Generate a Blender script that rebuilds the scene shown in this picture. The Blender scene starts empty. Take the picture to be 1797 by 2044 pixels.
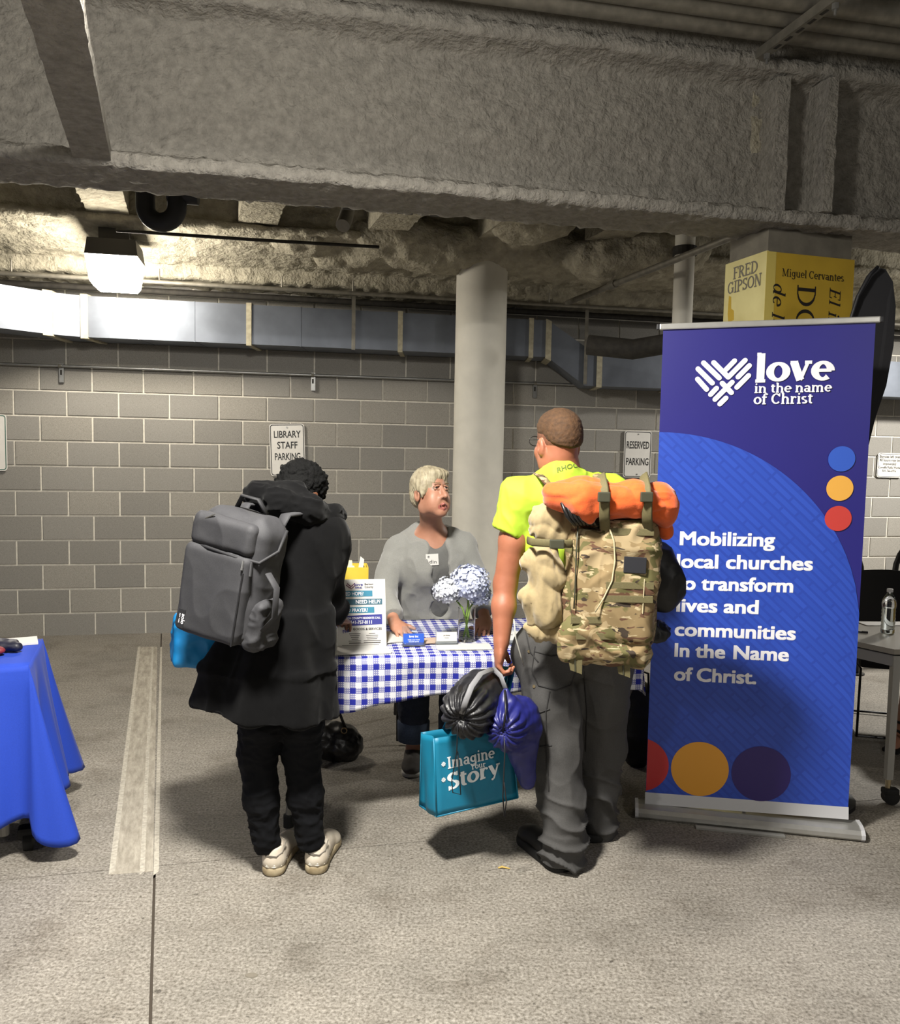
import bpy, bmesh, math, random
import numpy as np
from mathutils import Vector, Matrix

random.seed(7)
scene = bpy.context.scene
COL = scene.collection

# ------------------------------------------------------------------ camera
FPX, CXP, CYP, CAMH = 1650.0, 898.5, 1022.0, 1.6
_p, _r = math.atan(126 / FPX), 0.019
FWD = np.array([0, math.cos(_p), -math.sin(_p)])
_R0, _U0 = np.array([1.0, 0, 0]), np.array([0, math.sin(_p), math.cos(_p)])
RGT = math.cos(_r) * _R0 + math.sin(_r) * _U0
UPV = -math.sin(_r) * _R0 + math.cos(_r) * _U0
CAMP = np.array([0, 0, CAMH])
cd = bpy.data.cameras.new('camera')
cam = bpy.data.objects.new('camera', cd)
COL.objects.link(cam)
cam.matrix_world = Matrix(((RGT[0], UPV[0], -FWD[0], 0), (RGT[1], UPV[1], -FWD[1], 0), (RGT[2], UPV[2], -FWD[2], CAMH), (0, 0, 0, 1)))
cd.sensor_fit = 'HORIZONTAL'
cd.sensor_width = 36
cd.lens = FPX / 1797 * 36
cd.clip_end = 60
scene.camera = cam

# ------------------------------------------------------------------ world, lamps, exposure
vs = scene.view_settings
vs.view_transform = 'Standard'
vs.look = 'None'
vs.gamma = 1
vs.use_curve_mapping = False
vs.exposure = 1.0
scene.cycles.use_denoising = True
scene.cycles.max_bounces = 14
scene.cycles.transmission_bounces = 14
scene.cycles.glossy_bounces = 3
scene.cycles.diffuse_bounces = 3
wd = bpy.data.worlds.new('garage_air')
scene.world = wd
wd.use_nodes = True
wd.node_tree.nodes['Background'].inputs[0].default_value = (0.75, 0.8, 0.85, 1)
wd.node_tree.nodes['Background'].inputs[1].default_value = 0.035


def lamp_light(name, loc, power, radius=0.16, col=(1.0, 0.96, 0.885)):
    l = bpy.data.lights.new(name, 'POINT')
    l.energy = power
    l.color = col
    l.shadow_soft_size = radius
    o = bpy.data.objects.new(name, l)
    o.location = loc
    COL.objects.link(o)
    return o


def garage_or_fill_lamp(loc, down, round_):
    """a hooded ceiling lamp, or an added fill built alike: most of its light goes down, a little sideways through the lens"""
    l = bpy.data.lights.new('garage_or_fill_light', 'AREA')
    l.shape = 'DISK'
    l.size = 0.34
    l.energy = down
    l.color = (1.0, 0.96, 0.885)
    o = bpy.data.objects.new('garage_or_fill_light', l)
    o.location = loc
    COL.objects.link(o)
    lamp_light('garage_or_fill_glow', (loc[0], loc[1], loc[2] - 0.08), round_)


# garage lamps overhead and at the back right, plus added fills behind the photographer
garage_or_fill_lamp((-0.5, 1.85, 2.98), 108, 52)
garage_or_fill_lamp((2.6, -1.2, 2.95), 36, 16)  # unseen weak fill light, added behind the camera on the right
garage_or_fill_lamp((-3.2, -1.0, 2.95), 34, 18)  # its left-hand counterpart, also an added fill out of view
garage_or_fill_lamp((4.75, 6.5, 2.95), 110, 16)
LENS_STRENGTH = 48.0


# ------------------------------------------------------------------ helpers
def at(x, y, Y):
    d = FWD * FPX + RGT * (x - CXP) - UPV * (y - CYP)
    return CAMP + d * (Y / d[1])


TH = math.atan(0.212)
UX = np.array([math.cos(TH), math.sin(TH), 0])
NX = np.array([-math.sin(TH), math.cos(TH), 0])


def WF(s, q, z):
    """a point of the frame that runs along the block wall: s along it, q the distance of the parallel plane, z up"""
    return np.array([UX[0] * s, q + UX[1] * s, z])


def lin(h):
    h = h.lstrip('#')
    out = []
    for i in (0, 2, 4):
        c = int(h[i:i + 2], 16) / 255
        out.append(c / 12.92 if c <= 0.04045 else ((c + 0.055) / 1.055) ** 2.4)
    return tuple(out) + (1.0,)


# ---- value noise in numpy
def _hash(ix, iy, iz, seed):
    h = (ix.astype(np.int64) * 374761393 + iy.astype(np.int64) * 668265263 + iz.astype(np.int64) * 2147483647 + seed * 974711) & 0xffffffff
    h = ((h ^ (h >> 13)) * 1274126177) & 0xffffffff
    h = (h ^ (h >> 16)) & 0xffffff
    return h / float(0xffffff)


def vnoise(P, freq, octaves=3, seed=1):
    P = np.asarray(P, float) * freq
    out = np.zeros(len(P))
    amp, tot = 1.0, 0.0
    for o in range(octaves):
        f = np.floor(P)
        t = P - f
        t = t * t * (3 - 2 * t)
        i = f.astype(int)
        v = 0
        for dx in (0, 1):
            for dy in (0, 1):
                for dz in (0, 1):
                    w = (t[:, 0] if dx else 1 - t[:, 0]) * (t[:, 1] if dy else 1 - t[:, 1]) * (t[:, 2] if dz else 1 - t[:, 2])
                    v = v + w * _hash(i[:, 0] + dx, i[:, 1] + dy, i[:, 2] + dz, seed + o)
        out += amp * (v - 0.5) * 2
        tot += amp
        amp *= 0.5
        P = P * 2.03 + 11.7
    return out / tot


# ---- materials
MATS = {}


def mat(name, col, rough=0.7, metal=0.0, var=0.0, vscale=8.0, col2=None, bump=0.0, bscale=60.0, bdist=0.004, spec=0.5, detail=4, emit=None, strength=0, trans=0, sheen=0, coat=0):
    if name in MATS:
        return MATS[name]
    m = bpy.data.materials.new(name)
    m.use_nodes = True
    nt = m.node_tree
    b = nt.nodes['Principled BSDF']
    c = lin(col) if isinstance(col, str) else col
    b.inputs['Base Color'].default_value = c
    b.inputs['Roughness'].default_value = rough
    b.inputs['Metallic'].default_value = metal
    b.inputs['Specular IOR Level'].default_value = spec
    b.inputs['Sheen Weight'].default_value = sheen
    b.inputs['Coat Weight'].default_value = coat
    if trans:
        b.inputs['Transmission Weight'].default_value = trans
    if emit:
        b.inputs['Emission Color'].default_value = lin(emit)
        b.inputs['Emission Strength'].default_value = strength
    if var or col2 or bump:
        tc = nt.nodes.new('ShaderNodeTexCoord')
    if var or col2:
        nz = nt.nodes.new('ShaderNodeTexNoise')
        nz.inputs['Scale'].default_value = vscale
        nz.inputs['Detail'].default_value = detail
        nt.links.new(tc.outputs['Object'], nz.inputs['Vector'])
        rp = nt.nodes.new('ShaderNodeValToRGB')
        rp.color_ramp.elements[0].position = 0.3
        rp.color_ramp.elements[1].position = 0.7
        if col2:
            c2 = lin(col2) if isinstance(col2, str) else col2
        else:
            c2 = tuple(min(1, x * (1 + var)) for x in c[:3]) + (1,)
            c = tuple(x * (1 - var) for x in c[:3]) + (1,)
        rp.color_ramp.elements[0].color = c
        rp.color_ramp.elements[1].color = c2
        nt.links.new(nz.outputs['Fac'], rp.inputs['Fac'])
        nt.links.new(rp.outputs['Color'], b.inputs['Base Color'])
    if bump:
        n2 = nt.nodes.new('ShaderNodeTexNoise')
        n2.inputs['Scale'].default_value = bscale
        n2.inputs['Detail'].default_value = 5
        nt.links.new(tc.outputs['Object'], n2.inputs['Vector'])
        bp = nt.nodes.new('ShaderNodeBump')
        bp.inputs['Strength'].default_value = bump
        bp.inputs['Distance'].default_value = bdist
        nt.links.new(n2.outputs['Fac'], bp.inputs['Height'])
        nt.links.new(bp.outputs['Normal'], b.inputs['Normal'])
    MATS[name] = m
    return m


# ---- objects
def wloc(o):
    v = np.zeros(3)
    while o is not None:
        v += np.array(o.location)
        o = o.parent
    return v


def tag(o, label=None, cat=None, group=None, kind=None):
    if label:
        o['label'] = label
    if cat:
        o['category'] = cat
    if group:
        o['group'] = group
    if kind:
        o['kind'] = kind
    return o


def thing(name, label, cat, loc, group=None, kind=None):
    o = bpy.data.objects.new(name, None)
    o.empty_display_size = 0.1
    o.location = tuple(float(v) for v in loc)
    COL.objects.link(o)
    return tag(o, label, cat, group, kind)


def make_obj(name, me, parent=None, loc=None):
    o = bpy.data.objects.new(name, me)
    COL.objects.link(o)
    if parent is not None:
        o.parent = parent
    elif loc is not None:
        o.location = tuple(float(v) for v in loc)
    return o


def basis(d, up=(0, 0, 1)):
    d = np.asarray(d, float)
    d = d / np.linalg.norm(d)
    up = np.asarray(up, float)
    s = np.cross(d, up)
    if np.linalg.norm(s) < 1e-4:
        s = np.cross(d, (1.0, 0.2, 0))
    s /= np.linalg.norm(s)
    return s, d, np.cross(s, d)


def rotz(a):
    c, s = math.cos(a), math.sin(a)
    return np.array([[c, -s, 0], [s, c, 0], [0, 0, 1.0]])


def euler(x, y, z):
    return np.array(Matrix.Rotation(z, 3, 'Z') @ Matrix.Rotation(y, 3, 'Y') @ Matrix.Rotation(x, 3, 'X'))


class MB:
    """collects world-space geometry for one mesh object"""

    def __init__(self):
        self.v, self.f, self.m, self.uv = [], [], [], {}

    def add(self, verts, faces, mi=0, uvs=None):
        k = len(self.v)
        self.v.extend([tuple(map(float, p)) for p in verts])
        for j, f in enumerate(faces):
            if uvs is not None:
                self.uv[len(self.f)] = [uvs[i] for i in f]
            self.f.append(tuple(i + k for i in f))
            self.m.append(mi)
        return self

    def box(self, c, size, R=None, mi=0, taper=1.0):
        R = np.eye(3) if R is None else np.asarray(R)
        h = np.array(size) / 2
        vs_ = []
        for z in (-1, 1):
            t = taper if z > 0 else 1
            for x, y in ((-1, -1), (1, -1), (1, 1), (-1, 1)):
                vs_.append(np.asarray(c) + R @ (h * np.array([x * t, y * t, z])))
        return self.add(vs_, [(3, 2, 1, 0), (4, 5, 6, 7), (0, 1, 5, 4), (1, 2, 6, 5), (2, 3, 7, 6), (3, 0, 4, 7)], mi)

    def bevbox(self, c, size, b=0.005, R=None, mi=0):
        """box with chamfered edges"""
        R = np.eye(3) if R is None else np.asarray(R)
        bm = bmesh.new()
        bmesh.ops.create_cube(bm, size=1)
        for v in bm.verts:
            v.co = Vector((v.co.x * size[0], v.co.y * size[1], v.co.z * size[2]))
        bmesh.ops.bevel(bm, geom=bm.edges[:], offset=b, segments=2, affect='EDGES', profile=0.6)
        bm.verts.index_update()
        vv = [np.asarray(c) + R @ np.array(v.co) for v in bm.verts]
        ff = [tuple(v.index for v in f.verts) for f in bm.faces]
        bm.free()
        return self.add(vv, ff, mi)

    def tube(self, pts, r, n=10, cap=True, mi=0, flat=None, up=(0, 0, 1), closed=False):
        pts = [np.asarray(p, float) for p in pts]
        rs = r if hasattr(r, '__len__') else [r] * len(pts)
        rings = []
        ps = None
        N = len(pts)
        for i, p in enumerate(pts):
            if closed:
                d = pts[(i + 1) % N] - pts[i - 1]
            else:
                d = pts[min(i + 1, N - 1)] - pts[max(i - 1, 0)]
            d = d / (np.linalg.norm(d) + 1e-12)
            if ps is None:
                s, _, t = basis(d, up)
            else:
                s = ps - d * np.dot(ps, d)
                s /= np.linalg.norm(s) + 1e-12
                t = np.cross(s, d)
            ps = s
            fl = flat if flat else 1.0
            rings.append([p + s * math.cos(a) * rs[i] + t * math.sin(a) * rs[i] * fl for a in np.linspace(0, 2 * math.pi, n, endpoint=False)])
        vv = [q for ring in rings for q in ring]
        ff = []
        M = N if closed else N - 1
        for i in range(M):
            i2 = (i + 1) % N
            for j in range(n):
                j2 = (j + 1) % n
                ff.append((i * n + j, i * n + j2, i2 * n + j2, i2 * n + j))
        if cap and not closed:
            ff.append(tuple(range(n))[::-1])
            ff.append(tuple((N - 1) * n + j for j in range(n)))
        return self.add(vv, ff, mi)

    def lathe(self, prof, c, n=24, R=None, mi=0, sx=1.0, sy=1.0):
        R = np.eye(3) if R is None else np.asarray(R)
        vv, ff = [], []
        for (r, z) in prof:
            for a in np.linspace(0, 2 * math.pi, n, endpoint=False):
                vv.append(np.asarray(c) + R @ np.array([r * sx * math.cos(a), r * sy * math.sin(a), z]))
        for i in range(len(prof) - 1):
            for j in range(n):
                j2 = (j + 1) % n
                ff.append((i * n + j, i * n + j2, (i + 1) * n + j2, (i + 1) * n + j))
        ff.append(tuple(range(n))[::-1])
        ff.append(tuple((len(prof) - 1) * n + j for j in range(n)))
        return self.add(vv, ff, mi)

    def grid(self, fn, nu, nv, mi=0, uvfn=None, closeu=False):
        vv, uu = [], []
        for j in range(nv + 1):
            for i in range(nu + 1):
                vv.append(fn(i / nu, j / nv))
                if uvfn:
                    uu.append(uvfn(i / nu, j / nv))
        ff = []
        for j in range(nv):
            for i in range(nu):
                a = j * (nu + 1) + i
                ff.append((a, a + 1, a + nu + 2, a + nu + 1))
        return self.add(vv, ff, mi, uu if uvfn else None)

    def prism(self, poly, o, ex, ey, ez, depth, mi=0):
        """poly in (ex, ey) from o, extruded along ez"""
        o, ex, ey, ez = map(np.asarray, (o, ex, ey, ez))
        n = len(poly)
        vv = [o + ex * a + ey * b for a, b in poly] + [o + ex * a + ey * b + ez * depth for a, b in poly]
        ff = [tuple(range(n))[::-1], tuple(range(n, 2 * n))] + [(i, (i + 1) % n, n + (i + 1) % n, n + i) for i in range(n)]
        return self.add(vv, ff, mi)

    def build(self, name, mats, parent=None, smooth=False, loc=None, solid=0, fix=True, auto=None):
        if not isinstance(mats, (list, tuple)):
            mats = [mats]
        base = wloc(parent) if parent is not None else (np.array(loc, float) if loc is not None else None)
        V = np.array(self.v)
        if base is None:
            base = np.array([(V[:, 0].min() + V[:, 0].max()) / 2, (V[:, 1].min() + V[:, 1].max()) / 2, V[:, 2].min()])
        me = bpy.data.meshes.new(name)
        me.from_pydata((V - base).tolist(), [], self.f)
        for m in mats:
            me.materials.append(m)
        if len(mats) > 1:
            me.polygons.foreach_set('material_index', self.m)
        if self.uv:
            ul = me.uv_layers.new(name='UVMap')
            for pi, poly in enumerate(me.polygons):
                if pi in self.uv:
                    for li, uvc in zip(poly.loop_indices, self.uv[pi]):
                        ul.data[li].uv = uvc
        if fix:
            bm = bmesh.new()
            bm.from_mesh(me)
            bmesh.ops.recalc_face_normals(bm, faces=bm.faces[:])
            bm.to_mesh(me)
            bm.free()
        if smooth:
            me.polygons.foreach_set('use_smooth', [True] * len(me.polygons))
            if auto:
                me.set_sharp_from_angle(angle=math.radians(auto))
        o = make_obj(name, me, parent, base)
        if solid:
            md = o.modifiers.new('thick', 'SOLIDIFY')
            md.thickness = solid
            md.offset = 0
        return o


# ---- signed distance bodies -> surface nets
class Body:
    def __init__(self, h=0.006):
        self.h = h
        self.ops = []

    def _put(self, fn, lo, hi, k, mi, op):
        self.ops.append((fn, np.array(lo, float), np.array(hi, float), k, mi, op))
        return self

    def cap(self, a, b, ra, rb=None, k=0.02, mi=0, op='u', sq=None):
        """tapered capsule; sq=(axis, factor) flattens it along the axis"""
        a, b = np.array(a, float), np.array(b, float)
        rb = ra if rb is None else rb
        ab = b - a
        L = max(float(ab @ ab), 1e-12)
        if sq is not None:
            ax = np.array(sq[0], float)
            ax /= np.linalg.norm(ax)
            fac = sq[1]

        def fn(P):
            pa = P - a
            t = np.clip((pa @ ab) / L, 0, 1)
            q = pa - t[:, None] * ab
            if sq is not None:
                q = q + np.outer(q @ ax, ax) * (fac - 1)
            return np.sqrt((q * q).sum(1)) - (ra + (rb - ra) * t)
        R = max(ra, rb)
        if sq is not None and sq[1] < 1:
            R /= sq[1]
        return self._put(fn, np.minimum(a, b) - R, np.maximum(a, b) + R, k, mi, op)

    def chain(self, pts, rs, k=0.015, mi=0, op='u', sq=None):
        for i in range(len(pts) - 1):
            self.cap(pts[i], pts[i + 1], rs[i], rs[i + 1], k, mi, op, sq)
        return self

    def ell(self, c, r, R=None, k=0.02, mi=0, op='u'):
        c, r = np.array(c, float), np.array(r, float)
        R = np.eye(3) if R is None else np.asarray(R)

        def fn(P):
            q = (P - c) @ R
            k0 = np.sqrt(((q / r) ** 2).sum(1))
            k1 = np.sqrt(((q / (r * r)) ** 2).sum(1)) + 1e-9
            return k0 * (k0 - 1) / k1
        ext = np.sqrt(((R * r) ** 2).sum(1))
        return self._put(fn, c - ext, c + ext, k, mi, op)

    def rbox(self, c, half, rad, R=None, k=0.01, mi=0, op='u'):
        c, half = np.array(c, float), np.array(half, float)
        R = np.eye(3) if R is None else np.asarray(R)
        hh = half - rad

        def fn(P):
            q = np.abs((P - c) @ R) - hh
            return np.sqrt((np.maximum(q, 0) ** 2).sum(1)) + np.minimum(q.max(1), 0) - rad
        ext = np.abs(R) @ half
        return self._put(fn, c - ext, c + ext, k, mi, op)

    def econe(self, c0, c1, r0, r1, k=0.02, mi=0, op='u', yaw=0.0):
        """upright tapering elliptic cone between two centres (c0 lower), flat ends"""
        c0, c1 = np.array(c0, float), np.array(c1, float)
        r0, r1 = np.array(r0, float), np.array(r1, float)
        cs, sn = math.cos(yaw), math.sin(yaw)

        def fn(P):
            t = (P[:, 2] - c0[2]) / (c1[2] - c0[2])
            tc = np.clip(t, 0, 1)[:, None]
            c = c0 + (c1 - c0) * tc
            r = r0 + (r1 - r0) * tc
            x, y = P[:, 0] - c[:, 0], P[:, 1] - c[:, 1]
            x, y = x * cs + y * sn, -x * sn + y * cs
            d = (np.sqrt((x / r[:, 0]) ** 2 + (y / r[:, 1]) ** 2) - 1) * r.min(1)
            return np.maximum(d, np.maximum(c0[2] - P[:, 2], P[:, 2] - c1[2]))
        R = max(r0.max(), r1.max())
        lo, hi = np.minimum(c0, c1), np.maximum(c0, c1)
        return self._put(fn, lo - [R, R, 0], hi + [R, R, 0], k, mi, op)

    def cyl(self, a, b, ra, rb=None, k=0.02, mi=0, op='u'):
        """tapered cylinder with flat ends"""
        a, b = np.array(a, float), np.array(b, float)
        rb = ra if rb is None else rb
        L = np.linalg.norm(b - a)
        d0 = (b - a) / L

        def fn(P):
            q = P - a
            t = q @ d0
            rad = np.sqrt(np.maximum((q * q).sum(1) - t * t, 0))
            return np.maximum(rad - (ra + (rb - ra) * np.clip(t / L, 0, 1)), np.maximum(-t, t - L))
        R = max(ra, rb)
        return self._put(fn, np.minimum(a, b) - R, np.maximum(a, b) + R, k, mi, op)

    def plane_cut(self, pt, nrm, k=0.004):
        """remove everything on the side nrm points to"""
        pt, nrm = np.array(pt, float), np.array(nrm, float)
        nrm /= np.linalg.norm(nrm)
        return self._put(lambda P: -((P - pt) @ nrm), None if False else [-1e9] * 3, [1e9] * 3, k, 0, 's')

    def mesh(self):
        h = self.h
        us = [o for o in self.ops if o[5] == 'u']
        lo = np.min([o[1] for o in us], axis=0) - 4 * h
        hi = np.max([o[2] for o in us], axis=0) + 4 * h
        n = np.ceil((hi - lo) / h).astype(int) + 1
        D = np.full(n, 0.5)
        ax = [lo[i] + np.arange(n[i]) * h for i in range(3)]
        for fn, l, u_, k, mi, op in self.ops:
            mg = k * 1.5 + 3 * h
            i0 = np.clip(np.floor((l - mg - lo) / h), 0, n - 1).astype(int)
            i1 = np.clip(np.ceil((u_ + mg - lo) / h) + 1, 1, n).astype(int)
            if (i1 <= i0).any():
                continue
            sl = tuple(slice(i0[i], i1[i]) for i in range(3))
            G = np.stack(np.meshgrid(*[ax[i][sl[i]] for i in range(3)], indexing='ij'), -1)
            sh = G.shape[:3]
            d = fn(G.reshape(-1, 3)).reshape(sh)
            A = D[sl]
            k = max(k, 1e-4)
            if op == 'u':
                w = np.clip(0.5 + 0.5 * (A - d) / k, 0, 1)
                D[sl] = A * (1 - w) + d * w - k * w * (1 - w)
            else:
                d = -d
                w = np.clip(0.5 - 0.5 * (A - d) / k, 0, 1)
                D[sl] = A * (1 - w) + d * w + k * w * (1 - w)
        ins = D < 0
        nx, ny, nz = n
        acc = np.zeros((nx - 1, ny - 1, nz - 1, 3))
        cnt = np.zeros((nx - 1, ny - 1, nz - 1))
        for axis in range(3):
            a = np.take(D, range(0, n[axis] - 1), axis)
            b = np.take(D, range(1, n[axis]), axis)
            cr = (a < 0) != (b < 0)
            t = np.where(cr, a / np.where(a == b, 1, a - b), 0)
            o1, o2 = [i for i in range(3) if i != axis]
            for p in (0, 1):
                for q in (0, 1):
                    s_ = [slice(None)] * 3
                    s_[o1] = slice(p, n[o1] - 1 + p)
                    s_[o2] = slice(q, n[o2] - 1 + q)
                    c_ = cr[tuple(s_)]
                    tt = t[tuple(s_)]
                    cnt += c_
                    acc[..., axis] += np.where(c_, tt, 0)
                    acc[..., o1] += np.where(c_, p, 0)
                    acc[..., o2] += np.where(c_, q, 0)
        act = cnt > 0
        idx = np.full(act.shape, -1, int)
        cells = np.argwhere(act)
        idx[act] = np.arange(len(cells))
        V = lo + h * (cells + acc[act] / cnt[act][:, None])
        quads = []
        for axis in range(3):
            a = np.take(ins, range(0, n[axis] - 1), axis)
            b = np.take(ins, range(1, n[axis]), axis)
            o1, o2 = [(1, 2), (2, 0), (0, 1)][axis]
            E = np.argwhere(a != b)
            E = E[(E[:, o1] > 0) & (E[:, o2] > 0) & (E[:, o1] < n[o1] - 1) & (E[:, o2] < n[o2] - 1)]
            fl = a[E[:, 0], E[:, 1], E[:, 2]]
            e1 = np.zeros(3, int)
            e1[o1] = 1
            e2 = np.zeros(3, int)
            e2[o2] = 1

            def ix(M):
                return idx[M[:, 0], M[:, 1], M[:, 2]]
            q = np.stack([ix(E - e1 - e2), ix(E - e2), ix(E), ix(E - e1)], 1)
            q[~fl] = q[~fl][:, ::-1]
            quads.append(q)
        return V, np.concatenate(quads)

    def build(self, name, mats, parent=None, loc=None, smooth_it=1, disp=None):
        if not isinstance(mats, (list, tuple)):
            mats = [mats]
        V, Q = self.mesh()
        # relax the staircase a little
        for _ in range(smooth_it):
            S = np.zeros_like(V)
            c = np.zeros(len(V))
            for i in range(4):
                a, b = Q[:, i], Q[:, (i + 1) % 4]
                np.add.at(S, a, V[b])
                np.add.at(S, b, V[a])
                np.add.at(c, a, 1)
                np.add.at(c, b, 1)
            V = V * 0.5 + 0.5 * S / np.maximum(c, 1)[:, None]
        mi = None
        if len(mats) > 1:
            Cn = V[Q].mean(1)
            best = np.full(len(Cn), 1e9)
            mi = np.zeros(len(Cn), int)
            for fn, l, u_, k, m_, op in self.ops:
                if l[0] < -1e8:
                    continue
                sel = np.all((Cn > l - 0.03) & (Cn < u_ + 0.03), axis=1)
                if not sel.any():
                    continue
                d = fn(Cn[sel])
                if op == 's':
                    d = np.abs(d) - 0.001
                w = np.where(sel)[0]
                bt = d < best[w]
                best[w[bt]] = d[bt]
                mi[w[bt]] = m_
        if disp is not None:
            e1 = V[Q[:, 2]] - V[Q[:, 0]]
            e2 = V[Q[:, 3]] - V[Q[:, 1]]
            fnm = np.cross(e1, e2)
            N = np.zeros_like(V)
            for i in range(4):
                np.add.at(N, Q[:, i], fnm)
            N /= np.linalg.norm(N, axis=1)[:, None] + 1e-12
            V = V + N * disp(V, N)[:, None]
        base = wloc(parent) if parent is not None else (np.array(loc, float) if loc is not None else np.array([V[:, 0].mean(), V[:, 1].mean(), V[:, 2].min()]))
        me = bpy.data.meshes.new(name)
        me.vertices.add(len(V))
        me.vertices.foreach_set('co', (V - base).astype(np.float32).ravel())
        me.loops.add(len(Q) * 4)
        me.loops.foreach_set('vertex_index', Q.astype(np.int32).ravel())
        me.polygons.add(len(Q))
        me.polygons.foreach_set('loop_start', np.arange(0, len(Q) * 4, 4, dtype=np.int32))
        me.polygons.foreach_set('loop_total', np.full(len(Q), 4, dtype=np.int32))
        for m in mats:
            me.materials.append(m)
        if mi is not None:
            me.polygons.foreach_set('material_index', mi.astype(np.int32))
        me.polygons.foreach_set('use_smooth', np.ones(len(Q), dtype=bool))
        me.update(calc_edges=True)
        return make_obj(name, me, parent, base)


# ---- lettering: built-in face for plain sans, own strokes for the serif faces
def text_mesh(name, body, o, ex, ey, size, m, parent, bold=0.0, xs=1.0, align='CENTER', lift=0.0012, space=1.0, fit=None, thick=0.0):
    """sans lettering laid on a plane: o is the baseline point, ex / ey the writing and up directions"""
    cu = bpy.data.curves.new(name, 'FONT')
    cu.body = body
    cu.size = 1.0
    cu.align_x = align
    cu.offset = bold
    cu.space_character = space
    cu.resolution_u = 3
    tmp = bpy.data.objects.new('tmp', cu)
    me = bpy.data.meshes.new_from_object(tmp)
    bpy.data.objects.remove(tmp)
    bpy.data.curves.remove(cu)
    ex, ey, o = np.array(ex, float), np.array(ey, float), np.array(o, float)
    nz = np.cross(ex, ey)
    n = len(me.vertices)
    co = np.zeros(n * 3)
    me.vertices.foreach_get('co', co)
    co = co.reshape(-1, 3)
    if fit:
        xs = fit / max(1e-6, (co[:, 0].max() - co[:, 0].min())) / size
    if thick:
        fcs = [tuple(p.vertices) for p in me.polygons]
        bpy.data.meshes.remove(me)
        vv_, ff_ = [], []
        for ic, (dx, dy) in enumerate(((-1, -1), (1, -1), (1, 1), (-1, 1), (0, 0))):
            k_ = len(vv_) * n
            ff_ += [tuple(i + k_ for i in f) for f in fcs]
            vv_.append(co + np.array([dx * thick, dy * thick * .7, ic * .0002]))
        co = np.concatenate(vv_)
        me = bpy.data.meshes.new(name)
        me.from_pydata(co.tolist(), [], ff_)
    W = o + np.outer(co[:, 0] * size * xs, ex) + np.outer(co[:, 1] * size, ey) + nz * lift + (np.outer(co[:, 2], nz) if thick else 0)
    W = W - wloc(parent)
    me.vertices.foreach_set('co', W.ravel())
    me.materials.clear()
    me.materials.append(m)
    me.update()
    return make_obj(name, me, parent)


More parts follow.
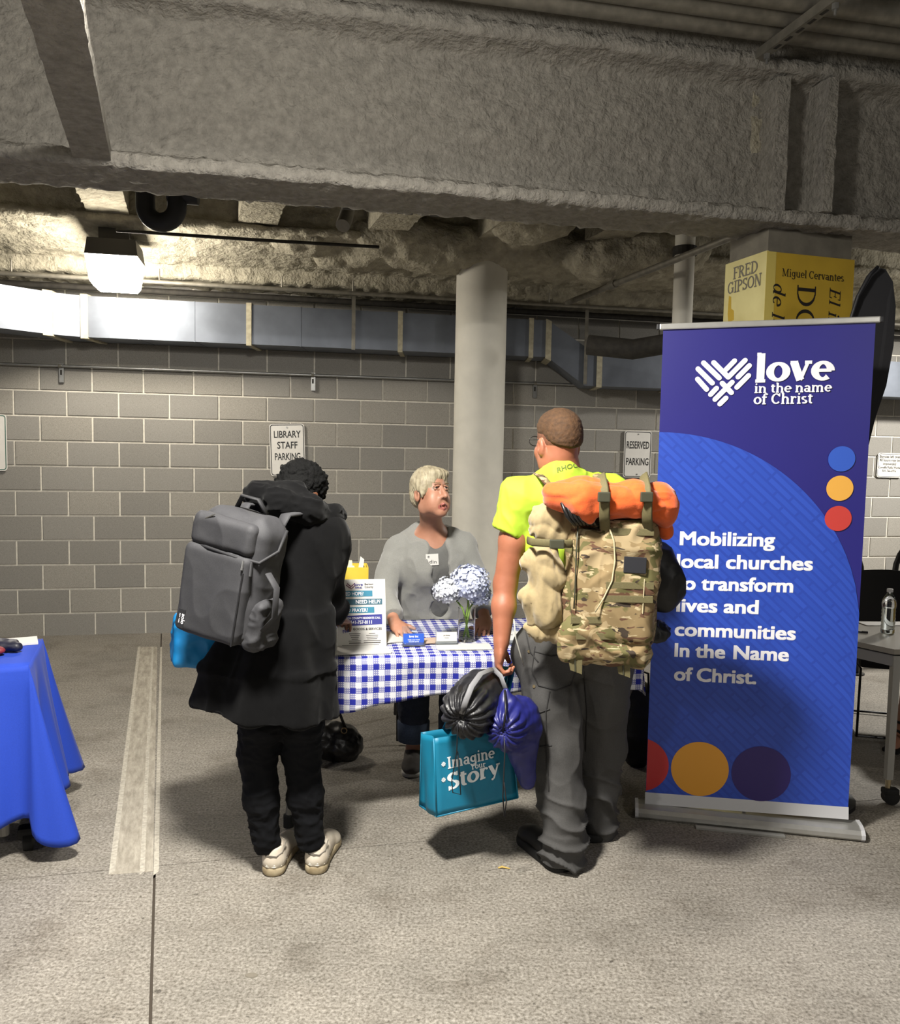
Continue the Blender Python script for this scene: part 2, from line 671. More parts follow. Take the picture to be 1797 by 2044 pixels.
# glyphs: ('l', pts, w) polyline of width class, ('a', cx, cy, rx, ry, a0, a1) modulated arc; T thick, t thin
_G = {
    'l': (0.30, [('l', [(.15, 0), (.15, .74)], 'T'), ('l', [(.03, .02), (.27, .02)], 't'), ('l', [(.05, .72), (.15, .72)], 't')]),
    'i': (0.30, [('l', [(.15, 0), (.15, .50)], 'T'), ('l', [(.03, .02), (.27, .02)], 't'), ('l', [(.05, .48), (.15, .48)], 't'), ('d', .15, .66, .065)]),
    'o': (0.54, [('a', .27, .25, .21, .24, 0, 360)]),
    'v': (0.52, [('l', [(.09, .5), (.26, .02)], 'T'), ('l', [(.43, .5), (.26, .02)], 't'), ('l', [(.01, .48), (.19, .48)], 't'), ('l', [(.35, .48), (.52, .48)], 't')]),
    'e': (0.50, [('a', .26, .25, .20, .24, 0, 310), ('l', [(.07, .26), (.46, .26)], 't')]),
    'n': (0.60, [('l', [(.13, 0), (.13, .5)], 'T'), ('a', .29, .33, .16, .16, 0, 180), ('l', [(.45, 0), (.45, .34)], 'T'), ('l', [(.02, .02), (.24, .02)], 't'), ('l', [(.35, .02), (.57, .02)], 't'), ('l', [(.03, .48), (.13, .48)], 't')]),
    'u': (0.60, [('l', [(.13, .14), (.13, .5)], 'T'), ('a', .29, .17, .16, .16, 180, 360), ('l', [(.45, 0), (.45, .5)], 'T'), ('l', [(.03, .48), (.13, .48)], 't'), ('l', [(.35, .48), (.45, .48)], 't'), ('l', [(.45, .02), (.56, .02)], 't')]),
    'm': (0.90, [('l', [(.13, 0), (.13, .5)], 'T'), ('a', .28, .34, .15, .15, 0, 180), ('l', [(.43, 0), (.43, .34)], 'T'), ('a', .58, .34, .15, .15, 0, 180), ('l', [(.73, 0), (.73, .34)], 'T'), ('l', [(.02, .02), (.24, .02)], 't'), ('l', [(.33, .02), (.53, .02)], 't'), ('l', [(.63, .02), (.84, .02)], 't'), ('l', [(.03, .48), (.13, .48)], 't')]),
    'h': (0.60, [('l', [(.13, 0), (.13, .74)], 'T'), ('a', .29, .33, .16, .16, 0, 180), ('l', [(.45, 0), (.45, .34)], 'T'), ('l', [(.02, .02), (.24, .02)], 't'), ('l', [(.35, .02), (.57, .02)], 't'), ('l', [(.03, .72), (.13, .72)], 't')]),
    't': (0.36, [('l', [(.16, .12), (.16, .62)], 'T'), ('a', .26, .12, .10, .11, 180, 300), ('l', [(.02, .48), (.33, .48)], 't')]),
    'a': (0.52, [('a', .22, .15, .15, .14, 0, 360), ('l', [(.38, 0), (.38, .36)], 'T'), ('a', .23, .35, .15, .14, 0, 160), ('l', [(.38, .02), (.50, .02)], 't')]),
    'f': (0.38, [('l', [(.16, 0), (.16, .58)], 'T'), ('a', .28, .58, .12, .15, 30, 180), ('l', [(.02, .48), (.34, .48)], 't'), ('l', [(.04, .02), (.29, .02)], 't')]),
    'r': (0.44, [('l', [(.14, 0), (.14, .5)], 'T'), ('a', .30, .32, .15, .17, 60, 170), ('l', [(.03, .02), (.28, .02)], 't'), ('l', [(.04, .48), (.14, .48)], 't'), ('d', .37, .43, .055)]),
    's': (0.42, [('a', .21, .37, .14, .12, 40, 270), ('a', .21, .13, .15, .12, -140, 90)]),
    'd': (0.58, [('a', .24, .25, .18, .24, 0, 360), ('l', [(.44, 0), (.44, .74)], 'T'), ('l', [(.34, .72), (.44, .72)], 't'), ('l', [(.44, .02), (.55, .02)], 't')]),
    'g': (0.54, [('a', .24, .27, .17, .20, 0, 360), ('l', [(.42, -.06), (.42, .5)], 'T'), ('a', .25, -.05, .17, .15, 190, 360)]),
    'y': (0.54, [('l', [(.09, .5), (.28, .04)], 'T'), ('l', [(.46, .5), (.22, -.18)], 't'), ('l', [(.01, .48), (.19, .48)], 't'), ('l', [(.37, .48), (.54, .48)], 't'), ('d', .17, -.18, .06)]),
    'q': (0.58, [('a', .24, .25, .18, .24, 0, 360), ('l', [(.44, -.22), (.44, .5)], 'T'), ('l', [(.34, -.2), (.54, -.2)], 't')]),
    'I': (0.34, [('l', [(.17, 0), (.17, .72)], 'T'), ('l', [(.03, .02), (.31, .02)], 't'), ('l', [(.03, .70), (.31, .70)], 't')]),
    'C': (0.66, [('a', .34, .36, .27, .35, 45, 318), ('l', [(.56, .50), (.56, .72)], 't')]),
    'D': (0.72, [('l', [(.15, 0), (.15, .72)], 'T'), ('a', .30, .36, .33, .34, -90, 90), ('l', [(.02, .02), (.32, .02)], 't'), ('l', [(.02, .70), (.32, .70)], 't')]),
    'E': (0.60, [('l', [(.15, 0), (.15, .72)], 'T'), ('l', [(.02, .02), (.54, .02)], 't'), ('l', [(.02, .70), (.52, .70)], 't'), ('l', [(.15, .37), (.42, .37)], 't'), ('l', [(.53, 0), (.53, .16)], 't'), ('l', [(.51, .56), (.51, .72)], 't'), ('l', [(.42, .28), (.42, .46)], 't')]),
    'F': (0.56, [('l', [(.15, 0), (.15, .72)], 'T'), ('l', [(.02, .02), (.29, .02)], 't'), ('l', [(.02, .70), (.52, .70)], 't'), ('l', [(.15, .37), (.42, .37)], 't'), ('l', [(.51, .54), (.51, .72)], 't')]),
    'G': (0.72, [('a', .34, .36, .27, .35, 50, 350), ('l', [(.57, .50), (.57, .72)], 't'), ('l', [(.60, .04), (.60, .34)], 'T'), ('l', [(.45, .33), (.70, .33)], 't')]),
    'P': (0.60, [('l', [(.15, 0), (.15, .72)], 'T'), ('a', .28, .52, .24, .18, -90, 90), ('l', [(.15, .34), (.30, .34)], 't'), ('l', [(.02, .70), (.30, .70)], 't'), ('l', [(.02, .02), (.30, .02)], 't')]),
    'R': (0.66, [('l', [(.15, 0), (.15, .72)], 'T'), ('a', .28, .53, .22, .17, -90, 90), ('l', [(.15, .36), (.30, .36)], 't'), ('l', [(.02, .70), (.30, .70)], 't'), ('l', [(.02, .02), (.28, .02)], 't'), ('l', [(.30, .36), (.54, .02)], 'T'), ('l', [(.48, .02), (.66, .02)], 't')]),
    'S': (0.54, [('a', .27, .53, .19, .17, 30, 270), ('a', .27, .19, .20, .17, -150, 90), ('l', [(.45, .54), (.45, .72)], 't'), ('l', [(.08, 0), (.08, .18)], 't')]),
    'O': (0.74, [('a', .37, .36, .30, .35, 0, 360)]),
    'N': (0.74, [('l', [(.13, 0), (.13, .72)], 't'), ('l', [(.13, .72), (.60, 0)], 'T'), ('l', [(.60, 0), (.60, .72)], 't'), ('l', [(.01, .02), (.25, .02)], 't'), ('l', [(.01, .70), (.18, .70)], 't'), ('l', [(.48, .70), (.72, .70)], 't')]),
    'M': (0.90, [('l', [(.14, 0), (.14, .72)], 't'), ('l', [(.14, .72), (.43, .03)], 'T'), ('l', [(.43, .03), (.72, .72)], 't'), ('l', [(.72, 0), (.72, .72)], 'T'), ('l', [(.01, .02), (.27, .02)], 't'), ('l', [(.01, .70), (.18, .70)], 't'), ('l', [(.60, .02), (.86, .02)], 't'), ('l', [(.72, .70), (.86, .70)], 't')]),
    'Y': (0.66, [('l', [(.10, .72), (.33, .34)], 'T'), ('l', [(.56, .72), (.33, .34)], 't'), ('l', [(.33, 0), (.33, .36)], 'T'), ('l', [(.01, .70), (.22, .70)], 't'), ('l', [(.46, .70), (.65, .70)], 't'), ('l', [(.20, .02), (.46, .02)], 't')]),
    ' ': (0.26, []),
}


def serif_polys(txt, T=0.13, t=0.06, italic=0.0, track=0.0):
    polys, x = [], 0.0
    for ch in txt:
        w, ops = _G[ch]
        for op in ops:
            if op[0] == 'l':
                wd_ = T if op[2] == 'T' else t
                (x0, y0), (x1, y1) = op[1]
                dx, dy = x1 - x0, y1 - y0
                L = math.hypot(dx, dy)
                nx_, ny_ = -dy / L * wd_ / 2, dx / L * wd_ / 2
                polys.append([(x + x0 + nx_, y0 + ny_), (x + x0 - nx_, y0 - ny_), (x + x1 - nx_, y1 - ny_), (x + x1 + nx_, y1 + ny_)])
            elif op[0] == 'd':
                polys.append([(x + op[1] + op[3] * math.cos(a), op[2] + op[3] * math.sin(a)) for a in np.linspace(0, 2 * math.pi, 10, endpoint=False)])
            else:
                _, cx, cy, rx, ry, a0, a1 = op
                n = max(6, int(abs(a1 - a0) / 15))
                prev = None
                for k in range(n + 1):
                    a = math.radians(a0 + (a1 - a0) * k / n)
                    c, s = math.cos(a), math.sin(a)
                    wd_ = t + (T - t) * abs(c) ** 1.3
                    p = (x + cx + c * (rx + wd_ * .42), cy + s * (ry + wd_ * .2))
                    q = (x + cx + c * (rx - wd_ * .58), cy + s * (ry - wd_ * .8))
                    if prev:
                        polys.append([prev[0], p, q, prev[1]])
                    prev = (p, q)
        x += w + track
    if italic:
        polys = [[(a + b * italic, b) for a, b in pl] for pl in polys]
    return polys, x


def serif_text(name, txt, o, ex, ey, size, m, parent, T=0.13, t=0.06, italic=0, align='L', lift=0.0012, fit=None, track=0.0, warp=None):
    pl, w = serif_polys(txt, T, t, italic, track)
    ex, ey, o = np.array(ex, float), np.array(ey, float), np.array(o, float)
    nz = np.cross(ex, ey)
    xs = size if not fit else fit / w
    off = {'L': 0, 'C': -w / 2, 'R': -w}[align]
    mb = MB()
    for ip, p in enumerate(pl):
        pts = []
        for a, b in p:
            X, Yv = (a + off) * xs, b * size
            if warp:
                X, Yv = warp(X, Yv)
            pts.append(o + ex * X + ey * Yv + nz * (lift + ip * .000015))
        mb.add(pts, [tuple(range(len(pts)))])
    return mb.build(name, m, parent, fix=False)


def drape(obj, pix, lift=0.002):
    """points of an object's surface along the sight lines through picture positions"""
    from mathutils.bvhtree import BVHTree
    key = obj.name
    if key not in drape.cache:
        base = wloc(obj)
        me = obj.data
        drape.cache[key] = BVHTree.FromPolygons([Vector(base) + v.co for v in me.vertices], [tuple(p.vertices) for p in me.polygons])
    out = []
    for x, y in pix:
        d = FWD * FPX + RGT * (x - CXP) - UPV * (y - CYP)
        d = d / np.linalg.norm(d)
        h = drape.cache[key].ray_cast(Vector(CAMP), Vector(d))
        if h[0] is not None:
            out.append(np.array(h[0]) - d * lift)
    return out


drape.cache = {}


def dense(pts, n=6):
    out = []
    for i in range(len(pts) - 1):
        for k in range(n):
            out.append((pts[i][0] + (pts[i + 1][0] - pts[i][0]) * k / n, pts[i][1] + (pts[i + 1][1] - pts[i][1]) * k / n))
    return out + [pts[-1]]


def _width(body):
    cu = bpy.data.curves.new('measure', 'FONT')
    cu.body = body
    tmp = bpy.data.objects.new('measure', cu)
    me = bpy.data.meshes.new_from_object(tmp)
    xs = [v.co.x for v in me.vertices]
    bpy.data.objects.remove(tmp)
    bpy.data.curves.remove(cu)
    bpy.data.meshes.remove(me)
    return min(xs), max(xs)


def text_words(name, body, o, ex, ey, size, m, parent, fit, **kw):
    """the words of a line as separate pieces; o is the start of the line"""
    x0, x1 = _width(body)
    sc = fit / (x1 - x0)
    done = ''
    for w in body.split(' '):
        done += w
        a0, a1 = _width(w)
        end = _width(done)[1]
        c = (end - (a1 - a0) / 2 - x0) * sc
        text_mesh(name, w, np.array(o) + np.array(ex) * c, ex, ey, size, m, parent, fit=(a1 - a0) * sc, **kw)
        done += ' '


def serif_words(name, txt, o, ex, ey, size, m, parent, fit, **kw):
    tot = serif_polys(txt)[1]
    x = 0.0
    for w in txt.split(' '):
        ww = serif_polys(w)[1]
        serif_text(name, w, np.array(o) + np.array(ex) * x * fit / tot, ex, ey, size, m, parent, fit=ww * fit / tot, **kw)
        x += ww + _G[' '][0]
# ================================================================== STRUCTURE
def concrete_floor_mat():
    m = bpy.data.materials.new('worn_concrete_floor')
    m.use_nodes = True
    nt = m.node_tree
    b = nt.nodes['Principled BSDF']
    L = nt.links.new
    tc = nt.nodes.new('ShaderNodeTexCoord')

    def noise(sc, det=6, rough=0.6, stretch=None):
        nz = nt.nodes.new('ShaderNodeTexNoise')
        nz.inputs['Scale'].default_value = sc
        nz.inputs['Detail'].default_value = det
        nz.inputs['Roughness'].default_value = rough
        if stretch:
            mp = nt.nodes.new('ShaderNodeMapping')
            mp.inputs['Scale'].default_value = stretch
            mp.inputs['Rotation'].default_value = (0, 0, -0.23)
            L(tc.outputs['Object'], mp.inputs['Vector'])
            L(mp.outputs['Vector'], nz.inputs['Vector'])
        else:
            L(tc.outputs['Object'], nz.inputs['Vector'])
        return nz

    def ramp(src, e0, e1, c0, c1):
        r = nt.nodes.new('ShaderNodeValToRGB')
        r.color_ramp.elements[0].position = e0
        r.color_ramp.elements[1].position = e1
        r.color_ramp.elements[0].color = c0
        r.color_ramp.elements[1].color = c1
        L(src.outputs['Fac'], r.inputs['Fac'])
        return r

    def mix(a, bb, mode, fac):
        x = nt.nodes.new('ShaderNodeMix')
        x.data_type = 'RGBA'
        x.blend_type = mode
        x.inputs[0].default_value = fac
        L(a, x.inputs[6])
        L(bb, x.inputs[7])
        return x.outputs[2]
    big = ramp(noise(0.9, 5, 0.65), 0.3, 0.72, lin('8e8a82'), lin('b7b1a7'))
    fine = ramp(noise(95, 4, 0.7), 0.32, 0.68, lin('7d776d'), lin('ffffff'))
    trow = ramp(noise(6, 6, 0.7, (1, 9, 1)), 0.35, 0.62, lin('a39c92'), lin('ffffff'))
    blot = ramp(noise(3.3, 6, 0.7), 0.52, 0.80, lin('ffffff'), lin('9d9284'))
    spot = ramp(noise(38, 2, 0.5), 0.26, 0.31, lin('5d564c'), lin('ffffff'))
    c = mix(big.outputs['Color'], fine.outputs['Color'], 'MULTIPLY', 0.95)
    c = mix(c, trow.outputs['Color'], 'MULTIPLY', 0.3)
    c = mix(c, blot.outputs['Color'], 'MULTIPLY', 0.7)
    c = mix(c, spot.outputs['Color'], 'MULTIPLY', 0.6)
    L(c, b.inputs['Base Color'])
    b.inputs['Roughness'].default_value = 0.62
    b.inputs['Specular IOR Level'].default_value = 0.35
    bp = nt.nodes.new('ShaderNodeBump')
    bp.inputs['Strength'].default_value = 0.35
    bp.inputs['Distance'].default_value = 0.003
    L(noise(140, 5, 0.7).outputs['Fac'], bp.inputs['Height'])
    L(bp.outputs['Normal'], b.inputs['Normal'])
    return m


M_FLOOR = concrete_floor_mat()
M_JOINT = mat('joint_sealant_dark', '3d352c', 0.9, bump=0.4, bscale=90)
M_BLOCK = mat('grey_concrete_block', '8c8983', 0.9, var=0.16, vscale=210, bump=0.5, bscale=260, bdist=0.002, detail=2)
M_BLOCK2 = mat('grey_concrete_block_warm', '938f87', 0.9, var=0.18, vscale=170, bump=0.5, bscale=240, bdist=0.002, detail=2)
M_BLOCK3 = mat('grey_concrete_block_cool', '86837d', 0.9, var=0.15, vscale=190, bump=0.5, bscale=240, bdist=0.002, detail=2)
M_MORTAR = mat('pale_mortar', 'd6d1c5', 0.95, var=0.1, vscale=40, bump=0.3, bscale=120)
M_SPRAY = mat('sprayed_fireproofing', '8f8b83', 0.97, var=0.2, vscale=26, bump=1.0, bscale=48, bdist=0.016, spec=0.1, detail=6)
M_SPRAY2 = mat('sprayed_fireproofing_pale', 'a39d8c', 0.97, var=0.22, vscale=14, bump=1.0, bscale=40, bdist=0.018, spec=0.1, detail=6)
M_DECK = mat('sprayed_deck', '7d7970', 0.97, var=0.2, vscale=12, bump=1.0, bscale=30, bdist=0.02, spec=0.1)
M_PILLAR = mat('painted_round_column', 'dad6ca', 0.75, var=0.05, vscale=8, bump=0.2, bscale=90, bdist=0.002)
M_PIERC = mat('bare_concrete_pier', '6e695e', 0.9, var=0.2, vscale=9, bump=0.5, bscale=40)
M_GALV = mat('galvanised_duct_metal', '6b7079', 0.52, 0.7, var=0.14, vscale=5, bump=0.06, bscale=7, bdist=0.02)
M_GALVSEAM = mat('sealed_duct_seam', 'a39c86', 0.7, 0.1, var=0.18, vscale=30)
M_STEEL = mat('dull_pipe_steel', '7e7a70', 0.5, 0.5, var=0.2, vscale=20)
M_CONDUIT = mat('zinc_conduit', '9a9a98', 0.4, 0.8, var=0.1, vscale=30)
M_BLACKPIPE = mat('black_plastic_pipe', '0d0d10', 0.6, var=0.2, vscale=20)
M_DARKPIPE = mat('sooty_iron_pipe', '2a2722', 0.8, var=0.4, vscale=25)

# ---- floor: four slabs cut by two joints
floor = thing('floor', 'worn grey concrete garage floor cut into slabs by dark joints', 'floor', (0, 0, 0), kind='structure')


def clip(poly, p, d, side, gap):
    d = np.array(d) / np.hypot(*d)
    nn = np.array([-d[1], d[0]]) * side
    f = [np.dot(np.array(q) - p, nn) - gap / 2 for q in poly]
    out = []
    for i in range(len(poly)):
        a, b_ = np.array(poly[i], float), np.array(poly[(i + 1) % len(poly)], float)
        fa, fb = f[i], f[(i + 1) % len(poly)]
        if fa >= 0:
            out.append(tuple(a))
        if (fa >= 0) != (fb >= 0):
            out.append(tuple(a + (b_ - a) * fa / (fa - fb)))
    return out


JA, JAd = np.array([-2.383, 6.777]), np.array([-1.579, 4.601])
JH, JHd = np.array([-1.616, 2.902]), np.array([2.45, 0.578])
rect = [(-9, -5), (9, -5), (9, 10), (-9, 10)]
for sa in (1, -1):
    for sh in (1, -1):
        pl = clip(clip(rect, JA, JAd, sa, 0.009), JH, JHd, sh, 0.004)
        MB().prism([(a, b) for a, b in pl], (0, 0, -0.12), (1, 0, 0), (0, 1, 0), (0, 0, 1), 0.12).build('floor_slab', M_FLOOR, floor)
MB().box((0, 2.5, -0.10), (18, 15, 0.17)).build('joint_filler', M_JOINT, floor)

M_STRIPE = bpy.data.materials.new('worn_stripe_paint')
M_STRIPE.use_nodes = True
_nt = M_STRIPE.node_tree
_b = _nt.nodes['Principled BSDF']
_tc = _nt.nodes.new('ShaderNodeTexCoord')
_mp = _nt.nodes.new('ShaderNodeMapping')
_mp.vector_type = 'TEXTURE'
_mp.inputs['Rotation'].default_value = (0, 0, 0.33)
_mp.inputs['Scale'].default_value = (1 / 6, 1 / 1.2, 1)
_nz = _nt.nodes.new('ShaderNodeTexNoise')
_nz.inputs['Scale'].default_value = 6
_nz.inputs['Detail'].default_value = 8
_nz.inputs['Roughness'].default_value = 0.75
_rp = _nt.nodes.new('ShaderNodeValToRGB')
_rp.color_ramp.elements[0].position = 0.38
_rp.color_ramp.elements[0].color = lin('847d70')
_rp.color_ramp.elements[1].position = 0.66
_rp.color_ramp.elements[1].color = lin('aea799')
for a_, b_ in ((_tc.outputs['Object'], _mp.inputs['Vector']), (_mp.outputs['Vector'], _nz.inputs['Vector']), (_nz.outputs['Fac'], _rp.inputs['Fac']), (_rp.outputs['Color'], _b.inputs['Base Color'])):
    _nt.links.new(a_, b_)
_b.inputs['Roughness'].default_value = 0.7
M_STRIPEEDGE = mat('stripe_paint_edge', 'aaa497', 0.75, var=0.25, vscale=60, detail=8)
fa = np.array([-2.37, 6.39]) - np.array([-1.165, 2.98])


def stripe(x0, x1, w0, w1, m, name, z=0.0008):
    """x offsets from the joint line at the near and far ends"""
    def J(y):
        return JA[0] + (y - JA[1]) * JAd[0] / JAd[1]
    yn, yf = 2.985, 6.42
    MB().prism([(J(yn) + x0, yn - 0.03), (J(yn) + x1, yn), (J(yf) + w1, yf), (J(yf) + w0, yf - 0.02)], (0, 0, 0), (1, 0, 0), (0, 1, 0), (0, 0, 1), z).build(name, m, floor)


stripe(-0.155, -0.006, -0.17, -0.03, M_STRIPE, 'parking_stripe')
stripe(-0.16, -0.148, -0.175, -0.163, M_STRIPEEDGE, 'stripe_edge', 0.0012)
stripe(-0.045, -0.037, -0.065, -0.059, M_STRIPEEDGE, 'stripe_edge', 0.0012)
stripe(0.006, 0.016, 0.002, 0.008, M_STRIPEEDGE, 'stripe_edge', 0.0012)

# ---- block wall
wall = thing('wall_back', 'grey concrete block wall with pale mortar joints', 'wall', WF(0, 7.42, 0), kind='structure')
C0, CH, BL = -0.018, 0.2026, 0.397
mort = MB()
mort.prism([(-9, -0.02), (9, -0.02), (9, 3.9), (-9, 3.9)], WF(0, 7.426, 0), UX, (0, 0, 1), NX, 0.2)
mort.build('mortar', M_MORTAR, wall)
bl_me = {}
for mm in (M_BLOCK, M_BLOCK2, M_BLOCK3):
    q = MB()
    w_, h_, d_ = BL - 0.014, CH - 0.014, 0.008
    e = 0.003
    fr = [(-w_ / 2 + e, -h_ / 2 + e), (w_ / 2 - e, -h_ / 2 + e), (w_ / 2 - e, h_ / 2 - e), (-w_ / 2 + e, h_ / 2 - e)]
    bk = [(-w_ / 2, -h_ / 2), (w_ / 2, -h_ / 2), (w_ / 2, h_ / 2), (-w_ / 2, h_ / 2)]
    vv = [UX * a + np.array([0, 0, b]) for a, b in fr] + [UX * a + np.array([0, 0, b]) + NX * 0.003 for a, b in bk] + [UX * a + np.array([0, 0, b]) + NX * 0.02 for a, b in bk]
    ff = [(0, 1, 2, 3)] + [(i, i + 4, (i + 1) % 4 + 4, (i + 1) % 4) for i in range(4)] + [(i + 4, i + 8, (i + 1) % 4 + 8, (i + 1) % 4 + 4) for i in range(4)]
    q.add(vv, ff)
    me = bpy.data.meshes.new('block')
    me.from_pydata([tuple(map(float, v)) for v in vv], [], ff)
    me.materials.append(mm)
    bm = bmesh.new()
    bm.from_mesh(me)
    bmesh.ops.recalc_face_normals(bm, faces=bm.faces[:])
    bm.to_mesh(me)
    bm.free()
    bl_me[mm.name] = me
rest = MB()
nb = 0
for k in range(0, 16):
    ph = -2.21 if k % 2 == 0 else -2.404
    for j in range(-17, 30):
        s = ph + BL * (j + 0.5)
        z = C0 + CH * (k + 0.5)
        if s < -8.5 or s > 8.5:
            continue
        if -4.0 < s < 4.95 and k < 14:
            o = make_obj('block', random.choice(list(bl_me.values())), wall)
            o.location = tuple(WF(s, 7.416 + random.uniform(-.0012, .0012), z) - wloc(wall))
            nb += 1
        else:
            P0 = WF(s, 7.416, z)
            rest.add([P0 + UX * a + np.array([0, 0, b]) for a, b in fr] + [P0 + UX * a + np.array([0, 0, b]) + NX * 0.02 for a, b in bk], [(0, 1, 2, 3)] + [(i, i + 4, (i + 1) % 4 + 4, (i + 1) % 4) for i in range(4)])
tag(rest.build('blocks_beyond', M_BLOCK, wall), kind='stuff')


# ---- sprayed steelwork: profiles swept along the wall direction with a lumpy skin
def sprayed(name, prof, s0, s1, m, amp=0.012, freq=14, ds=0.03, dp=0.03, parent=None, seed=1, close=False, big=0.0):
    pts = []
    for i in range(len(prof) - 1):
        a, b_ = np.array(prof[i], float), np.array(prof[i + 1], float)
        n_ = max(1, int(np.linalg.norm(b_ - a) / dp))
        pts += [a + (b_ - a) * k / n_ for k in range(n_)]
    pts.append(np.array(prof[-1], float))
    pts = np.array(pts)
    tg = np.gradient(pts, axis=0)
    tg /= np.linalg.norm(tg, axis=1)[:, None] + 1e-9
    nrm = np.stack([-tg[:, 1], tg[:, 0]], 1)
    ns = int((s1 - s0) / ds)
    S = np.linspace(s0, s1, ns + 1)
    P = np.zeros((len(S), len(pts), 3))
    N = np.zeros_like(P)
    for j, (q, z) in enumerate(pts):
        P[:, j] = np.stack([UX[0] * S, q + UX[1] * S, np.full_like(S, z)], 1)
        N[:, j] = NX * nrm[j, 0] + np.array([0, 0, nrm[j, 1]])
    F = P.reshape(-1, 3)
    d = vnoise(F, freq, 3, seed) * amp + (vnoise(F, 2.2, 2, seed + 5) * big if big else 0)
    F = F + N.reshape(-1, 3) * d[:, None]
    base = wloc(parent) if parent is not None else np.array([0.0, prof[0][0], prof[0][1]])
    me = bpy.data.meshes.new(name)
    npf = len(pts)
    ii, jj = np.meshgrid(np.arange(ns), np.arange(npf - 1), indexing='ij')
    a = (ii * npf + jj).ravel()
    Q = np.stack([a, a + npf, a + npf + 1, a + 1], 1)
    me.from_pydata((F - base).tolist(), [], Q.tolist())
    me.materials.append(m)
    me.polygons.foreach_set('use_smooth', [True] * len(Q))
    return make_obj(name, me, parent, base)


def sprayed_box(name, c, ex, ey, ez, size, m, parent, amp=0.012, step=0.03, taper=1.0, seed=3):
    """a lumpy box along three given unit directions"""
    mb = MB()
    sx, sy, sz = size
    c = np.array(c, float)
    ex, ey, ez = map(lambda v: np.array(v, float), (ex, ey, ez))
    nx_, ny_, nz_ = [max(2, int(s / step)) for s in size]
    for (a, b_, w, na, nb_, sa, sb, sw) in ((ex, ey, ez, nx_, ny_, sx, sy, sz), (ey, ez, ex, ny_, nz_, sy, sz, sx), (ez, ex, ey, nz_, nx_, sz, sx, sy)):
        for sg in (-1, 1):
            mb.grid(lambda u_, v_: c + a * (u_ - .5) * sa + b_ * (v_ - .5) * sb + w * sg * sw / 2, na, nb_)
    V = np.array(mb.v)
    out = (V - c)
    out /= np.linalg.norm(out, axis=1)[:, None]
    V = V + out * (vnoise(V, 16, 3, seed) * amp)[:, None]
    mb.v = [tuple(v) for v in V]
    return mb.build(name, m, parent, smooth=True, auto=60)


girder = thing('beam_front', 'deep steel girder crossing overhead under lumpy grey sprayed fireproofing', 'beam', WF(0, 4.1, 2.78), kind='structure')
sprayed('girder_web', [(4.30, 3.5), (4.20, 2.86), (4.33, 2.85), (4.33, 2.78), (3.95, 2.78), (3.94, 2.835), (3.99, 2.855), (4.08, 2.875), (4.10, 2.95), (4.10, 3.47), (4.05, 3.50), (3.95, 3.52), (3.95, 3.585), (4.0, 3.60), (4.06, 3.63), (4.06, 4.0)],
        -5.5, 5.8, M_SPRAY, amp=0.024, freq=24, ds=0.025, dp=0.025, parent=girder, seed=2)
# paired stiffener plates over the pier, and the kicker brace
for xx, w_ in ((1534, 0.13), (1630, 0.10)):
    p0 = at(xx, 330, 4.42)
    sprayed_box('stiffener', p0 * [1, 1, 0] + [0, 0, 3.17], UX, NX, (0, 0, 1), (w_ * 0.55, 0.22, 0.66), M_SPRAY, girder, amp=0.012, seed=int(xx))
b0 = at(186, 350, 3.66)
b0[2] = 2.83
b1 = b0 + np.array([.325, -.946, 0]) * 3.2
_s, _d, _t = basis(b1 - b0, (0, 0, 1))
sprayed_box('cross_strut', (b0 + b1) / 2, _s, _d, _t, (0.15, 3.2, 0.06), M_SPRAY, girder, amp=0.034)

ceil = thing('ceiling', 'rough sprayed deck overhead between the girders', 'ceiling', (0, 3, 3.95), kind='structure')


def deck(name, x0, x1, y0, y1, z, st, amp):
    mb = MB()
    nx_, ny_ = int((x1 - x0) / st), int((y1 - y0) / st)
    mb.grid(lambda a, b: (x0 + (x1 - x0) * a, y0 + (y1 - y0) * b, z), nx_, ny_)
    V = np.array(mb.v)
    V[:, 2] += vnoise(V, 9, 4, 8) * amp
    mb.v = [tuple(v) for v in V]
    return mb.build(name, M_DECK, ceil, smooth=True)


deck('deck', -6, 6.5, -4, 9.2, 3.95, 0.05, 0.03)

# rear girder and ledger near the wall, joists between the girders
rear = thing('beam_rear', 'low rear girder with pale lumpy fireproofing lit by the lamp', 'beam', WF(0, 6.5, 3.0), kind='structure')
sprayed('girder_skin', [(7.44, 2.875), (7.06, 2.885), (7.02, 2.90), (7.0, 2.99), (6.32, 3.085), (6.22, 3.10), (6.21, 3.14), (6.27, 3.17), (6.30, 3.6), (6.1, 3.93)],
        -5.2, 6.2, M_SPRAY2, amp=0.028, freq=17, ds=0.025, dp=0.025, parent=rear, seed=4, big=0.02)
JD = np.array([-0.30, 0.954, 0])
JS = np.array([0.954, 0.30, 0])
for xx in (-110, 214, 520, 800, 1050, 1285):
    p = at(xx, 415, 5.7 * 1.0)
    ln = 1.9
    c_ = np.array([p[0], p[1], 3.40]) + JD * (-0.35)
    sprayed_box('joist', c_, JS, JD, (0, 0, 1), (0.27, ln, 0.50), M_SPRAY2, rear, amp=0.03, step=0.04, seed=xx + 200)
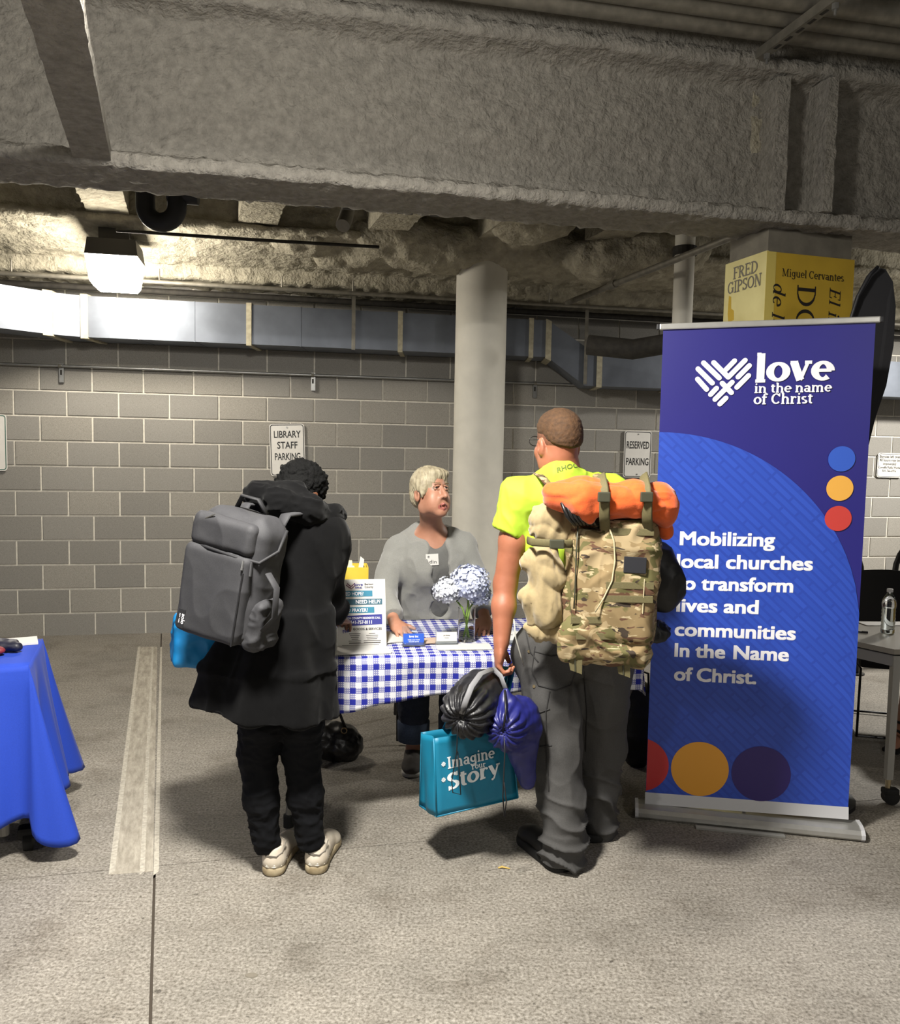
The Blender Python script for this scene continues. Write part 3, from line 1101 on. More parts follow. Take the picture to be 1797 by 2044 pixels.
# humps of fireproofing round the column head
hb = Body(0.03)
for xx, yy, YY, rr in ((780, 500, 6.2, .24), (870, 520, 6.3, .26), (1000, 515, 6.4, .28), (1090, 530, 6.5, .25), (1230, 545, 6.3, .25), (1060, 470, 5.9, .2), (690, 530, 6.4, .2), (1330, 530, 6.2, .24), (600, 500, 6.1, .17)):
    hb.ell(at(xx, yy, YY) + np.array([0, 0.1, .12]), (rr * 1.5, rr * 1.1, rr * .75), k=0.1)
hb.build('spray_hump', M_SPRAY2, rear, disp=lambda V, N: vnoise(V, 11, 4, 9) * 0.05)

# ---- columns
rc = at(955, 900, 6.5)
col_ = MB()
col_.lathe([(0.197, 0), (0.197, 3.1)], (rc[0], rc[1], 0), 48)
tag(col_.build('pillar_round', M_PILLAR, smooth=True, auto=50, loc=(rc[0], rc[1], 0)), 'round pale painted concrete column behind the grey-haired woman', 'column', kind='structure')

pier = None
PC = at(1528, 600, 4.4)
pt = math.atan(0.30)
PX = np.array([math.cos(pt), math.sin(pt), 0])
PN = np.array([-math.sin(pt), math.cos(pt), 0])
P0 = np.array([PC[0], PC[1], 0])
pier = thing('pillar_square', 'square concrete pier clad with painted book covers behind the banner', 'pillar', P0, kind='structure')
MB().prism([(0.006, 0.006), (0.535, 0.006), (0.535, 0.335), (0.006, 0.335)], P0, PX, PN, (0, 0, 1), 2.86).build('pier_core', M_PIERC, pier)
M_YEL = mat('yellow_book_cover', 'b3942c', 0.6, var=0.08, vscale=7, col2=None)
M_CREAM = mat('cream_book_cover', 'd3c98e', 0.65, col2='c2b67a', vscale=5)
M_YEDGE = mat('book_spine_edge', 'c7b45e', 0.65)
M_INK = mat('dark_print_ink', '1c1612', 0.6)
M_GREYINK = mat('faded_grey_ink', '6d675c', 0.7)
M_STAIN = mat('yellow_paint_stain', 'b99a2e', 0.7)
bz0, bz1 = 0.02, 2.655
cov = MB().prism([(0.0, -0.012), (0.545, -0.012), (0.545, 0.0), (0.0, 0.0)], P0 + [0, 0, bz0], PX, PN, (0, 0, 1), bz1 - bz0).build('front_cover', M_YEL, pier)
cov2 = MB().prism([(-0.012, -0.012), (0.0, -0.012), (0.0, 0.345), (-0.012, 0.345)], P0 + [0, 0, bz0], PX, PN, (0, 0, 1), bz1 - bz0 + 0.004).build('spine_cover', M_CREAM, pier)
MB().prism([(-0.0125, -0.0135), (0.045, -0.0135), (0.045, -0.0121), (-0.0125, -0.0121)], P0 + [0, 0, bz0], PX, PN, (0, 0, 1), bz1 - bz0).build('spine_edge', M_YEDGE, pier)
fo = P0 - PN * 0.0122
Z3 = np.array([0, 0, 1.0])
serif_text('author_lettering', 'Miguel Cervantes', fo + PX * 0.085 + Z3 * 2.535, PX, Z3, 0.055, M_INK, cov, T=0.10, t=0.05, fit=0.39)
# title written down the cover
DN = -Z3
for tx, bx, sz, it in (('El in', 0.392, 0.098, .22), ('DON', 0.185, 0.163, 0), ('de la', 0.035, 0.105, .22)):
    serif_text('title_lettering', tx, fo + PX * bx + Z3 * 2.50, DN, PX, sz, M_INK, cov, T=0.11, t=0.045, italic=it, track=.03)
so = P0 - PX * 0.0122 + PN * 0.345
SX = -PN
serif_text('author_lettering', 'FRED', so + SX * 0.075 + Z3 * 2.562, SX, Z3, 0.088, M_GREYINK, cov2, T=0.13, t=0.07, fit=0.215)
serif_text('author_lettering', 'GIPSON', so + SX * 0.03 + Z3 * 2.488, SX, Z3, 0.088, M_GREYINK, cov2, T=0.13, t=0.07, fit=0.295)
MB().prism([(0.05, 0), (0.10, 0.01), (0.095, 0.06), (0.07, 0.075), (0.065, 0.14), (0.045, 0.15), (0.04, 0.05)], so + Z3 * 2.33, SX, Z3, np.cross(SX, Z3), 0.0008).build('paint_drip', M_STAIN, cov2)

# ================================================================== SERVICES
# ---- visible lamp
LP = at(231, 530, 5.9)
lamp = thing('ceiling_lamp', 'square hooded garage lamp glowing white under the rear girder', 'lamp', (LP[0], LP[1], 3.12))
M_HOOD = mat('dark_lamp_hood', '3b3833', 0.6)
M_LENS = mat('glowing_lamp_lens', 'ffffff', 0.4, emit='fff6e6', strength=LENS_STRENGTH)
LR = rotz(TH)
zt = at(231, 487, 5.9)[2]
zm = at(231, 519, 5.9)[2]
zb = at(231, 578, 5.9)[2]
hw = 0.168
mb = MB()
mb.prism([(-hw * .93, -hw * .93), (hw * .93, -hw * .93), (hw * .93, hw * .93), (-hw * .93, hw * .93)], (LP[0], LP[1], zt - .01), LR[:, 0], LR[:, 1], (0, 0, 1), 0.012)
vv = []
for z, w_ in ((zt, hw * .93), (zm, hw * 1.02)):
    vv += [np.array([LP[0], LP[1], z]) + LR @ np.array([a * w_, b * w_, 0]) for a, b in ((-1, -1), (1, -1), (1, 1), (-1, 1))]
mb.add(vv, [(i, (i + 1) % 4, (i + 1) % 4 + 4, i + 4) for i in range(4)])
mb.build('hood', M_HOOD, lamp, fix=False)
mb = MB()
vv = []
lv = ((zm - .001, hw * 1.0), (zm - .06, hw * .96), (zb + 0.03, hw * .86), (zb, hw * .74))
for z, w_ in lv:
    vv += [np.array([LP[0], LP[1], z]) + LR @ np.array([a * w_, b * w_, 0]) for a, b in ((-1, -1), (1, -1), (1, 1), (-1, 1))]
ff = [(3, 2, 1, 0), (12, 13, 14, 15)]
for k in range(3):
    ff += [(k * 4 + i, k * 4 + (i + 1) % 4, k * 4 + 4 + (i + 1) % 4, k * 4 + 4 + i) for i in range(4)]
mb.add(vv, ff)
mb.build('lens', M_LENS, lamp)
MB().box((LP[0], LP[1], zt + .045), (0.2, 0.12, 0.10), LR).build('mounting_box', M_HOOD, lamp)
MB().tube([(LP[0], LP[1], zt + 0.03), (LP[0], LP[1], zt + 0.3)], 0.012, 8).build('stem', M_CONDUIT, lamp)

# ---- duct along the wall
DQ0, DQ1 = 7.0, 7.34
duct = thing('air_duct', 'rectangular galvanised air duct running along the block wall and stepping down', 'duct', WF(0, 7.1, 2.4))


def duct_piece(name, A, B, m=M_GALV, grow=0.0):
    """A, B: (front point xy, back point xy, z0, z1)"""
    vv = []
    for (f_, b_, z0, z1) in (A, B):
        f_, b_ = np.array(f_), np.array(b_)
        dn = (b_ - f_) / np.linalg.norm(b_ - f_) * grow
        vv += [(*(f_ - dn), z0 - grow), (*(b_ + dn), z0 - grow), (*(b_ + dn), z1 + grow), (*(f_ - dn), z1 + grow)]
    return MB().add(vv, [(3, 2, 1, 0), (4, 5, 6, 7)] + [(i, (i + 1) % 4, (i + 1) % 4 + 4, i + 4) for i in range(4)]).build(name, m, duct)


def st(s, z0, z1):
    return (WF(s, DQ0, 0)[:2], WF(s, DQ1, 0)[:2], z0, z1)


def s_of(x, q=7.0, z=2.5):
    """where a sight line over picture column x meets the plane q"""
    k = (x - CXP) / FPX
    return q * k / (1 - k * 0.212) / UX[0]


z0, z1 = 2.40, 2.71
elb = s_of(165)
bendf, bendb = np.array([-3.27, 5.95]), np.array([-3.58, 6.05])
farf, farb = np.array([-3.5, 4.9]), np.array([-3.84, 4.95])
sE = st(elb, z0, z1)
e1 = (np.array([sE[0][0] - .16, sE[0][1] - .11]), np.array([sE[1][0] - .2, sE[1][1] - .05]), z0, z1)
duct_piece('duct_section', e1, (bendf, bendb, z0, z1))
duct_piece('duct_section', (bendf, bendb, z0, z1), (farf, farb, z0, z1))
duct_piece('elbow', sE, e1)
cuts = [elb, s_of(496), s_of(794), s_of(1052)]
for a, b_ in zip(cuts[:-1], cuts[1:]):
    duct_piece('duct_section', st(a, z0, z1), st(b_, z0, z1))
    n_ = 3
    for k in range(1, n_):
        s_ = a + (b_ - a) * k / n_
        duct_piece('crease', st(s_ - .003, z0, z1), st(s_ + .003, z0, z1), grow=0.003)
for s_ in cuts[1:]:
    duct_piece('seam', st(s_ - .02, z0, z1), st(s_ + .02, z0, z1), M_GALVSEAM, 0.012)
duct_piece('seam', st(elb - 0.0, z0, z1), st(elb + .05, z0, z1), M_GALVSEAM, 0.012)
duct_piece('seam', (e1[0], e1[1], z0, z1), (e1[0] + np.array([-.05, -.05]), e1[1] + np.array([-.05, -.03]), z0, z1), M_GALVSEAM, 0.012)
d0, d1 = 2.17, 2.50
sA, sB = s_of(1085), s_of(1160)
duct_piece('duct_section', st(cuts[-1], z0, z1), st(sA, z0, z1))
duct_piece('offset_section', st(sA, z0, z1), st(sB, d0, d1))
duct_piece('seam', st(sA - .02, z0, z1), st(sA + .03, z0 - .02, z1 - .02), M_GALVSEAM, 0.012)
sC = s_of(1188)
duct_piece('duct_section', st(sB, d0, d1), st(sC, d0, d1))
duct_piece('seam', st(sC - .025, d0, d1), st(sC + .025, d0, d1), M_GALVSEAM, 0.012)
sD = s_of(1330)
duct_piece('duct_section', st(sC, d0, d1), st(sD, d0, d1))
duct_piece('seam', st(sD - .025, d0, d1), st(sD + .025, d0, d1), M_GALVSEAM, 0.012)
duct_piece('duct_section', st(sD, d0, d1), st(s_of(1640), d0, d1))
duct_piece('duct_section', st(s_of(1640), d0, d1), st(6.2, d0, d1))
for x_, za, zb_ in ((702, z1, 2.9), (1160, d1, 2.9)):
    s_ = s_of(x_)
    MB().box(WF(s_, 6.985, (za + zb_) / 2 - .16), (0.03, 0.006, zb_ - za + .32), rotz(TH)).build('hanger_strap', M_STEEL, duct)
# damper port
pp = at(212, 657, 6.47)
MB().lathe([(0.022, -0.004), (0.022, 0.004), (0.012, 0.006)], pp, 16, R=np.array(Matrix.Rotation(math.radians(90), 3, 'X'))).build('test_port', M_GALVSEAM, duct)

# ---- wall conduit with strut brackets
cz = 2.205
con = thing('wall_conduit', 'thin zinc conduit running level across the block wall on small brackets', 'conduit', WF(0, 7.36, cz))
MB().tube([WF(-5, 7.372, cz), WF(6, 7.372, cz)], 0.012, 10).build('pipe', M_CONDUIT, con, smooth=True, auto=50)
for x_ in (123, 622, 1062):
    s_ = s_of(x_, 7.38)
    br = MB().box(WF(s_, 7.40, cz - .055), (0.035, 0.022, 0.15), rotz(TH)).build('bracket', M_CONDUIT, con)
    MB().box(WF(s_, 7.388, cz - .05), (0.014, 0.004, 0.04), rotz(TH)).build('slot', M_DARKPIPE, br)
    MB().tube([WF(s_ - .012, 7.372, cz), WF(s_ + .012, 7.372, cz)], 0.016, 10).build('clamp', M_STEEL, br)

# ---- pipe lines under the rear girder
con2 = thing('ceiling_conduit', 'long steel pipe hung below the rear girder above the duct', 'pipe', WF(0, 6.92, 2.83))
MB().tube([WF(-5, 6.92, 2.83), WF(6, 6.92, 2.83)], 0.017, 10).build('pipe', M_STEEL, con2, smooth=True, auto=50)
for x_ in (30, 320, 560, 700, 1085):
    s_ = s_of(x_, 6.92)
    MB().tube([WF(s_, 6.92, 2.83), WF(s_, 6.92, 2.93)], 0.006, 6).build('hanger_rod', M_STEEL, con2)
con3 = thing('ceiling_pipe', 'dark iron pipe lying close above the long steel pipe', 'pipe', WF(0, 7.12, 2.80))
MB().tube([WF(-5, 7.16, 2.80), WF(6, 7.16, 2.80)], 0.025, 10).build('pipe', M_DARKPIPE, con3, smooth=True, auto=50)
br0, br1 = np.array([0.95, 7.05, 2.84]), np.array([1.66, 4.75, 2.86])
spk = thing('sprinkler_pipe', 'slanting sprinkler branch pipe with a red-brown head', 'pipe', br0)
MB().tube([br0, br1], 0.022, 10).build('pipe', M_STEEL, spk, smooth=True, auto=50)
hp = br0 + (br1 - br0) * 0.33
MB().lathe([(0.018, 0), (0.018, .03), (0.008, .035), (0.008, .075), (0.028, .08), (0.028, .085)], hp + [0, 0, .015], 12).build('sprinkler_head', mat('red_brown_brass', '5b3a28', 0.5, 0.5), spk)
MB().tube([hp + (br1 - br0) * -.02, hp + (br1 - br0) * .02], 0.03, 10).build('coupling', M_STEEL, spk)
dp0 = at(1365, 560, 6.0)
dp = thing('down_pipe', 'pale vertical drain pipe hanging behind the square pier', 'pipe', (dp0[0], dp0[1], 2.5))
MB().tube([(dp0[0], dp0[1], 2.42), (dp0[0], dp0[1], 3.2)], 0.07, 18).build('pipe', M_PILLAR, dp, smooth=True, auto=50)
MB().tube([(dp0[0], dp0[1], 3.0), (dp0[0], dp0[1], 3.06)], 0.085, 18).build('collar', M_DARKPIPE, dp)
MB().tube([np.array([dp0[0], dp0[1], 2.47]), np.array([dp0[0] - .02, dp0[1] + .05, 2.40]), np.array([dp0[0] - .3, dp0[1] + .2, 2.36]), np.array([dp0[0] - .62, dp0[1] + .3, 2.40])], 0.075, 14).build('elbow', M_DARKPIPE, dp, smooth=True)

# ---- black trap and drain line behind the girder flange
tc0 = at(322, 412, 4.6)
trap = thing('drain_trap', 'black plastic u-shaped drain trap hanging under the girder', 'trap', (tc0[0], tc0[1], 2.78))
rad = 0.086
arc = [tc0 + np.array([-rad, 0, 0.14])] + [tc0 + np.array([-rad * math.cos(a), 0, -rad * math.sin(a)]) for a in np.linspace(0, math.pi, 14)] + [tc0 + np.array([rad, 0, .06])]
MB().tube(arc, 0.051, 18, up=(0, 1, 0)).build('trap_bend', M_BLACKPIPE, trap, smooth=True, auto=50)
MB().tube([tc0 + np.array([rad - .05, 0, .07]), tc0 + np.array([rad + .11, 0.02, .065])], 0.05, 16).build('outlet', M_BLACKPIPE, trap, smooth=True, auto=50)
dr = thing('drain_line', 'dark iron drain line with couplings running behind the girder flange', 'pipe', WF(0, 4.8, 2.98))
s0_, s1_ = s_of(400, 4.9), s_of(950, 4.9)
MB().tube([WF(s0_, 4.9, 2.975), WF(s1_, 4.9, 3.0)], 0.04, 14).build('pipe', M_DARKPIPE, dr, smooth=True, auto=50)
for x_, L_, mm in ((405, .05, M_STEEL), (640, .09, M_DARKPIPE), (690, .07, M_DARKPIPE), (760, .06, M_STEEL), (800, .09, M_DARKPIPE), (862, .09, M_DARKPIPE)):
    s_ = s_of(x_, 4.9)
    MB().tube([WF(s_ - L_ / 2, 4.9, 2.985), WF(s_ + L_ / 2, 4.9, 2.985)], 0.052, 14).build('coupling', mm, dr, smooth=True, auto=50)
pe = at(690, 452, 4.95)
MB().tube([pe + [0, 0.1, .12], pe + [0, 0.02, .06], pe + [-.01, -.05, -.01]], 0.042, 14).build('stub', M_STEEL, dr, smooth=True, auto=50)
cw0, cw1 = at(232, 460, 5.4), at(757, 493, 5.75)
wr = MB().tube([cw0, (cw0 + cw1) / 2 + [0, 0, -.004], cw1], 0.011, 8).build('ceiling_rod', M_DARKPIPE, smooth=True, auto=50)
tag(wr, 'thin rusty rod hung level under the joists beside the lamp', 'rod')

# ---- trapeze of pipes at the top of the front girder
for k, (q, z, r_) in enumerate(((3.83, 3.64, .052), (3.70, 3.645, .05), (3.57, 3.65, .052))):
    pw = MB().tube([WF(s_of(820, q) if k else s_of(700, q), q, z), WF(4.5, q, z)], r_, 14).build('overhead_pipe', M_STEEL, smooth=True, auto=50)
    tag(pw, ('grey steel pipe lying next to the front girder on the trapeze hanger', 'second grey pipe out from the front girder on the trapeze hanger', 'outermost grey pipe from the front girder on the trapeze hanger')[k], 'pipe', 'bundled pipes on the trapeze hanger')
ta, tb = np.array([1.62, 3.72, 3.565]), np.array([1.50, 4.18, 3.565])
tr = thing('pipe_hanger', 'slotted strut trapeze hanger on threaded rods under the bundled pipes', 'hanger', ta)
_s, _d, _t = basis(tb - ta)
MB().box((ta + tb) / 2, (0.045, np.linalg.norm(tb - ta) + .12, 0.045), np.stack([_s, _d, _t], 1)).build('strut', M_STEEL, tr)
for k in range(5):
    c_ = ta + (tb - ta) * (0.15 + .17 * k) + np.array([0, 0, -.0235])
    MB().box(c_, (0.016, 0.045, 0.002), np.stack([_s, _d, _t], 1)).build('slot', M_DARKPIPE, tr)
for p_, zz in ((ta, 3.95), (tb, 3.58)):
    MB().tube([p_ + [0, 0, -.07], [p_[0], p_[1], zz]], 0.006, 8).build('rod', M_CONDUIT, tr)
    MB().lathe([(0.016, -.012), (0.016, .012)], p_ + [0, 0, -.034], 6).build('nut', M_CONDUIT, tr)

# ---- parking signs on the wall
M_SIGN = mat('white_sign_sheet', 'd9d6d0', 0.45, var=0.03, vscale=20)
M_SIGNK = mat('black_sign_ink', '111111', 0.5)


def rounded(w, h, r, n=5):
    out = []
    for cx, cy, a0 in ((w / 2 - r, h / 2 - r, 0), (-w / 2 + r, h / 2 - r, 90), (-w / 2 + r, -h / 2 + r, 180), (w / 2 - r, -h / 2 + r, 270)):
        out += [(cx + r * math.cos(math.radians(a0 + 90 * k / n)), cy + r * math.sin(math.radians(a0 + 90 * k / n))) for k in range(n + 1)]
    return out


def ring(mb, outer, inner, o, ex, ey, off, mi=0):
    n = len(outer)
    ez = np.cross(ex, ey)
    vv = [o + ex * a + ey * b + ez * off for a, b in outer] + [o + ex * a + ey * b + ez * off for a, b in inner]
    mb.add(vv, [(i, (i + 1) % n, n + (i + 1) % n, n + i) for i in range(n)], mi)


def wall_sign(name, label, x, y, w, h, tilt, lines, border=0.006, bolts=True, green=False):
    k = (x - CXP) / FPX
    d = FWD * FPX + RGT * (x - CXP) - UPV * (y - CYP)
    O = np.array([0, 7.395, 0])
    t_ = np.dot(O - CAMP, NX) / np.dot(d, NX)
    c = CAMP + d * t_
    ex = UX * math.cos(tilt) + np.array([0, 0, 1]) * math.sin(tilt)
    ey = -UX * math.sin(tilt) + np.array([0, 0, 1]) * math.cos(tilt)
    root = thing(name, label, 'sign', c)
    MB().prism(rounded(w, h, 0.025), c, ex, ey, -np.cross(ex, ey), 0.004).build('sign_plate', M_SIGN, root)
    mb = MB()
    ring(mb, rounded(w - .014, h - .014, 0.022), rounded(w - .014 - border * 2, h - .014 - border * 2, 0.017), c, ex, ey, 0.0012)
    mb.build('border', mat('green_sign_ink', '1d5b4c', .5) if green else M_SIGNK, root, fix=False)
    for (txt, cy, size, fit) in lines:
        text_mesh('lettering', txt, c + ey * cy, ex, ey, size, M_SIGNK, root, bold=0.012, fit=fit, lift=0.0014)
    if bolts:
        for sg in (1, -1):
            MB().lathe([(0.007, 0), (0.007, .003)], c + ey * sg * (h / 2 - .03) + np.cross(ex, ey) * .001, 8, R=np.stack([ex, ey, np.cross(ex, ey)], 1)).build('bolt', M_CONDUIT, root)
    return root


wall_sign('staff_sign', 'white sign reading library staff parking only', 574, 898, 0.295, 0.445, 0.035,
          [('LIBRARY', 0.105, 0.083, .225), ('STAFF', 0.012, 0.083, .17), ('PARKING', -0.085, 0.083, .215), ('ONLY', -0.18, 0.083, .14)])
wall_sign('reserved_sign', 'grey-white sign reading reserved parking', 1273, 907, 0.275, 0.435, -0.006, [('RESERVED', 0.055, 0.095, .225), ('PARKING', -0.10, 0.095, .225)])
wall_sign('bicycle_sign', 'small sign about bicycles left over forty-eight hours', 1776, 929, 0.28, 0.245, -0.01,
          [('Bicycles left over', 0.075, 0.038, .24), ('48 hours may be', 0.04, 0.038, .235), ('impounded', 0.004, 0.036, .15), ('Corvallis Public Works', -0.032, 0.034, .25), ('541-766-6916', -0.066, 0.032, .16)], border=.004, bolts=False)
wall_sign('parking_sign', 'white sign with a dark green border cut by the picture edge', -27, 883, 0.30, 0.45, 0.0, [('PARKING', 0.03, 0.08, .2)], green=True)
# ================================================================== PROPS
def onz(x, y, z=0.0):
    d = FWD * FPX + RGT * (x - CXP) - UPV * (y - CYP)
    return CAMP + d * ((z - CAMH) / d[2])


Z3 = np.array([0, 0, 1.0])

# ------------------------------------------------------------------ roll-up banner
M_ALU = mat('brushed_aluminium', 'b9b8b4', 0.35, 0.7, var=0.05, vscale=30)
M_ALUW = mat('silver_leader_strip', 'bfbfc2', 0.5, 0.1)
M_CAPB = mat('black_end_cap', '16161a', 0.5)
M_WHITEP = mat('white_print', 'e9e8ee', 0.5)
M_NAVY = mat('deep_indigo_print', '232072', 0.42, var=0.03, vscale=3)


def banner_blue():
    m = bpy.data.materials.new('royal_blue_print_with_faint_weave')
    m.use_nodes = True
    nt = m.node_tree
    b = nt.nodes['Principled BSDF']
    uv = nt.nodes.new('ShaderNodeUVMap')
    mp = nt.nodes.new('ShaderNodeMapping')
    mp.inputs['Rotation'].default_value = (0, 0, math.radians(43))
    br = nt.nodes.new('ShaderNodeTexBrick')
    br.offset = 0.5
    br.squash = 2.0
    br.squash_frequency = 3
    br.inputs['Color1'].default_value = lin('2c4db4')
    br.inputs['Color2'].default_value = lin('2747ab')
    br.inputs['Mortar'].default_value = lin('2542a4')
    br.inputs['Scale'].default_value = 5.0
    br.inputs['Mortar Size'].default_value = 0.028
    br.inputs['Mortar Smooth'].default_value = 0.2
    br.inputs['Brick Width'].default_value = 0.62
    br.inputs['Row Height'].default_value = 0.14
    for a, c in ((uv.outputs['UV'], mp.inputs['Vector']), (mp.outputs['Vector'], br.inputs['Vector']), (br.outputs['Color'], b.inputs['Base Color'])):
        nt.links.new(a, c)
    b.inputs['Roughness'].default_value = 0.42
    return m


M_BBLUE = banner_blue()
BA, BB = np.array([.880, 3.558, 0]), np.array([1.732, 3.387, 0])
bx_ = (BB - BA) / np.linalg.norm(BB - BA)
bn_ = np.array([bx_[1], -bx_[0], 0])      # towards the photographer
tl = 0.025
BEX = bx_ * math.cos(tl) + Z3 * math.sin(tl)
BEY = Z3
BW = 0.853
ban = thing('roll_up_banner', 'tall blue and indigo roll-up banner lettered in white on a silver stand', 'banner', (BA + BB) / 2)


def bp_(a, z, off=0.0):
    return BA + BEX * a + BEY * z + bn_ * off


# fabric: indigo sheet, then the royal-blue field printed on it
sheet = MB()
sheet.grid(lambda u, v: bp_(0.01 + (BW - .02) * u, 0.06 + (2.125 - .06) * v, 0.004 * math.sin(u * 5 + v * 2) * (v * (1 - v))), 16, 30, uvfn=lambda u, v: (u, v))
fab = sheet.build('banner_sheet', M_NAVY, ban, smooth=True)


def arc_z(a):
    return 0.84 + math.sqrt(max(0, 0.848 ** 2 - a * a))


fld = MB()
fld.grid(lambda u, v: bp_(0.01 + (BW - .02) * u, 0.10 + (arc_z(0.01 + (BW - .02) * u) - 0.10) * v, 0.0030), 40, 30, uvfn=lambda u, v: ((BW - .02) * u, (arc_z((BW - .02) * u) - .1) * v))
fld.build('blue_field', M_BBLUE, fab, smooth=True)


def disc(name, a, z, r, m, off=0.0045, clip_a=None):
    pts = []
    for k in range(48):
        t = 2 * math.pi * k / 48
        aa, zz = a + r * math.cos(t), z + r * math.sin(t)
        if clip_a is not None:
            aa = max(aa, clip_a)
        pts.append(bp_(aa, zz, off))
    MB().add(pts, [tuple(range(48))]).build(name, m, fab, fix=False)


M_DB, M_DY, M_DR = mat('blue_dot_print', '2d55b8', .45), mat('amber_dot_print', 'dca345', .45), mat('red_dot_print', 'bb3a34', .45)
M_DP = mat('plum_dot_print', '2a1a63', .45)
disc('dot', .742, 1.571, .052, M_DB)
disc('dot', .741, 1.450, .052, M_DY)
disc('dot', .741, 1.325, .052, M_DR)
disc('dot', -.015, .226, .119, mat('deep_red_dot_print', 'b8262a', .45), clip_a=.011)
disc('dot', .235, .224, .121, mat('gold_dot_print', 'd6952f', .45))
disc('dot', .488, .221, .121, M_DP)
for txt, z, w_, a0 in (('Mobilizing', 1.205, .381, .112), ('local churches', 1.107, .544, .106), ('to transform', 1.012, .474, .106), ('lives and', .916, .334, .111), ('communities', .810, .488, .109), ('In the Name', .718, .461, .111), ('of Christ.', .613, .338, .110)):
    text_words('slogan_lettering', txt, bp_(a0, z, .0045), BEX, BEY, .083, M_WHITEP, fab, w_, lift=0, thick=.032)
serif_text('logo_lettering', 'love', bp_(.385, 1.893, .0045), BEX, BEY, .157, M_WHITEP, fab, T=.19, t=.085, fit=.306, lift=0)
serif_words('logo_lettering', 'in the name', bp_(.387, 1.847, .0045), BEX, BEY, .054, M_WHITEP, fab, T=.15, t=.085, fit=.302, lift=0)
serif_words('logo_lettering', 'of Christ', bp_(.387, 1.800, .0045), BEX, BEY, .060, M_WHITEP, fab, T=.15, t=.085, fit=.232, lift=0)
bars = [((455, 828), (568, 934)), ((418, 868), (522, 968)), ((418, 938), (484, 1010)), ((525, 828), (630, 930)), ((630, 930), (740, 818)), ((612, 878), (668, 820)),
        ((697, 930), (770, 855)), ((692, 1000), (768, 922)), ((590, 970), (656, 1036)), ((513, 1046), (552, 1004)), ((545, 1080), (658, 965)), ((580, 1112), (620, 1072))]
lg = MB()
for ib, (p, q) in enumerate(bars):
    def cv(c):
        X, Y = 1270 + c[0] / 3.41, 480 + c[1] / 3.41
        return np.array([.149 + (X - 1388) * .00199, 1.993 - (Y - 715) * .00208])
    a, b_ = cv(p), cv(q)
    d = (b_ - a) / np.linalg.norm(b_ - a)
    n_ = np.array([-d[1], d[0]])
    r_ = .0103
    pts = [b_ + r_ * (d * math.cos(t) + n_ * math.sin(t)) for t in np.linspace(-math.pi / 2, math.pi / 2, 7)] + [a + r_ * (-d * math.cos(t) - n_ * math.sin(t)) for t in np.linspace(-math.pi / 2, math.pi / 2, 7)]
    lg.add([bp_(x, y, .0045 + ib * .00003) for x, y in pts], [tuple(range(14))])
lg.build('heart_logo', M_WHITEP, fab, fix=False)
BR = np.stack([BEX, -bn_, BEY], 1)
MB().bevbox(bp_(BW / 2, 2.132, 0), (BW + .012, .022, .026), .005, BR).build('top_rail', M_ALU, ban)
for sg in (0, 1):
    MB().bevbox(bp_(-.012 if sg == 0 else BW + .012, 2.132, 0), (.012, .024, .024), .003, BR).build('rail_cap', M_CAPB, ban)
MB().add([bp_(.008, .052, .012), bp_(BW - .008, .052, .012), bp_(BW - .008, .102, .003), bp_(.008, .102, .003), bp_(.008, .05, .006), bp_(BW - .008, .05, .006), bp_(BW - .008, .1, -.002), bp_(.008, .1, -.002)],
         [(0, 1, 2, 3), (7, 6, 5, 4), (0, 4, 5, 1), (3, 2, 6, 7), (1, 5, 6, 2), (0, 3, 7, 4)]).build('leader_strip', M_ALUW, ban)
hs = MB()
prof = [(-.055, .004), (.055, .004), (.066, .015), (.066, .032), (.052, .046), (.02, .054), (-.03, .054), (-.055, .04)]
H0 = BA + bx_ * -.02
hs.prism(prof, H0, bn_, Z3, bx_, .905)
hs.build('base_housing', M_ALU, ban)
for s_ in (-.02 - .014, -.02 + .905):
    pc = [(a * 1.06, b_ * 1.06 + .001) for a, b_ in prof]
    MB().prism(pc, BA + bx_ * s_, bn_, Z3, bx_, .014).build('end_cap', M_ALUW, ban)
MB().box(BA + bx_ * .40 + bn_ * .085 + Z3 * .005, (.36, .03, .008), np.stack([bx_, -bn_, Z3], 1)).build('swing_foot', M_ALU, ban)
MB().tube([BA + bx_ * .43 - bn_ * .03 + Z3 * .05, BA + bx_ * .43 - bn_ * .03 + Z3 * 2.13], .008, 8).build('support_pole', M_ALU, ban)


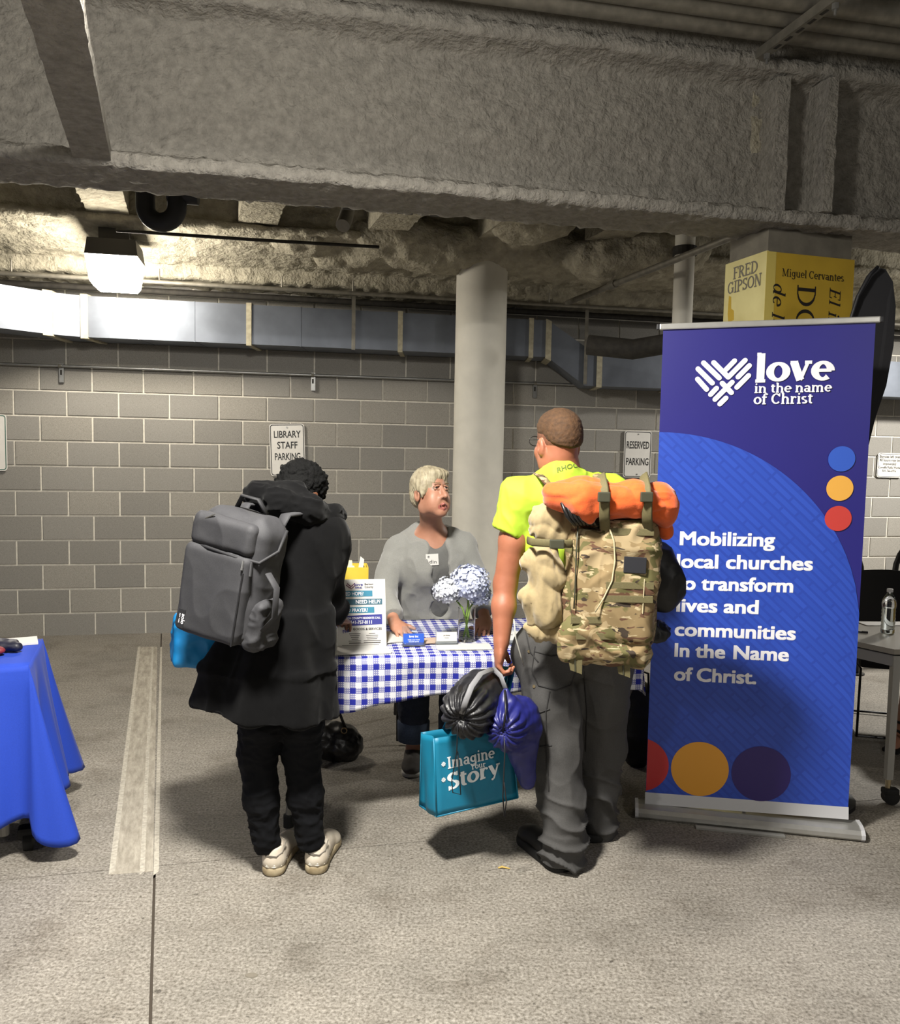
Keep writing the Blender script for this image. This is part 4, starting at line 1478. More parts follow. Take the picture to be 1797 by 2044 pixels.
# ------------------------------------------------------------------ check-cloth table
def gingham():
    m = bpy.data.materials.new('blue_white_gingham')
    m.use_nodes = True
    nt = m.node_tree
    L = nt.links.new
    b = nt.nodes['Principled BSDF']
    uv = nt.nodes.new('ShaderNodeUVMap')
    sp = nt.nodes.new('ShaderNodeSeparateXYZ')
    L(uv.outputs['UV'], sp.inputs['Vector'])

    def mth(op, a, bv=None):
        n_ = nt.nodes.new('ShaderNodeMath')
        n_.operation = op
        for i, v in enumerate((a, bv)):
            if v is None:
                continue
            if isinstance(v, (int, float)):
                n_.inputs[i].default_value = v
            else:
                L(v, n_.inputs[i])
        return n_.outputs[0]
    P = 0.0475
    fu = mth('FRACT', mth('MULTIPLY', sp.outputs['X'], 1 / P))
    fv = mth('FRACT', mth('MULTIPLY', sp.outputs['Y'], 1 / P))
    su, sv = mth('LESS_THAN', fu, 0.5), mth('LESS_THAN', fv, 0.5)
    hu = mth('LESS_THAN', mth('FRACT', mth('MULTIPLY', fu, 6.0)), 0.5)
    hv = mth('LESS_THAN', mth('FRACT', mth('MULTIPLY', fv, 6.0)), 0.5)
    both = mth('MULTIPLY', su, sv)
    one = mth('SUBTRACT', mth('ADD', su, sv), mth('MULTIPLY', both, 2.0))
    hat = mth('MULTIPLY', one, mth('MAXIMUM', mth('MULTIPLY', hu, .72), mth('MULTIPLY', hv, .72)))
    fac = mth('MAXIMUM', both, hat)
    mx = nt.nodes.new('ShaderNodeMix')
    mx.data_type = 'RGBA'
    L(fac, mx.inputs[0])
    mx.inputs[6].default_value = lin('cfcfd4')
    mx.inputs[7].default_value = lin('242a8c')
    L(mx.outputs[2], b.inputs['Base Color'])
    b.inputs['Roughness'].default_value = 0.85
    b.inputs['Specular IOR Level'].default_value = 0.2
    nz = nt.nodes.new('ShaderNodeTexNoise')
    nz.inputs['Scale'].default_value = 420
    L(uv.outputs['UV'], nz.inputs['Vector'])
    bpn = nt.nodes.new('ShaderNodeBump')
    bpn.inputs['Strength'].default_value = .3
    bpn.inputs['Distance'].default_value = .001
    L(nz.outputs['Fac'], bpn.inputs['Height'])
    L(bpn.outputs['Normal'], b.inputs['Normal'])
    return m


TU = np.array([.9874, .158, 0])
TN = np.array([-.158, .9874, 0])
T0 = np.array([-.86, 3.270, 0])
TL_, TD, TZ = 1.72, .72, .735
TR_ = np.stack([TU, TN, Z3], 1)
M_TTOP = mat('grey_plastic_table_top', '8f8d88', .6)
M_TLEG = mat('grey_steel_table_leg', '77756f', .5, .3)
M_FOOT = mat('black_rubber_foot', '0c0c0c', .8)


def tp(s, t, z=0.0):
    return T0 + TU * s + TN * t + Z3 * z


tab = thing('folding_table', 'grey folding table under the blue check cloth', 'table', tp(TL_ / 2, TD / 2))
MB().bevbox(tp(TL_ / 2, TD / 2, TZ - .022), (TL_ - .02, TD - .02, .04), .008, TR_).build('table_top', M_TTOP, tab)
for s_ in (.26, TL_ - .17):
    for t_ in (.07, .50):
        sp_ = -.02 if s_ < .5 else .02
        lg_ = MB().tube([tp(s_ + sp_ * 2, t_, .03), tp(s_, t_, .70)], .016, 12).build('leg', M_TLEG, tab, smooth=True, auto=50)
        MB().lathe([(.022, 0), (.022, .05), (.018, .055)], tp(s_ + sp_ * 2.1, t_, 0), 12).build('rubber_foot', M_FOOT, lg_)
    MB().tube([tp(s_ + .0, .07, .62), tp(s_, .50, .62)], .012, 8).build('cross_bar', M_TLEG, tab)
    e_ = .45 if s_ < .5 else -.45
    MB().box((tp(s_ - .02, TD / 2, .36) + tp(s_ + e_, TD / 2, .70)) / 2, (math.hypot(.47, .34), .025, .012), TR_ @ euler(0, -math.atan2(.34, .47) * (1 if e_ > 0 else -1), 0)).build('brace', M_TLEG, tab)

M_GING = gingham()
cl = MB()
CZ = TZ + .003


def hem(s):
    """hanging length at the front"""
    return .235 - .06 * min(1, max(0, (s - .45) / .35)) + .004 * math.sin(s * 19)


def cloth_pt(s, t):
    # s -.02..TL+.02 ; t from -hem (front drop) to TD
    if t >= 0:
        return tp(s, t, CZ + .0015 * math.sin(s * 23 + t * 17))
    d = -t
    wv = .012 * math.sin(s * 13 + 1) * min(1, d / .1) + .004 * math.sin(s * 41) * min(1, d / .15)
    return tp(s, -.012 * min(1, d / .03) - wv - .008, CZ - max(0, d - .01))


rows = [('d', k / 14) for k in range(14, 0, -1)] + [('t', k / 16) for k in range(0, 17)]
NS = 90
vv, uu = [], []
for (kd, f_) in rows:
    for i in range(NS + 1):
        s_ = -.012 + (TL_ + .024) * i / NS
        t_ = -hem(s_) * f_ if kd == 'd' else TD * f_
        vv.append(cloth_pt(s_, t_))
        uu.append((s_ + .01, t_ + .012))
ff = []
for j in range(len(rows) - 1):
    for i in range(NS):
        a = j * (NS + 1) + i
        ff.append((a, a + 1, a + NS + 2, a + NS + 1))
cl.add(vv, ff, 0, uu)
# ends and back drop
for s_e, sg in ((-.012, -1), (TL_ + .012, 1)):
    cl.grid(lambda u, v: tp(s_e + sg * (.02 * v + .006 * math.sin(u * 21) * v), u * TD, CZ - .20 * v), 30, 8, uvfn=lambda u, v: (s_e + .01 + sg * .2 * v, u * TD + .012))
cl.grid(lambda u, v: tp(-.012 + (TL_ + .024) * u, TD + .015 * v + .006 * math.sin(u * 40) * v, CZ - .2 * v), 60, 8, uvfn=lambda u, v: ((TL_ + .024) * u, TD + .012 + .2 * v))
cloth = cl.build('tablecloth', M_GING, loc=tp(TL_ / 2, TD / 2, CZ), smooth=True, solid=.0016)
tag(cloth, 'blue and white checked tablecloth draped over the folding table', 'tablecloth')
TT = CZ + .004          # top of the cloth

M_PAPER = mat('white_paper', 'c6c4c0', .7)
M_TEAL = mat('teal_print', '1f6f8a', .6)
M_DKTEAL = mat('dark_teal_print', '2b5566', .6)
M_NVP = mat('navy_print', '1f2379', .6)
M_INK2 = mat('dark_grey_print', '3a3736', .7)


def plane_from(bl, br, ty, lean):
    """a sheet frame: bottom edge from bl to br, leaning back"""
    ex = (br - bl) / np.linalg.norm(br - bl)
    nb_ = np.cross(Z3, ex)
    ey = Z3 * math.cos(lean) + nb_ * math.sin(lean)
    return bl, ex, ey


# ---- leaning poster
pbr = onz(772, 1289, TT)
pbl = pbr - TU * .222 + TN * -.01
po, pex, pey = plane_from(pbl, pbr, 0, math.radians(17))
pex = (pbr - pbl) / np.linalg.norm(pbr - pbl)
pen = np.cross(pex, pey)
PWd, PHt = .222, .29
post = thing('poster_board', 'white upright poster asking need hope, need help, need prayer', 'poster', (pbl + pbr) / 2)
po = pbl + Z3 * .002
MB().prism([(0, 0), (PWd, 0), (PWd, PHt), (0, PHt)], po, pex, pey, -pen, .006).build('board', M_PAPER, post)
MB().prism([(0, 0), (.08, 0), (.02, .2)], po + pex * .11 + pey * .01 - pen * .007, -pen + pey * .0, pey, pex, .003).build('easel_back', M_PAPER, post)


def pquad(a0, a1, b0, b1, m, name='print_band', sk=0.0):
    MB().add([po + pex * a + pey * b + pen * .0008 for a, b in ((a0, b0), (a1, b0 + sk), (a1, b1 + sk), (a0, b1))], [(0, 1, 2, 3)]).build(name, m, post, fix=False)


pquad(.02, .165, .214, .240, M_TEAL)
pquad(.05, .207, .178, .204, M_DKTEAL)
pquad(.02, .172, .142, .168, M_TEAL)
pquad(.02, .205, .086, .130, M_NVP, sk=.006)
M_WP2 = M_WHITEP
for tx, a, b, sz, ft, mm in (('NEED HOPE?', .075, .2195, .022, .10, M_WP2), ('NEED HELP?', .145, .1835, .022, .108, M_WP2), ('NEED PRAYER?', .083, .1475, .022, .12, M_WP2), ('BENTON COUNTY RESIDENTS CALL', .113, .116, .012, .17, M_WP2), ('541-757-8111', .115, .0955, .020, .092, M_WP2), ('GOODS & SERVICES', .140, .068, .014, .125, M_INK2), ('Benton', .150, .264, .012, .038, M_INK2), ('County', .150, .252, .012, .038, M_INK2), ('love', .105, .262, .016, .036, M_NVP), ('inc', .105, .249, .016, .030, M_NVP)):
    text_mesh('poster_lettering', tx, po + pex * a + pey * b, pex, pey, sz, mm, post, bold=.02, fit=ft, lift=.0016)
text_mesh('poster_lettering', 'FREE', po + pex * .052 + pey * .06, pex * .98 + pey * .2, pey * .98 - pex * .2, .018, M_NVP, post, bold=.03, fit=.036, lift=.0016)
for cx_, rows_ in ((.085, (.05, .042, .034, .028, .054, .05)), (.16, (.028, .052, .05, .044, .076, .074))):
    for k, w_ in enumerate(rows_):
        pquad(cx_ - w_ / 2, cx_ + w_ / 2, .052 - k * .0078, .0545 - k * .0078, M_INK2, 'small_print')
pquad(.03, .19, .004, .0055, M_INK2, 'small_print')
pquad(.06, .195, .011, .0125, M_INK2, 'small_print')
hm = MB()
for k, (a, b, c_, d_) in enumerate(((.055, .272, .072, .258), (.05, .266, .066, .252), (.088, .272, .072, .258), (.092, .266, .076, .250), (.066, .256, .074, .248))):
    p_, q_ = np.array([a, b]), np.array([c_, d_])
    dd = (q_ - p_) / np.linalg.norm(q_ - p_)
    nn_ = np.array([-dd[1], dd[0]]) * .002
    hm.add([po + pex * v[0] + pey * v[1] + pen * .001 for v in (p_ + nn_, p_ - nn_, q_ - nn_, q_ + nn_)], [(0, 1, 2, 3)])
hm.build('heart_logo', mat('plum_print', '6b3550', .6), post, fix=False)

# ---- yellow gift bag with tissue behind the poster
M_YBAG = mat('yellow_paper_bag', 'c2a31f', .6, col2='ccb84c', vscale=6)
yc = tp(.43, .47, TT)
yb = thing('gift_bag', 'yellow paper gift bag standing behind the white poster', 'bag', yc)
ob = MB()
yR = TR_
for (sx, sy, dx, dy) in ((.26, .004, 0, -.07), (.26, .004, 0, .07), (.004, .14, -.13, 0), (.004, .14, .13, 0)):
    ob.box(yc + yR @ np.array([dx, dy, .155]), (sx, sy, .31), yR)
ob.box(yc + Z3 * .003, (.26, .14, .004), yR)
ob.build('bag_shell', M_YBAG, yb)
ts = MB()
for k in range(7):
    b0 = yc + yR @ np.array([-.10 + .034 * k, .01 * (-1) ** k, .23])
    tip = b0 + np.array([.015 * math.sin(k * 2.1), .01, .085 + .02 * math.sin(k * 3.7)])
    ts.add([b0 + TU * -.03, b0 + TU * .03, tip + TU * .01, tip + TU * -.012], [(0, 1, 2, 3)])
ts.build('tissue', mat('pale_yellow_tissue', 'e6dfb0', .8), yb, solid=.001)
tq = yc + yR @ np.array([.085, -.02, .28])
MB().add([tq, tq + TU * .022, tq + TU * .03 + Z3 * .06, tq + TU * .012 + Z3 * .075], [(0, 1, 2, 3)]).build('tissue_tip', M_PAPER, yb, solid=.001)

# ---- glass jar
M_GLASS = mat('clear_glass', 'ffffff', .02, trans=1.0, spec=.5)
M_GLASS.node_tree.nodes['Principled BSDF'].inputs['IOR'].default_value = 1.18
M_DIMGREEN = mat('dim_green_sweets', '5a5c45', .7, col2='38392e', vscale=30)
M_CLEARLID = mat('clear_jar_lid', 'b9b9ae', .2, trans=.6)
jp = onz(640, 1306, TT)
jar = thing('candy_jar', 'square glass jar with a wide lid beside the poster', 'jar', jp)
MB().bevbox(jp + Z3 * .061, (.125, .10, .12), .012, TR_).build('contents', M_DIMGREEN, jar)
MB().bevbox(jp + Z3 * .066, (.135, .11, .13), .014, TR_).build('glass_body', M_CLEARLID, jar)
MB().bevbox(jp + Z3 * .150, (.115, .095, .04), .012, TR_).build('neck', M_CLEARLID, jar)
MB().bevbox(jp + Z3 * .174, (.13, .105, .012), .004, TR_).build('lid', mat('pale_lid', 'b5ae98', .4), jar)

# ---- papers
for k, (px, py, w_, h_, a_, lb) in enumerate(((715, 1298, .26, .15, .06, 'stack of white flyers lying in front of the poster'), (926, 1291, .24, .11, -.05, 'white sheet lying in front of the card holders'), (768, 1274, .16, .2, .3, 'white flyers under the hand of the grey-haired woman'), (862, 1280, .09, .10, .1, 'few tan leaflets between the two card holders'))):
    c_ = onz(px, py, TT)
    R_ = TR_ @ rotz(a_)
    mbp = MB()
    for j in range(3 if k != 1 else 1):
        mbp.box(c_ + Z3 * (.0012 + .0016 * j), (w_, h_, .0012), R_ @ rotz(.07 * j))
    m_ = M_PAPER if k < 3 else mat('tan_leaflet', 'b29d8c', .7)
    tag(mbp.build('paper_sheets' if k != 1 else 'paper_sheet', m_), lb, 'paper')

# ---- card holders
M_ACR = mat('clear_acrylic', 'e4e9ee', .05, trans=.95)
M_ACR.node_tree.nodes['Principled BSDF'].inputs['IOR'].default_value = 1.15


def card_holder(px, py, lab, m_card, lines, ink):
    c_ = onz(px, py, TT)
    r = thing('card_holder', lab, 'card holder', c_)
    R_ = TR_ @ euler(-.2, 0, 0)
    MB().box(c_ + Z3 * .04 + TN * .022, (.098, .003, .085), R_).build('back_plate', M_ACR, r)
    MB().box(c_ + Z3 * .003 + TN * .012, (.098, .035, .004), TR_).build('tray', M_ACR, r)
    MB().box(c_ + Z3 * .009 - TN * .004, (.098, .003, .016), R_).build('front_lip', M_ACR, r)
    cc = c_ + Z3 * .029 + TN * .008
    cb = MB().box(cc, (.09, .012, .05), R_).build('cards', m_card, r)
    fx, fy = R_[:, 0], R_[:, 2]
    fo_ = cc - R_[:, 1] * .0062
    for tx, b, sz, ft in lines:
        text_mesh('card_print', tx, fo_ + fy * b, fx, fy, sz, ink, cb, bold=.02, fit=ft, lift=.0006)
    return r


card_holder(826, 1290, 'clear stand holding bright blue cards on the check cloth', mat('bright_blue_card', '2a55b5', .4), [('love inc', .008, .014, .04), ('Help your local', -.004, .006, .05), ('church serve', -.012, .006, .045)], M_WHITEP)
card_holder(892, 1287, 'clear stand holding white cards beside the glass vase', M_PAPER, [('Jan Bailey', .009, .007, .03), ('Director', -.001, .004, .02)], M_INK2)
card_holder(1017, 1285, 'clear stand holding white cards between the vase and the cargo trousers', M_PAPER, [('Love INC', .008, .006, .03)], M_INK2)

# ---- vase and hydrangeas
vp = onz(931, 1279, TT)
M_WATER = mat('vase_water', 'f2f7f2', .0, trans=1.0)
M_WATER.node_tree.nodes['Principled BSDF'].inputs['IOR'].default_value = 1.06
vase = thing('glass_vase', 'clear cylindrical glass vase holding hydrangea stems', 'vase', vp)
vb = MB()
vb.lathe([(.001, .0), (.038, .0), (.0395, .004), (.039, .15), (.036, .15), (.0355, .012), (.001, .012)], vp, 32)
vb.build('glass_wall', M_GLASS, vase, smooth=True, auto=40)
MB().lathe([(.001, .0135), (.034, .0135), (.034, .095), (.001, .095)], vp, 28).build('water', M_WATER, vase, smooth=True, auto=40)
M_PETAL = mat('pale_blue_petal', 'a8b0d2', .7, col2='cdd2e4', vscale=24)
M_PETALW = mat('whitish_petal', 'c3c8d8', .7, col2='d6d8da', vscale=24)
M_STEM = mat('green_stem', '6d8a3a', .6)


def hydrangea(c, r, lab, m_, seed, foot):
    rnd = random.Random(seed)
    g = thing('hydrangea', lab, 'flower', vp + Z3 * .02, 'hydrangeas in the glass vase')
    MB().tube([vp + np.array(foot), vp + np.array([foot[0] * -.3, foot[1] * -.3, .09]), vp + np.array([(c - vp)[0] * .25, (c - vp)[1] * .25, .15]), c], .004, 7).build('stem', M_STEM, g, smooth=True)
    fl = MB()
    nfl = int(300 * (r / .09) ** 2)
    for k in range(nfl):
        zz = 1 - 2 * (k + .5) / nfl
        if zz < -.75:
            continue
        ph = k * 2.39996
        rr = math.sqrt(1 - zz * zz)
        d = np.array([rr * math.cos(ph), rr * math.sin(ph), zz]) + np.array([rnd.uniform(-.12, .12) for _ in range(3)])
        d /= np.linalg.norm(d)
        p = c + d * r * np.array([1.0, 1.0, .9]) * rnd.uniform(.86, 1.06)
        s_, _, t_ = basis(d, (rnd.random(), rnd.random(), rnd.random() + .1))
        n_ = d
        a0 = rnd.random() * 3
        L_ = rnd.uniform(.011, .015)
        for q in range(4):
            a = a0 + q * math.pi / 2
            u_ = s_ * math.cos(a) + t_ * math.sin(a)
            w_ = -s_ * math.sin(a) + t_ * math.cos(a)
            cu = rnd.uniform(.0, .5)
            fl.add([p, p + u_ * L_ * .6 + w_ * L_ * .5 + n_ * L_ * cu * .5, p + u_ * L_ * 1.05 + n_ * L_ * cu, p + u_ * L_ * .6 - w_ * L_ * .5 + n_ * L_ * cu * .5], [(0, 1, 2, 3)])
    tag(fl.build('floret_ball', m_, g, fix=False), kind='stuff')
    Body(.012).ell(c, (r * .82,) * 3).build('flower_core', m_, g)


hydrangea(vp + np.array([.012, .01, .262]), .088, 'large pale blue hydrangea head above the glass vase', M_PETAL, 1, (.012, 0, .016))
hydrangea(vp + np.array([-.085, .0, .225]), .066, 'smaller whitish hydrangea head hanging beside the large pale blue one', M_PETALW, 2, (.004, .012, .016))
hydrangea(vp + np.array([.055, .03, .205]), .055, 'small blue hydrangea head low under the large pale blue one', M_PETAL, 3, (-.012, .006, .016))

# ------------------------------------------------------------------ things under the check table
M_BLKLEA = mat('black_leather', '1a1817', .4, var=.3, vscale=14, bump=.5, bscale=40, bdist=.004)
pk = onz(668, 1515, 0)
hbag = thing('handbag', 'slouched black leather handbag on the floor under the check table', 'handbag', pk)
hb_ = Body(.008)
hb_.ell(pk + [-.02, .02, .09], (.15, .09, .10)).ell(pk + [.05, 0, .06], (.09, .08, .065), k=.05)
hb_.plane_cut(pk + [0, 0, .001], (0, 0, -1))
hb_.build('bag_body', M_BLKLEA, hbag, disp=lambda V, N: vnoise(V, 26, 3, 4) * .012)
MB().tube([pk + [-.09, 0, .15], pk + [-.05, 0, .24], pk + [.02, 0, .25], pk + [.06, 0, .15]], .008, 8).build('strap', M_BLKLEA, hbag, smooth=True)
MB().tube([pk + np.array([.055 + .014 * math.cos(a), -.06, .17 + .014 * math.sin(a)]) for a in np.linspace(0, 6.28, 14)[:-1]], .003, 6, closed=True).build('key_ring', mat('tarnished_brass', '9c8460', .35, .8), hbag)

# folding chair behind the woman
chp = np.array([-.08, 4.60, 0])
chair = thing('folding_chair', 'black metal folding chair behind the grey-haired woman', 'chair', chp)
M_BLKM = mat('black_painted_metal', '15151a', .4, .3)
M_CHR = mat('chrome_tube', 'b8a98a', .2, .9)
cR = rotz(.1)


def cp(x, y, z):
    return chp + cR @ np.array([x, y, z])


MB().bevbox(cp(0, 0, .44), (.40, .40, .03), .01, cR).build('seat', M_BLKM, chair)
MB().bevbox(cp(0, .2, .72), (.40, .02, .2), .008, cR).build('backrest', M_BLKM, chair)
for sx in (-.2, .2):
    MB().tube([cp(sx, -.22, .02), cp(sx, -.12, .44), cp(sx, .2, .8)], .011, 8).build('leg', M_CHR if sx > 0 else M_BLKM, chair, smooth=True)
    MB().tube([cp(sx, .24, .02), cp(sx, -.1, .46)], .011, 8).build('leg', M_BLKM, chair, smooth=True)
MB().tube([cp(-.2, -.2, .06), cp(.2, -.2, .06)], .009, 8).build('stretcher', M_CHR, chair)

# dark duffel and tag beside the far table leg
dk = onz(1275, 1545, 0)
db = thing('duffel_bag', 'dark cloth duffel bag slumped between the check table and the banner', 'bag', dk)
dbd = Body(.01)
dbd.ell(dk + [.02, .12, .19], (.11, .10, .20)).ell(dk + [.0, .12, .36], (.09, .08, .09), k=.05).plane_cut(dk + [0, 0, .002], (0, 0, -1))
dbd.build('bag_body', mat('dark_nylon', '14161a', .6, var=.3, vscale=12), db, disp=lambda V, N: vnoise(V, 18, 3, 7) * .012)
MB().box(dk + [-.075, .02, .40], (.05, .003, .09), euler(0, .35, 0)).build('paper_tag', mat('printed_tag', 'a9a48e', .7, col2='6f6a5a', vscale=60), db)
MB().tube([dk + [-.05, .06, .44], dk + [-.02, .04, .52], dk + [.04, .04, .50], dk + [.05, .06, .40]], .006, 7).build('handle', M_CAPB, db, smooth=True)

# ------------------------------------------------------------------ table with the plain blue cloth
M_BLUEC = mat('plain_blue_cloth', '143aa6', .8, var=.05, vscale=200, sheen=.03, bump=.2, bscale=300, bdist=.001)
Q0 = np.array([-1.590, 3.085, 0])      # near corner on top
QB = np.array([-1.748, 3.512, 0])      # far corner
qd = (QB - Q0) / np.linalg.norm(QB - Q0)
ql = np.array([-qd[1], qd[0], 0])      # along the table away from the corner
QD_, QL_, QZ = .455, 1.5, .75
bt = thing('training_table', 'narrow table under the plain blue cloth standing on casters', 'table', Q0 + ql * .75 + qd * .22)
MB().box(Q0 + ql * .77 + qd * .23 + Z3 * (QZ - .02), (QL_ - .02, QD_ - .02, .03), np.stack([ql, qd, Z3], 1)).build('table_top', M_TTOP, bt)
for a, b_ in ((.10, .02), (.10, QD_ - .06), (QL_ - .1, .02), (QL_ - .1, QD_ - .06)):
    p_ = Q0 + ql * a + qd * b_
    MB().tube([p_ + Z3 * .09, p_ + Z3 * (QZ - .03)], .02, 10).build('leg', M_TLEG, bt)
for a, b_ in ((.02, .06), (.04, QD_ - .03), (QL_ - .1, .02), (QL_ - .1, QD_ - .06)):
    p_ = Q0 + ql * a + qd * b_
    cs = MB().lathe([(.02, -.02), (.042, -.016), (.042, .016), (.02, .02)], p_ + Z3 * .042 + qd * .0, 20, R=np.stack([qd, Z3, ql], 1)).build('caster', M_FOOT, bt, smooth=True, auto=40)
    MB().bevbox(p_ + Z3 * .075, (.075, .06, .045), .014, np.stack([ql, qd, Z3], 1)).build('caster_hood', M_FOOT, cs)
bc = MB()
bc.grid(lambda u, v: Q0 + ql * (u * QL_) + qd * (v * QD_) + Z3 * QZ, 20, 8)
per = [(Q0 + ql * (QL_ * (1 - k / 70)), -qd, .055, .17) for k in range(70)]
for k in range(13):
    a_ = k / 12 * math.pi / 2
    per.append((Q0, -qd * math.cos(a_) - ql * math.sin(a_), .07 + .10 * math.sin(2 * a_), .17 - .115 * math.sin(2 * a_) ** .5))
per += [(Q0 + qd * (QD_ * k / 40), -ql, .075, .15) for k in range(1, 41)]
for k in range(1, 10):
    a_ = k / 9 * math.pi / 2
    per.append((Q0 + qd * QD_, -ql * math.cos(a_) + qd * math.sin(a_), .085 + .09 * math.sin(2 * a_), .15 - .02 * math.sin(2 * a_)))
per += [(Q0 + qd * QD_ + ql * (QL_ * k / 40), qd, .05, .16) for k in range(1, 41)]
arc_ = 0
vv, ff = [], []
NV = 24
for i, (p_, d_, fl, hz) in enumerate(per):
    arc_ += np.linalg.norm(p_ - per[i - 1][0]) + .15 * np.linalg.norm(d_ - per[i - 1][1]) if i else 0
    wv = .034 * math.sin(arc_ * 19 + .4) + .018 * math.sin(arc_ * 41 + 2)
    for j in range(NV + 1):
        v = j / NV
        vv.append(p_ + d_ * (.006 * min(1, v * 10) + (fl + wv) * v ** 1.15) + Z3 * (QZ - (QZ - hz - .015 * math.sin(arc_ * 13)) * v))
for i in range(len(per) - 1):
    for j in range(NV):
        a_ = i * (NV + 1) + j
        ff.append((a_, a_ + 1, a_ + NV + 2, a_ + NV + 1))
bc.add(vv, ff)
tag(bc.build('blue_tablecloth', M_BLUEC, loc=Q0 + ql * .75 + qd * .22, smooth=True, solid=.002, auto=60), 'plain royal blue tablecloth falling in folds to the floor', 'tablecloth')

qt = QZ + .002
pa = onz(22, 1284, qt)
tag(MB().box(pa + Z3 * .004, (.2, .13, .008), rotz(.5)).build('paper_stack', M_PAPER), 'white papers on the plain blue tablecloth', 'paper')
gp = onz(4, 1303, qt)
cp_b = Body(.006)
cp_b.cap(gp + [-.09, 0, .028], gp + [.055, 0.01, .024], .03, .022, sq=((0, 0, 1), 1.2)).cap(gp + [-.09, .03, .03], gp + [.03, .04, .03], .025, .018)
glv = cp_b.build('folded_umbrella', mat('navy_nylon', '15162a', .5, var=.3, vscale=40), disp=lambda V, N: vnoise(V, 60, 2, 3) * .004, loc=gp)
tag(glv, 'dark navy folded umbrella lying on the plain blue tablecloth', 'umbrella')
rp_ = onz(-9, 1306, qt)
tag(Body(.006).ell(rp_ + [0, -.02, .02], (.05, .03, .02)).build('red_pouch', mat('dark_red_fabric', '6b1a22', .6, var=.2, vscale=30), loc=rp_), 'dark red pouch beside the folded navy umbrella', 'pouch')

# ------------------------------------------------------------------ grey trapezoid table with the bottle
R0_ = np.array([2.03, 3.70, 0])
ra, rb = np.array([.997, .08, 0]), np.array([-.56, .83, 0])
rb2 = np.array([.62, .78, 0])
poly = [R0_, R0_ + ra * .75, R0_ + ra * .75 + rb2 * .75, R0_ + rb * .75]
rt = thing('seminar_table', 'grey trapezoid table with silver legs beside the banner', 'table', R0_ + [.2, .3, 0])
M_GTOP = mat('grey_laminate', '8d887e', .35, var=.04, vscale=10)
M_SILV = mat('silver_table_leg', '9b9a96', .45, .45)


def polyprism(pts, z0, dz):
    n = len(pts)
    return MB().add([np.array(p) + Z3 * z0 for p in pts] + [np.array(p) + Z3 * (z0 + dz) for p in pts], [tuple(range(n))[::-1], tuple(range(n, 2 * n))] + [(i, (i + 1) % n, n + (i + 1) % n, n + i) for i in range(n)])


polyprism(poly, .705, .025).build('table_top', M_GTOP, rt)
polyprism([p + Z3 * 0 for p in poly], .702, .004).build('edge_band', M_FOOT, rt)
ctr = sum(poly) / 4
for i in range(4):
    a, b_ = poly[i] + (ctr - poly[i]) * .03, poly[(i + 1) % 4] + (ctr - poly[(i + 1) % 4]) * .03
    d_ = (b_ - a) / np.linalg.norm(b_ - a)
    MB().box((a + b_) / 2 + Z3 * .675, (np.linalg.norm(b_ - a), .02, .05), np.stack([d_, np.cross(Z3, d_), Z3], 1)).build('apron', M_SILV, rt)
for p_ in poly:
    q_ = p_ + (ctr - p_) * .045
    lg_ = MB().lathe([(.021, .12), (.024, .70)], q_, 4, R=rotz(.8)).build('leg', M_SILV, rt)
    MB().lathe([(.012, .06), (.012, .13)], q_, 10).build('caster_stem', M_CHR, lg_)
    MB().lathe([(.015, -.02), (.036, -.018), (.036, .018), (.015, .02)], q_ + Z3 * .037 + [.015, 0, 0], 20, R=np.stack([np.array([1., 0, 0]), Z3, np.array([0, -1., 0])], 1)).build('caster', M_FOOT, lg_, smooth=True, auto=40)
    MB().bevbox(q_ + Z3 * .062 + [.012, 0, 0], (.07, .045, .03), .01).build('caster_hood', M_FOOT, lg_)
RTZ = .7305
wb = onz(1772, 1264, RTZ)
bot = thing('water_bottle', 'clear plastic water bottle standing on the grey table', 'bottle', wb)
prof_ = [(.001, 0), (.027, .0), (.032, .006), (.032, .02)]
for k in range(6):
    prof_ += [(.0325, .022 + k * .018), (.030, .030 + k * .018)]
prof_ += [(.0325, .135), (.033, .15), (.030, .168), (.018, .19), (.013, .197), (.013, .208)]
MB().lathe(prof_, wb, 28).build('bottle_wall', mat('clear_pet', 'f4f8ff', .05, trans=1.0), bot, smooth=True)
MB().lathe([(.001, .003), (.0295, .003), (.0295, .13), (.001, .13)], wb, 24).build('water', M_WATER, bot, smooth=True, auto=40)
MB().lathe([(.0145, .207), (.0145, .221), (.012, .223)], wb, 18).build('cap', mat('translucent_white_cap', 'c8c8c8', .4), bot)
pn0 = onz(1702, 1262, RTZ)
pn1 = onz(1733, 1265, RTZ)
pen_ = thing('ballpoint_pen', 'black pen lying on the grey table near the banner', 'pen', pn0)
MB().tube([pn0 + Z3 * .005, pn1 + Z3 * .005], .0045, 8).build('barrel', M_CAPB, pen_)
MB().tube([pn0 + (pn1 - pn0) * .6 + Z3 * .011, pn1 + Z3 * .011], .002, 6).build('clip', M_ALU, pen_)
sh_ = onz(1760, 1247, RTZ)
tag(MB().box(sh_ + Z3 * .002 + [.03, .02, 0], (.26, .09, .003), rotz(.1)).build('paper_sheet', M_PAPER), 'white paper lying behind the water bottle', 'paper')

# ---- black chair beyond the grey table
M_BFAB = mat('black_chair_fabric', '101012', .85, var=.15, vscale=200)
cc0 = np.array([2.62, 4.78, 0])
bch = thing('stacking_chair', 'black upholstered chair on thin sled rods behind the grey table', 'chair', cc0)
cr_ = rotz(-.25)


def c2(x, y, z):
    return cc0 + cr_ @ np.array([x, y, z])


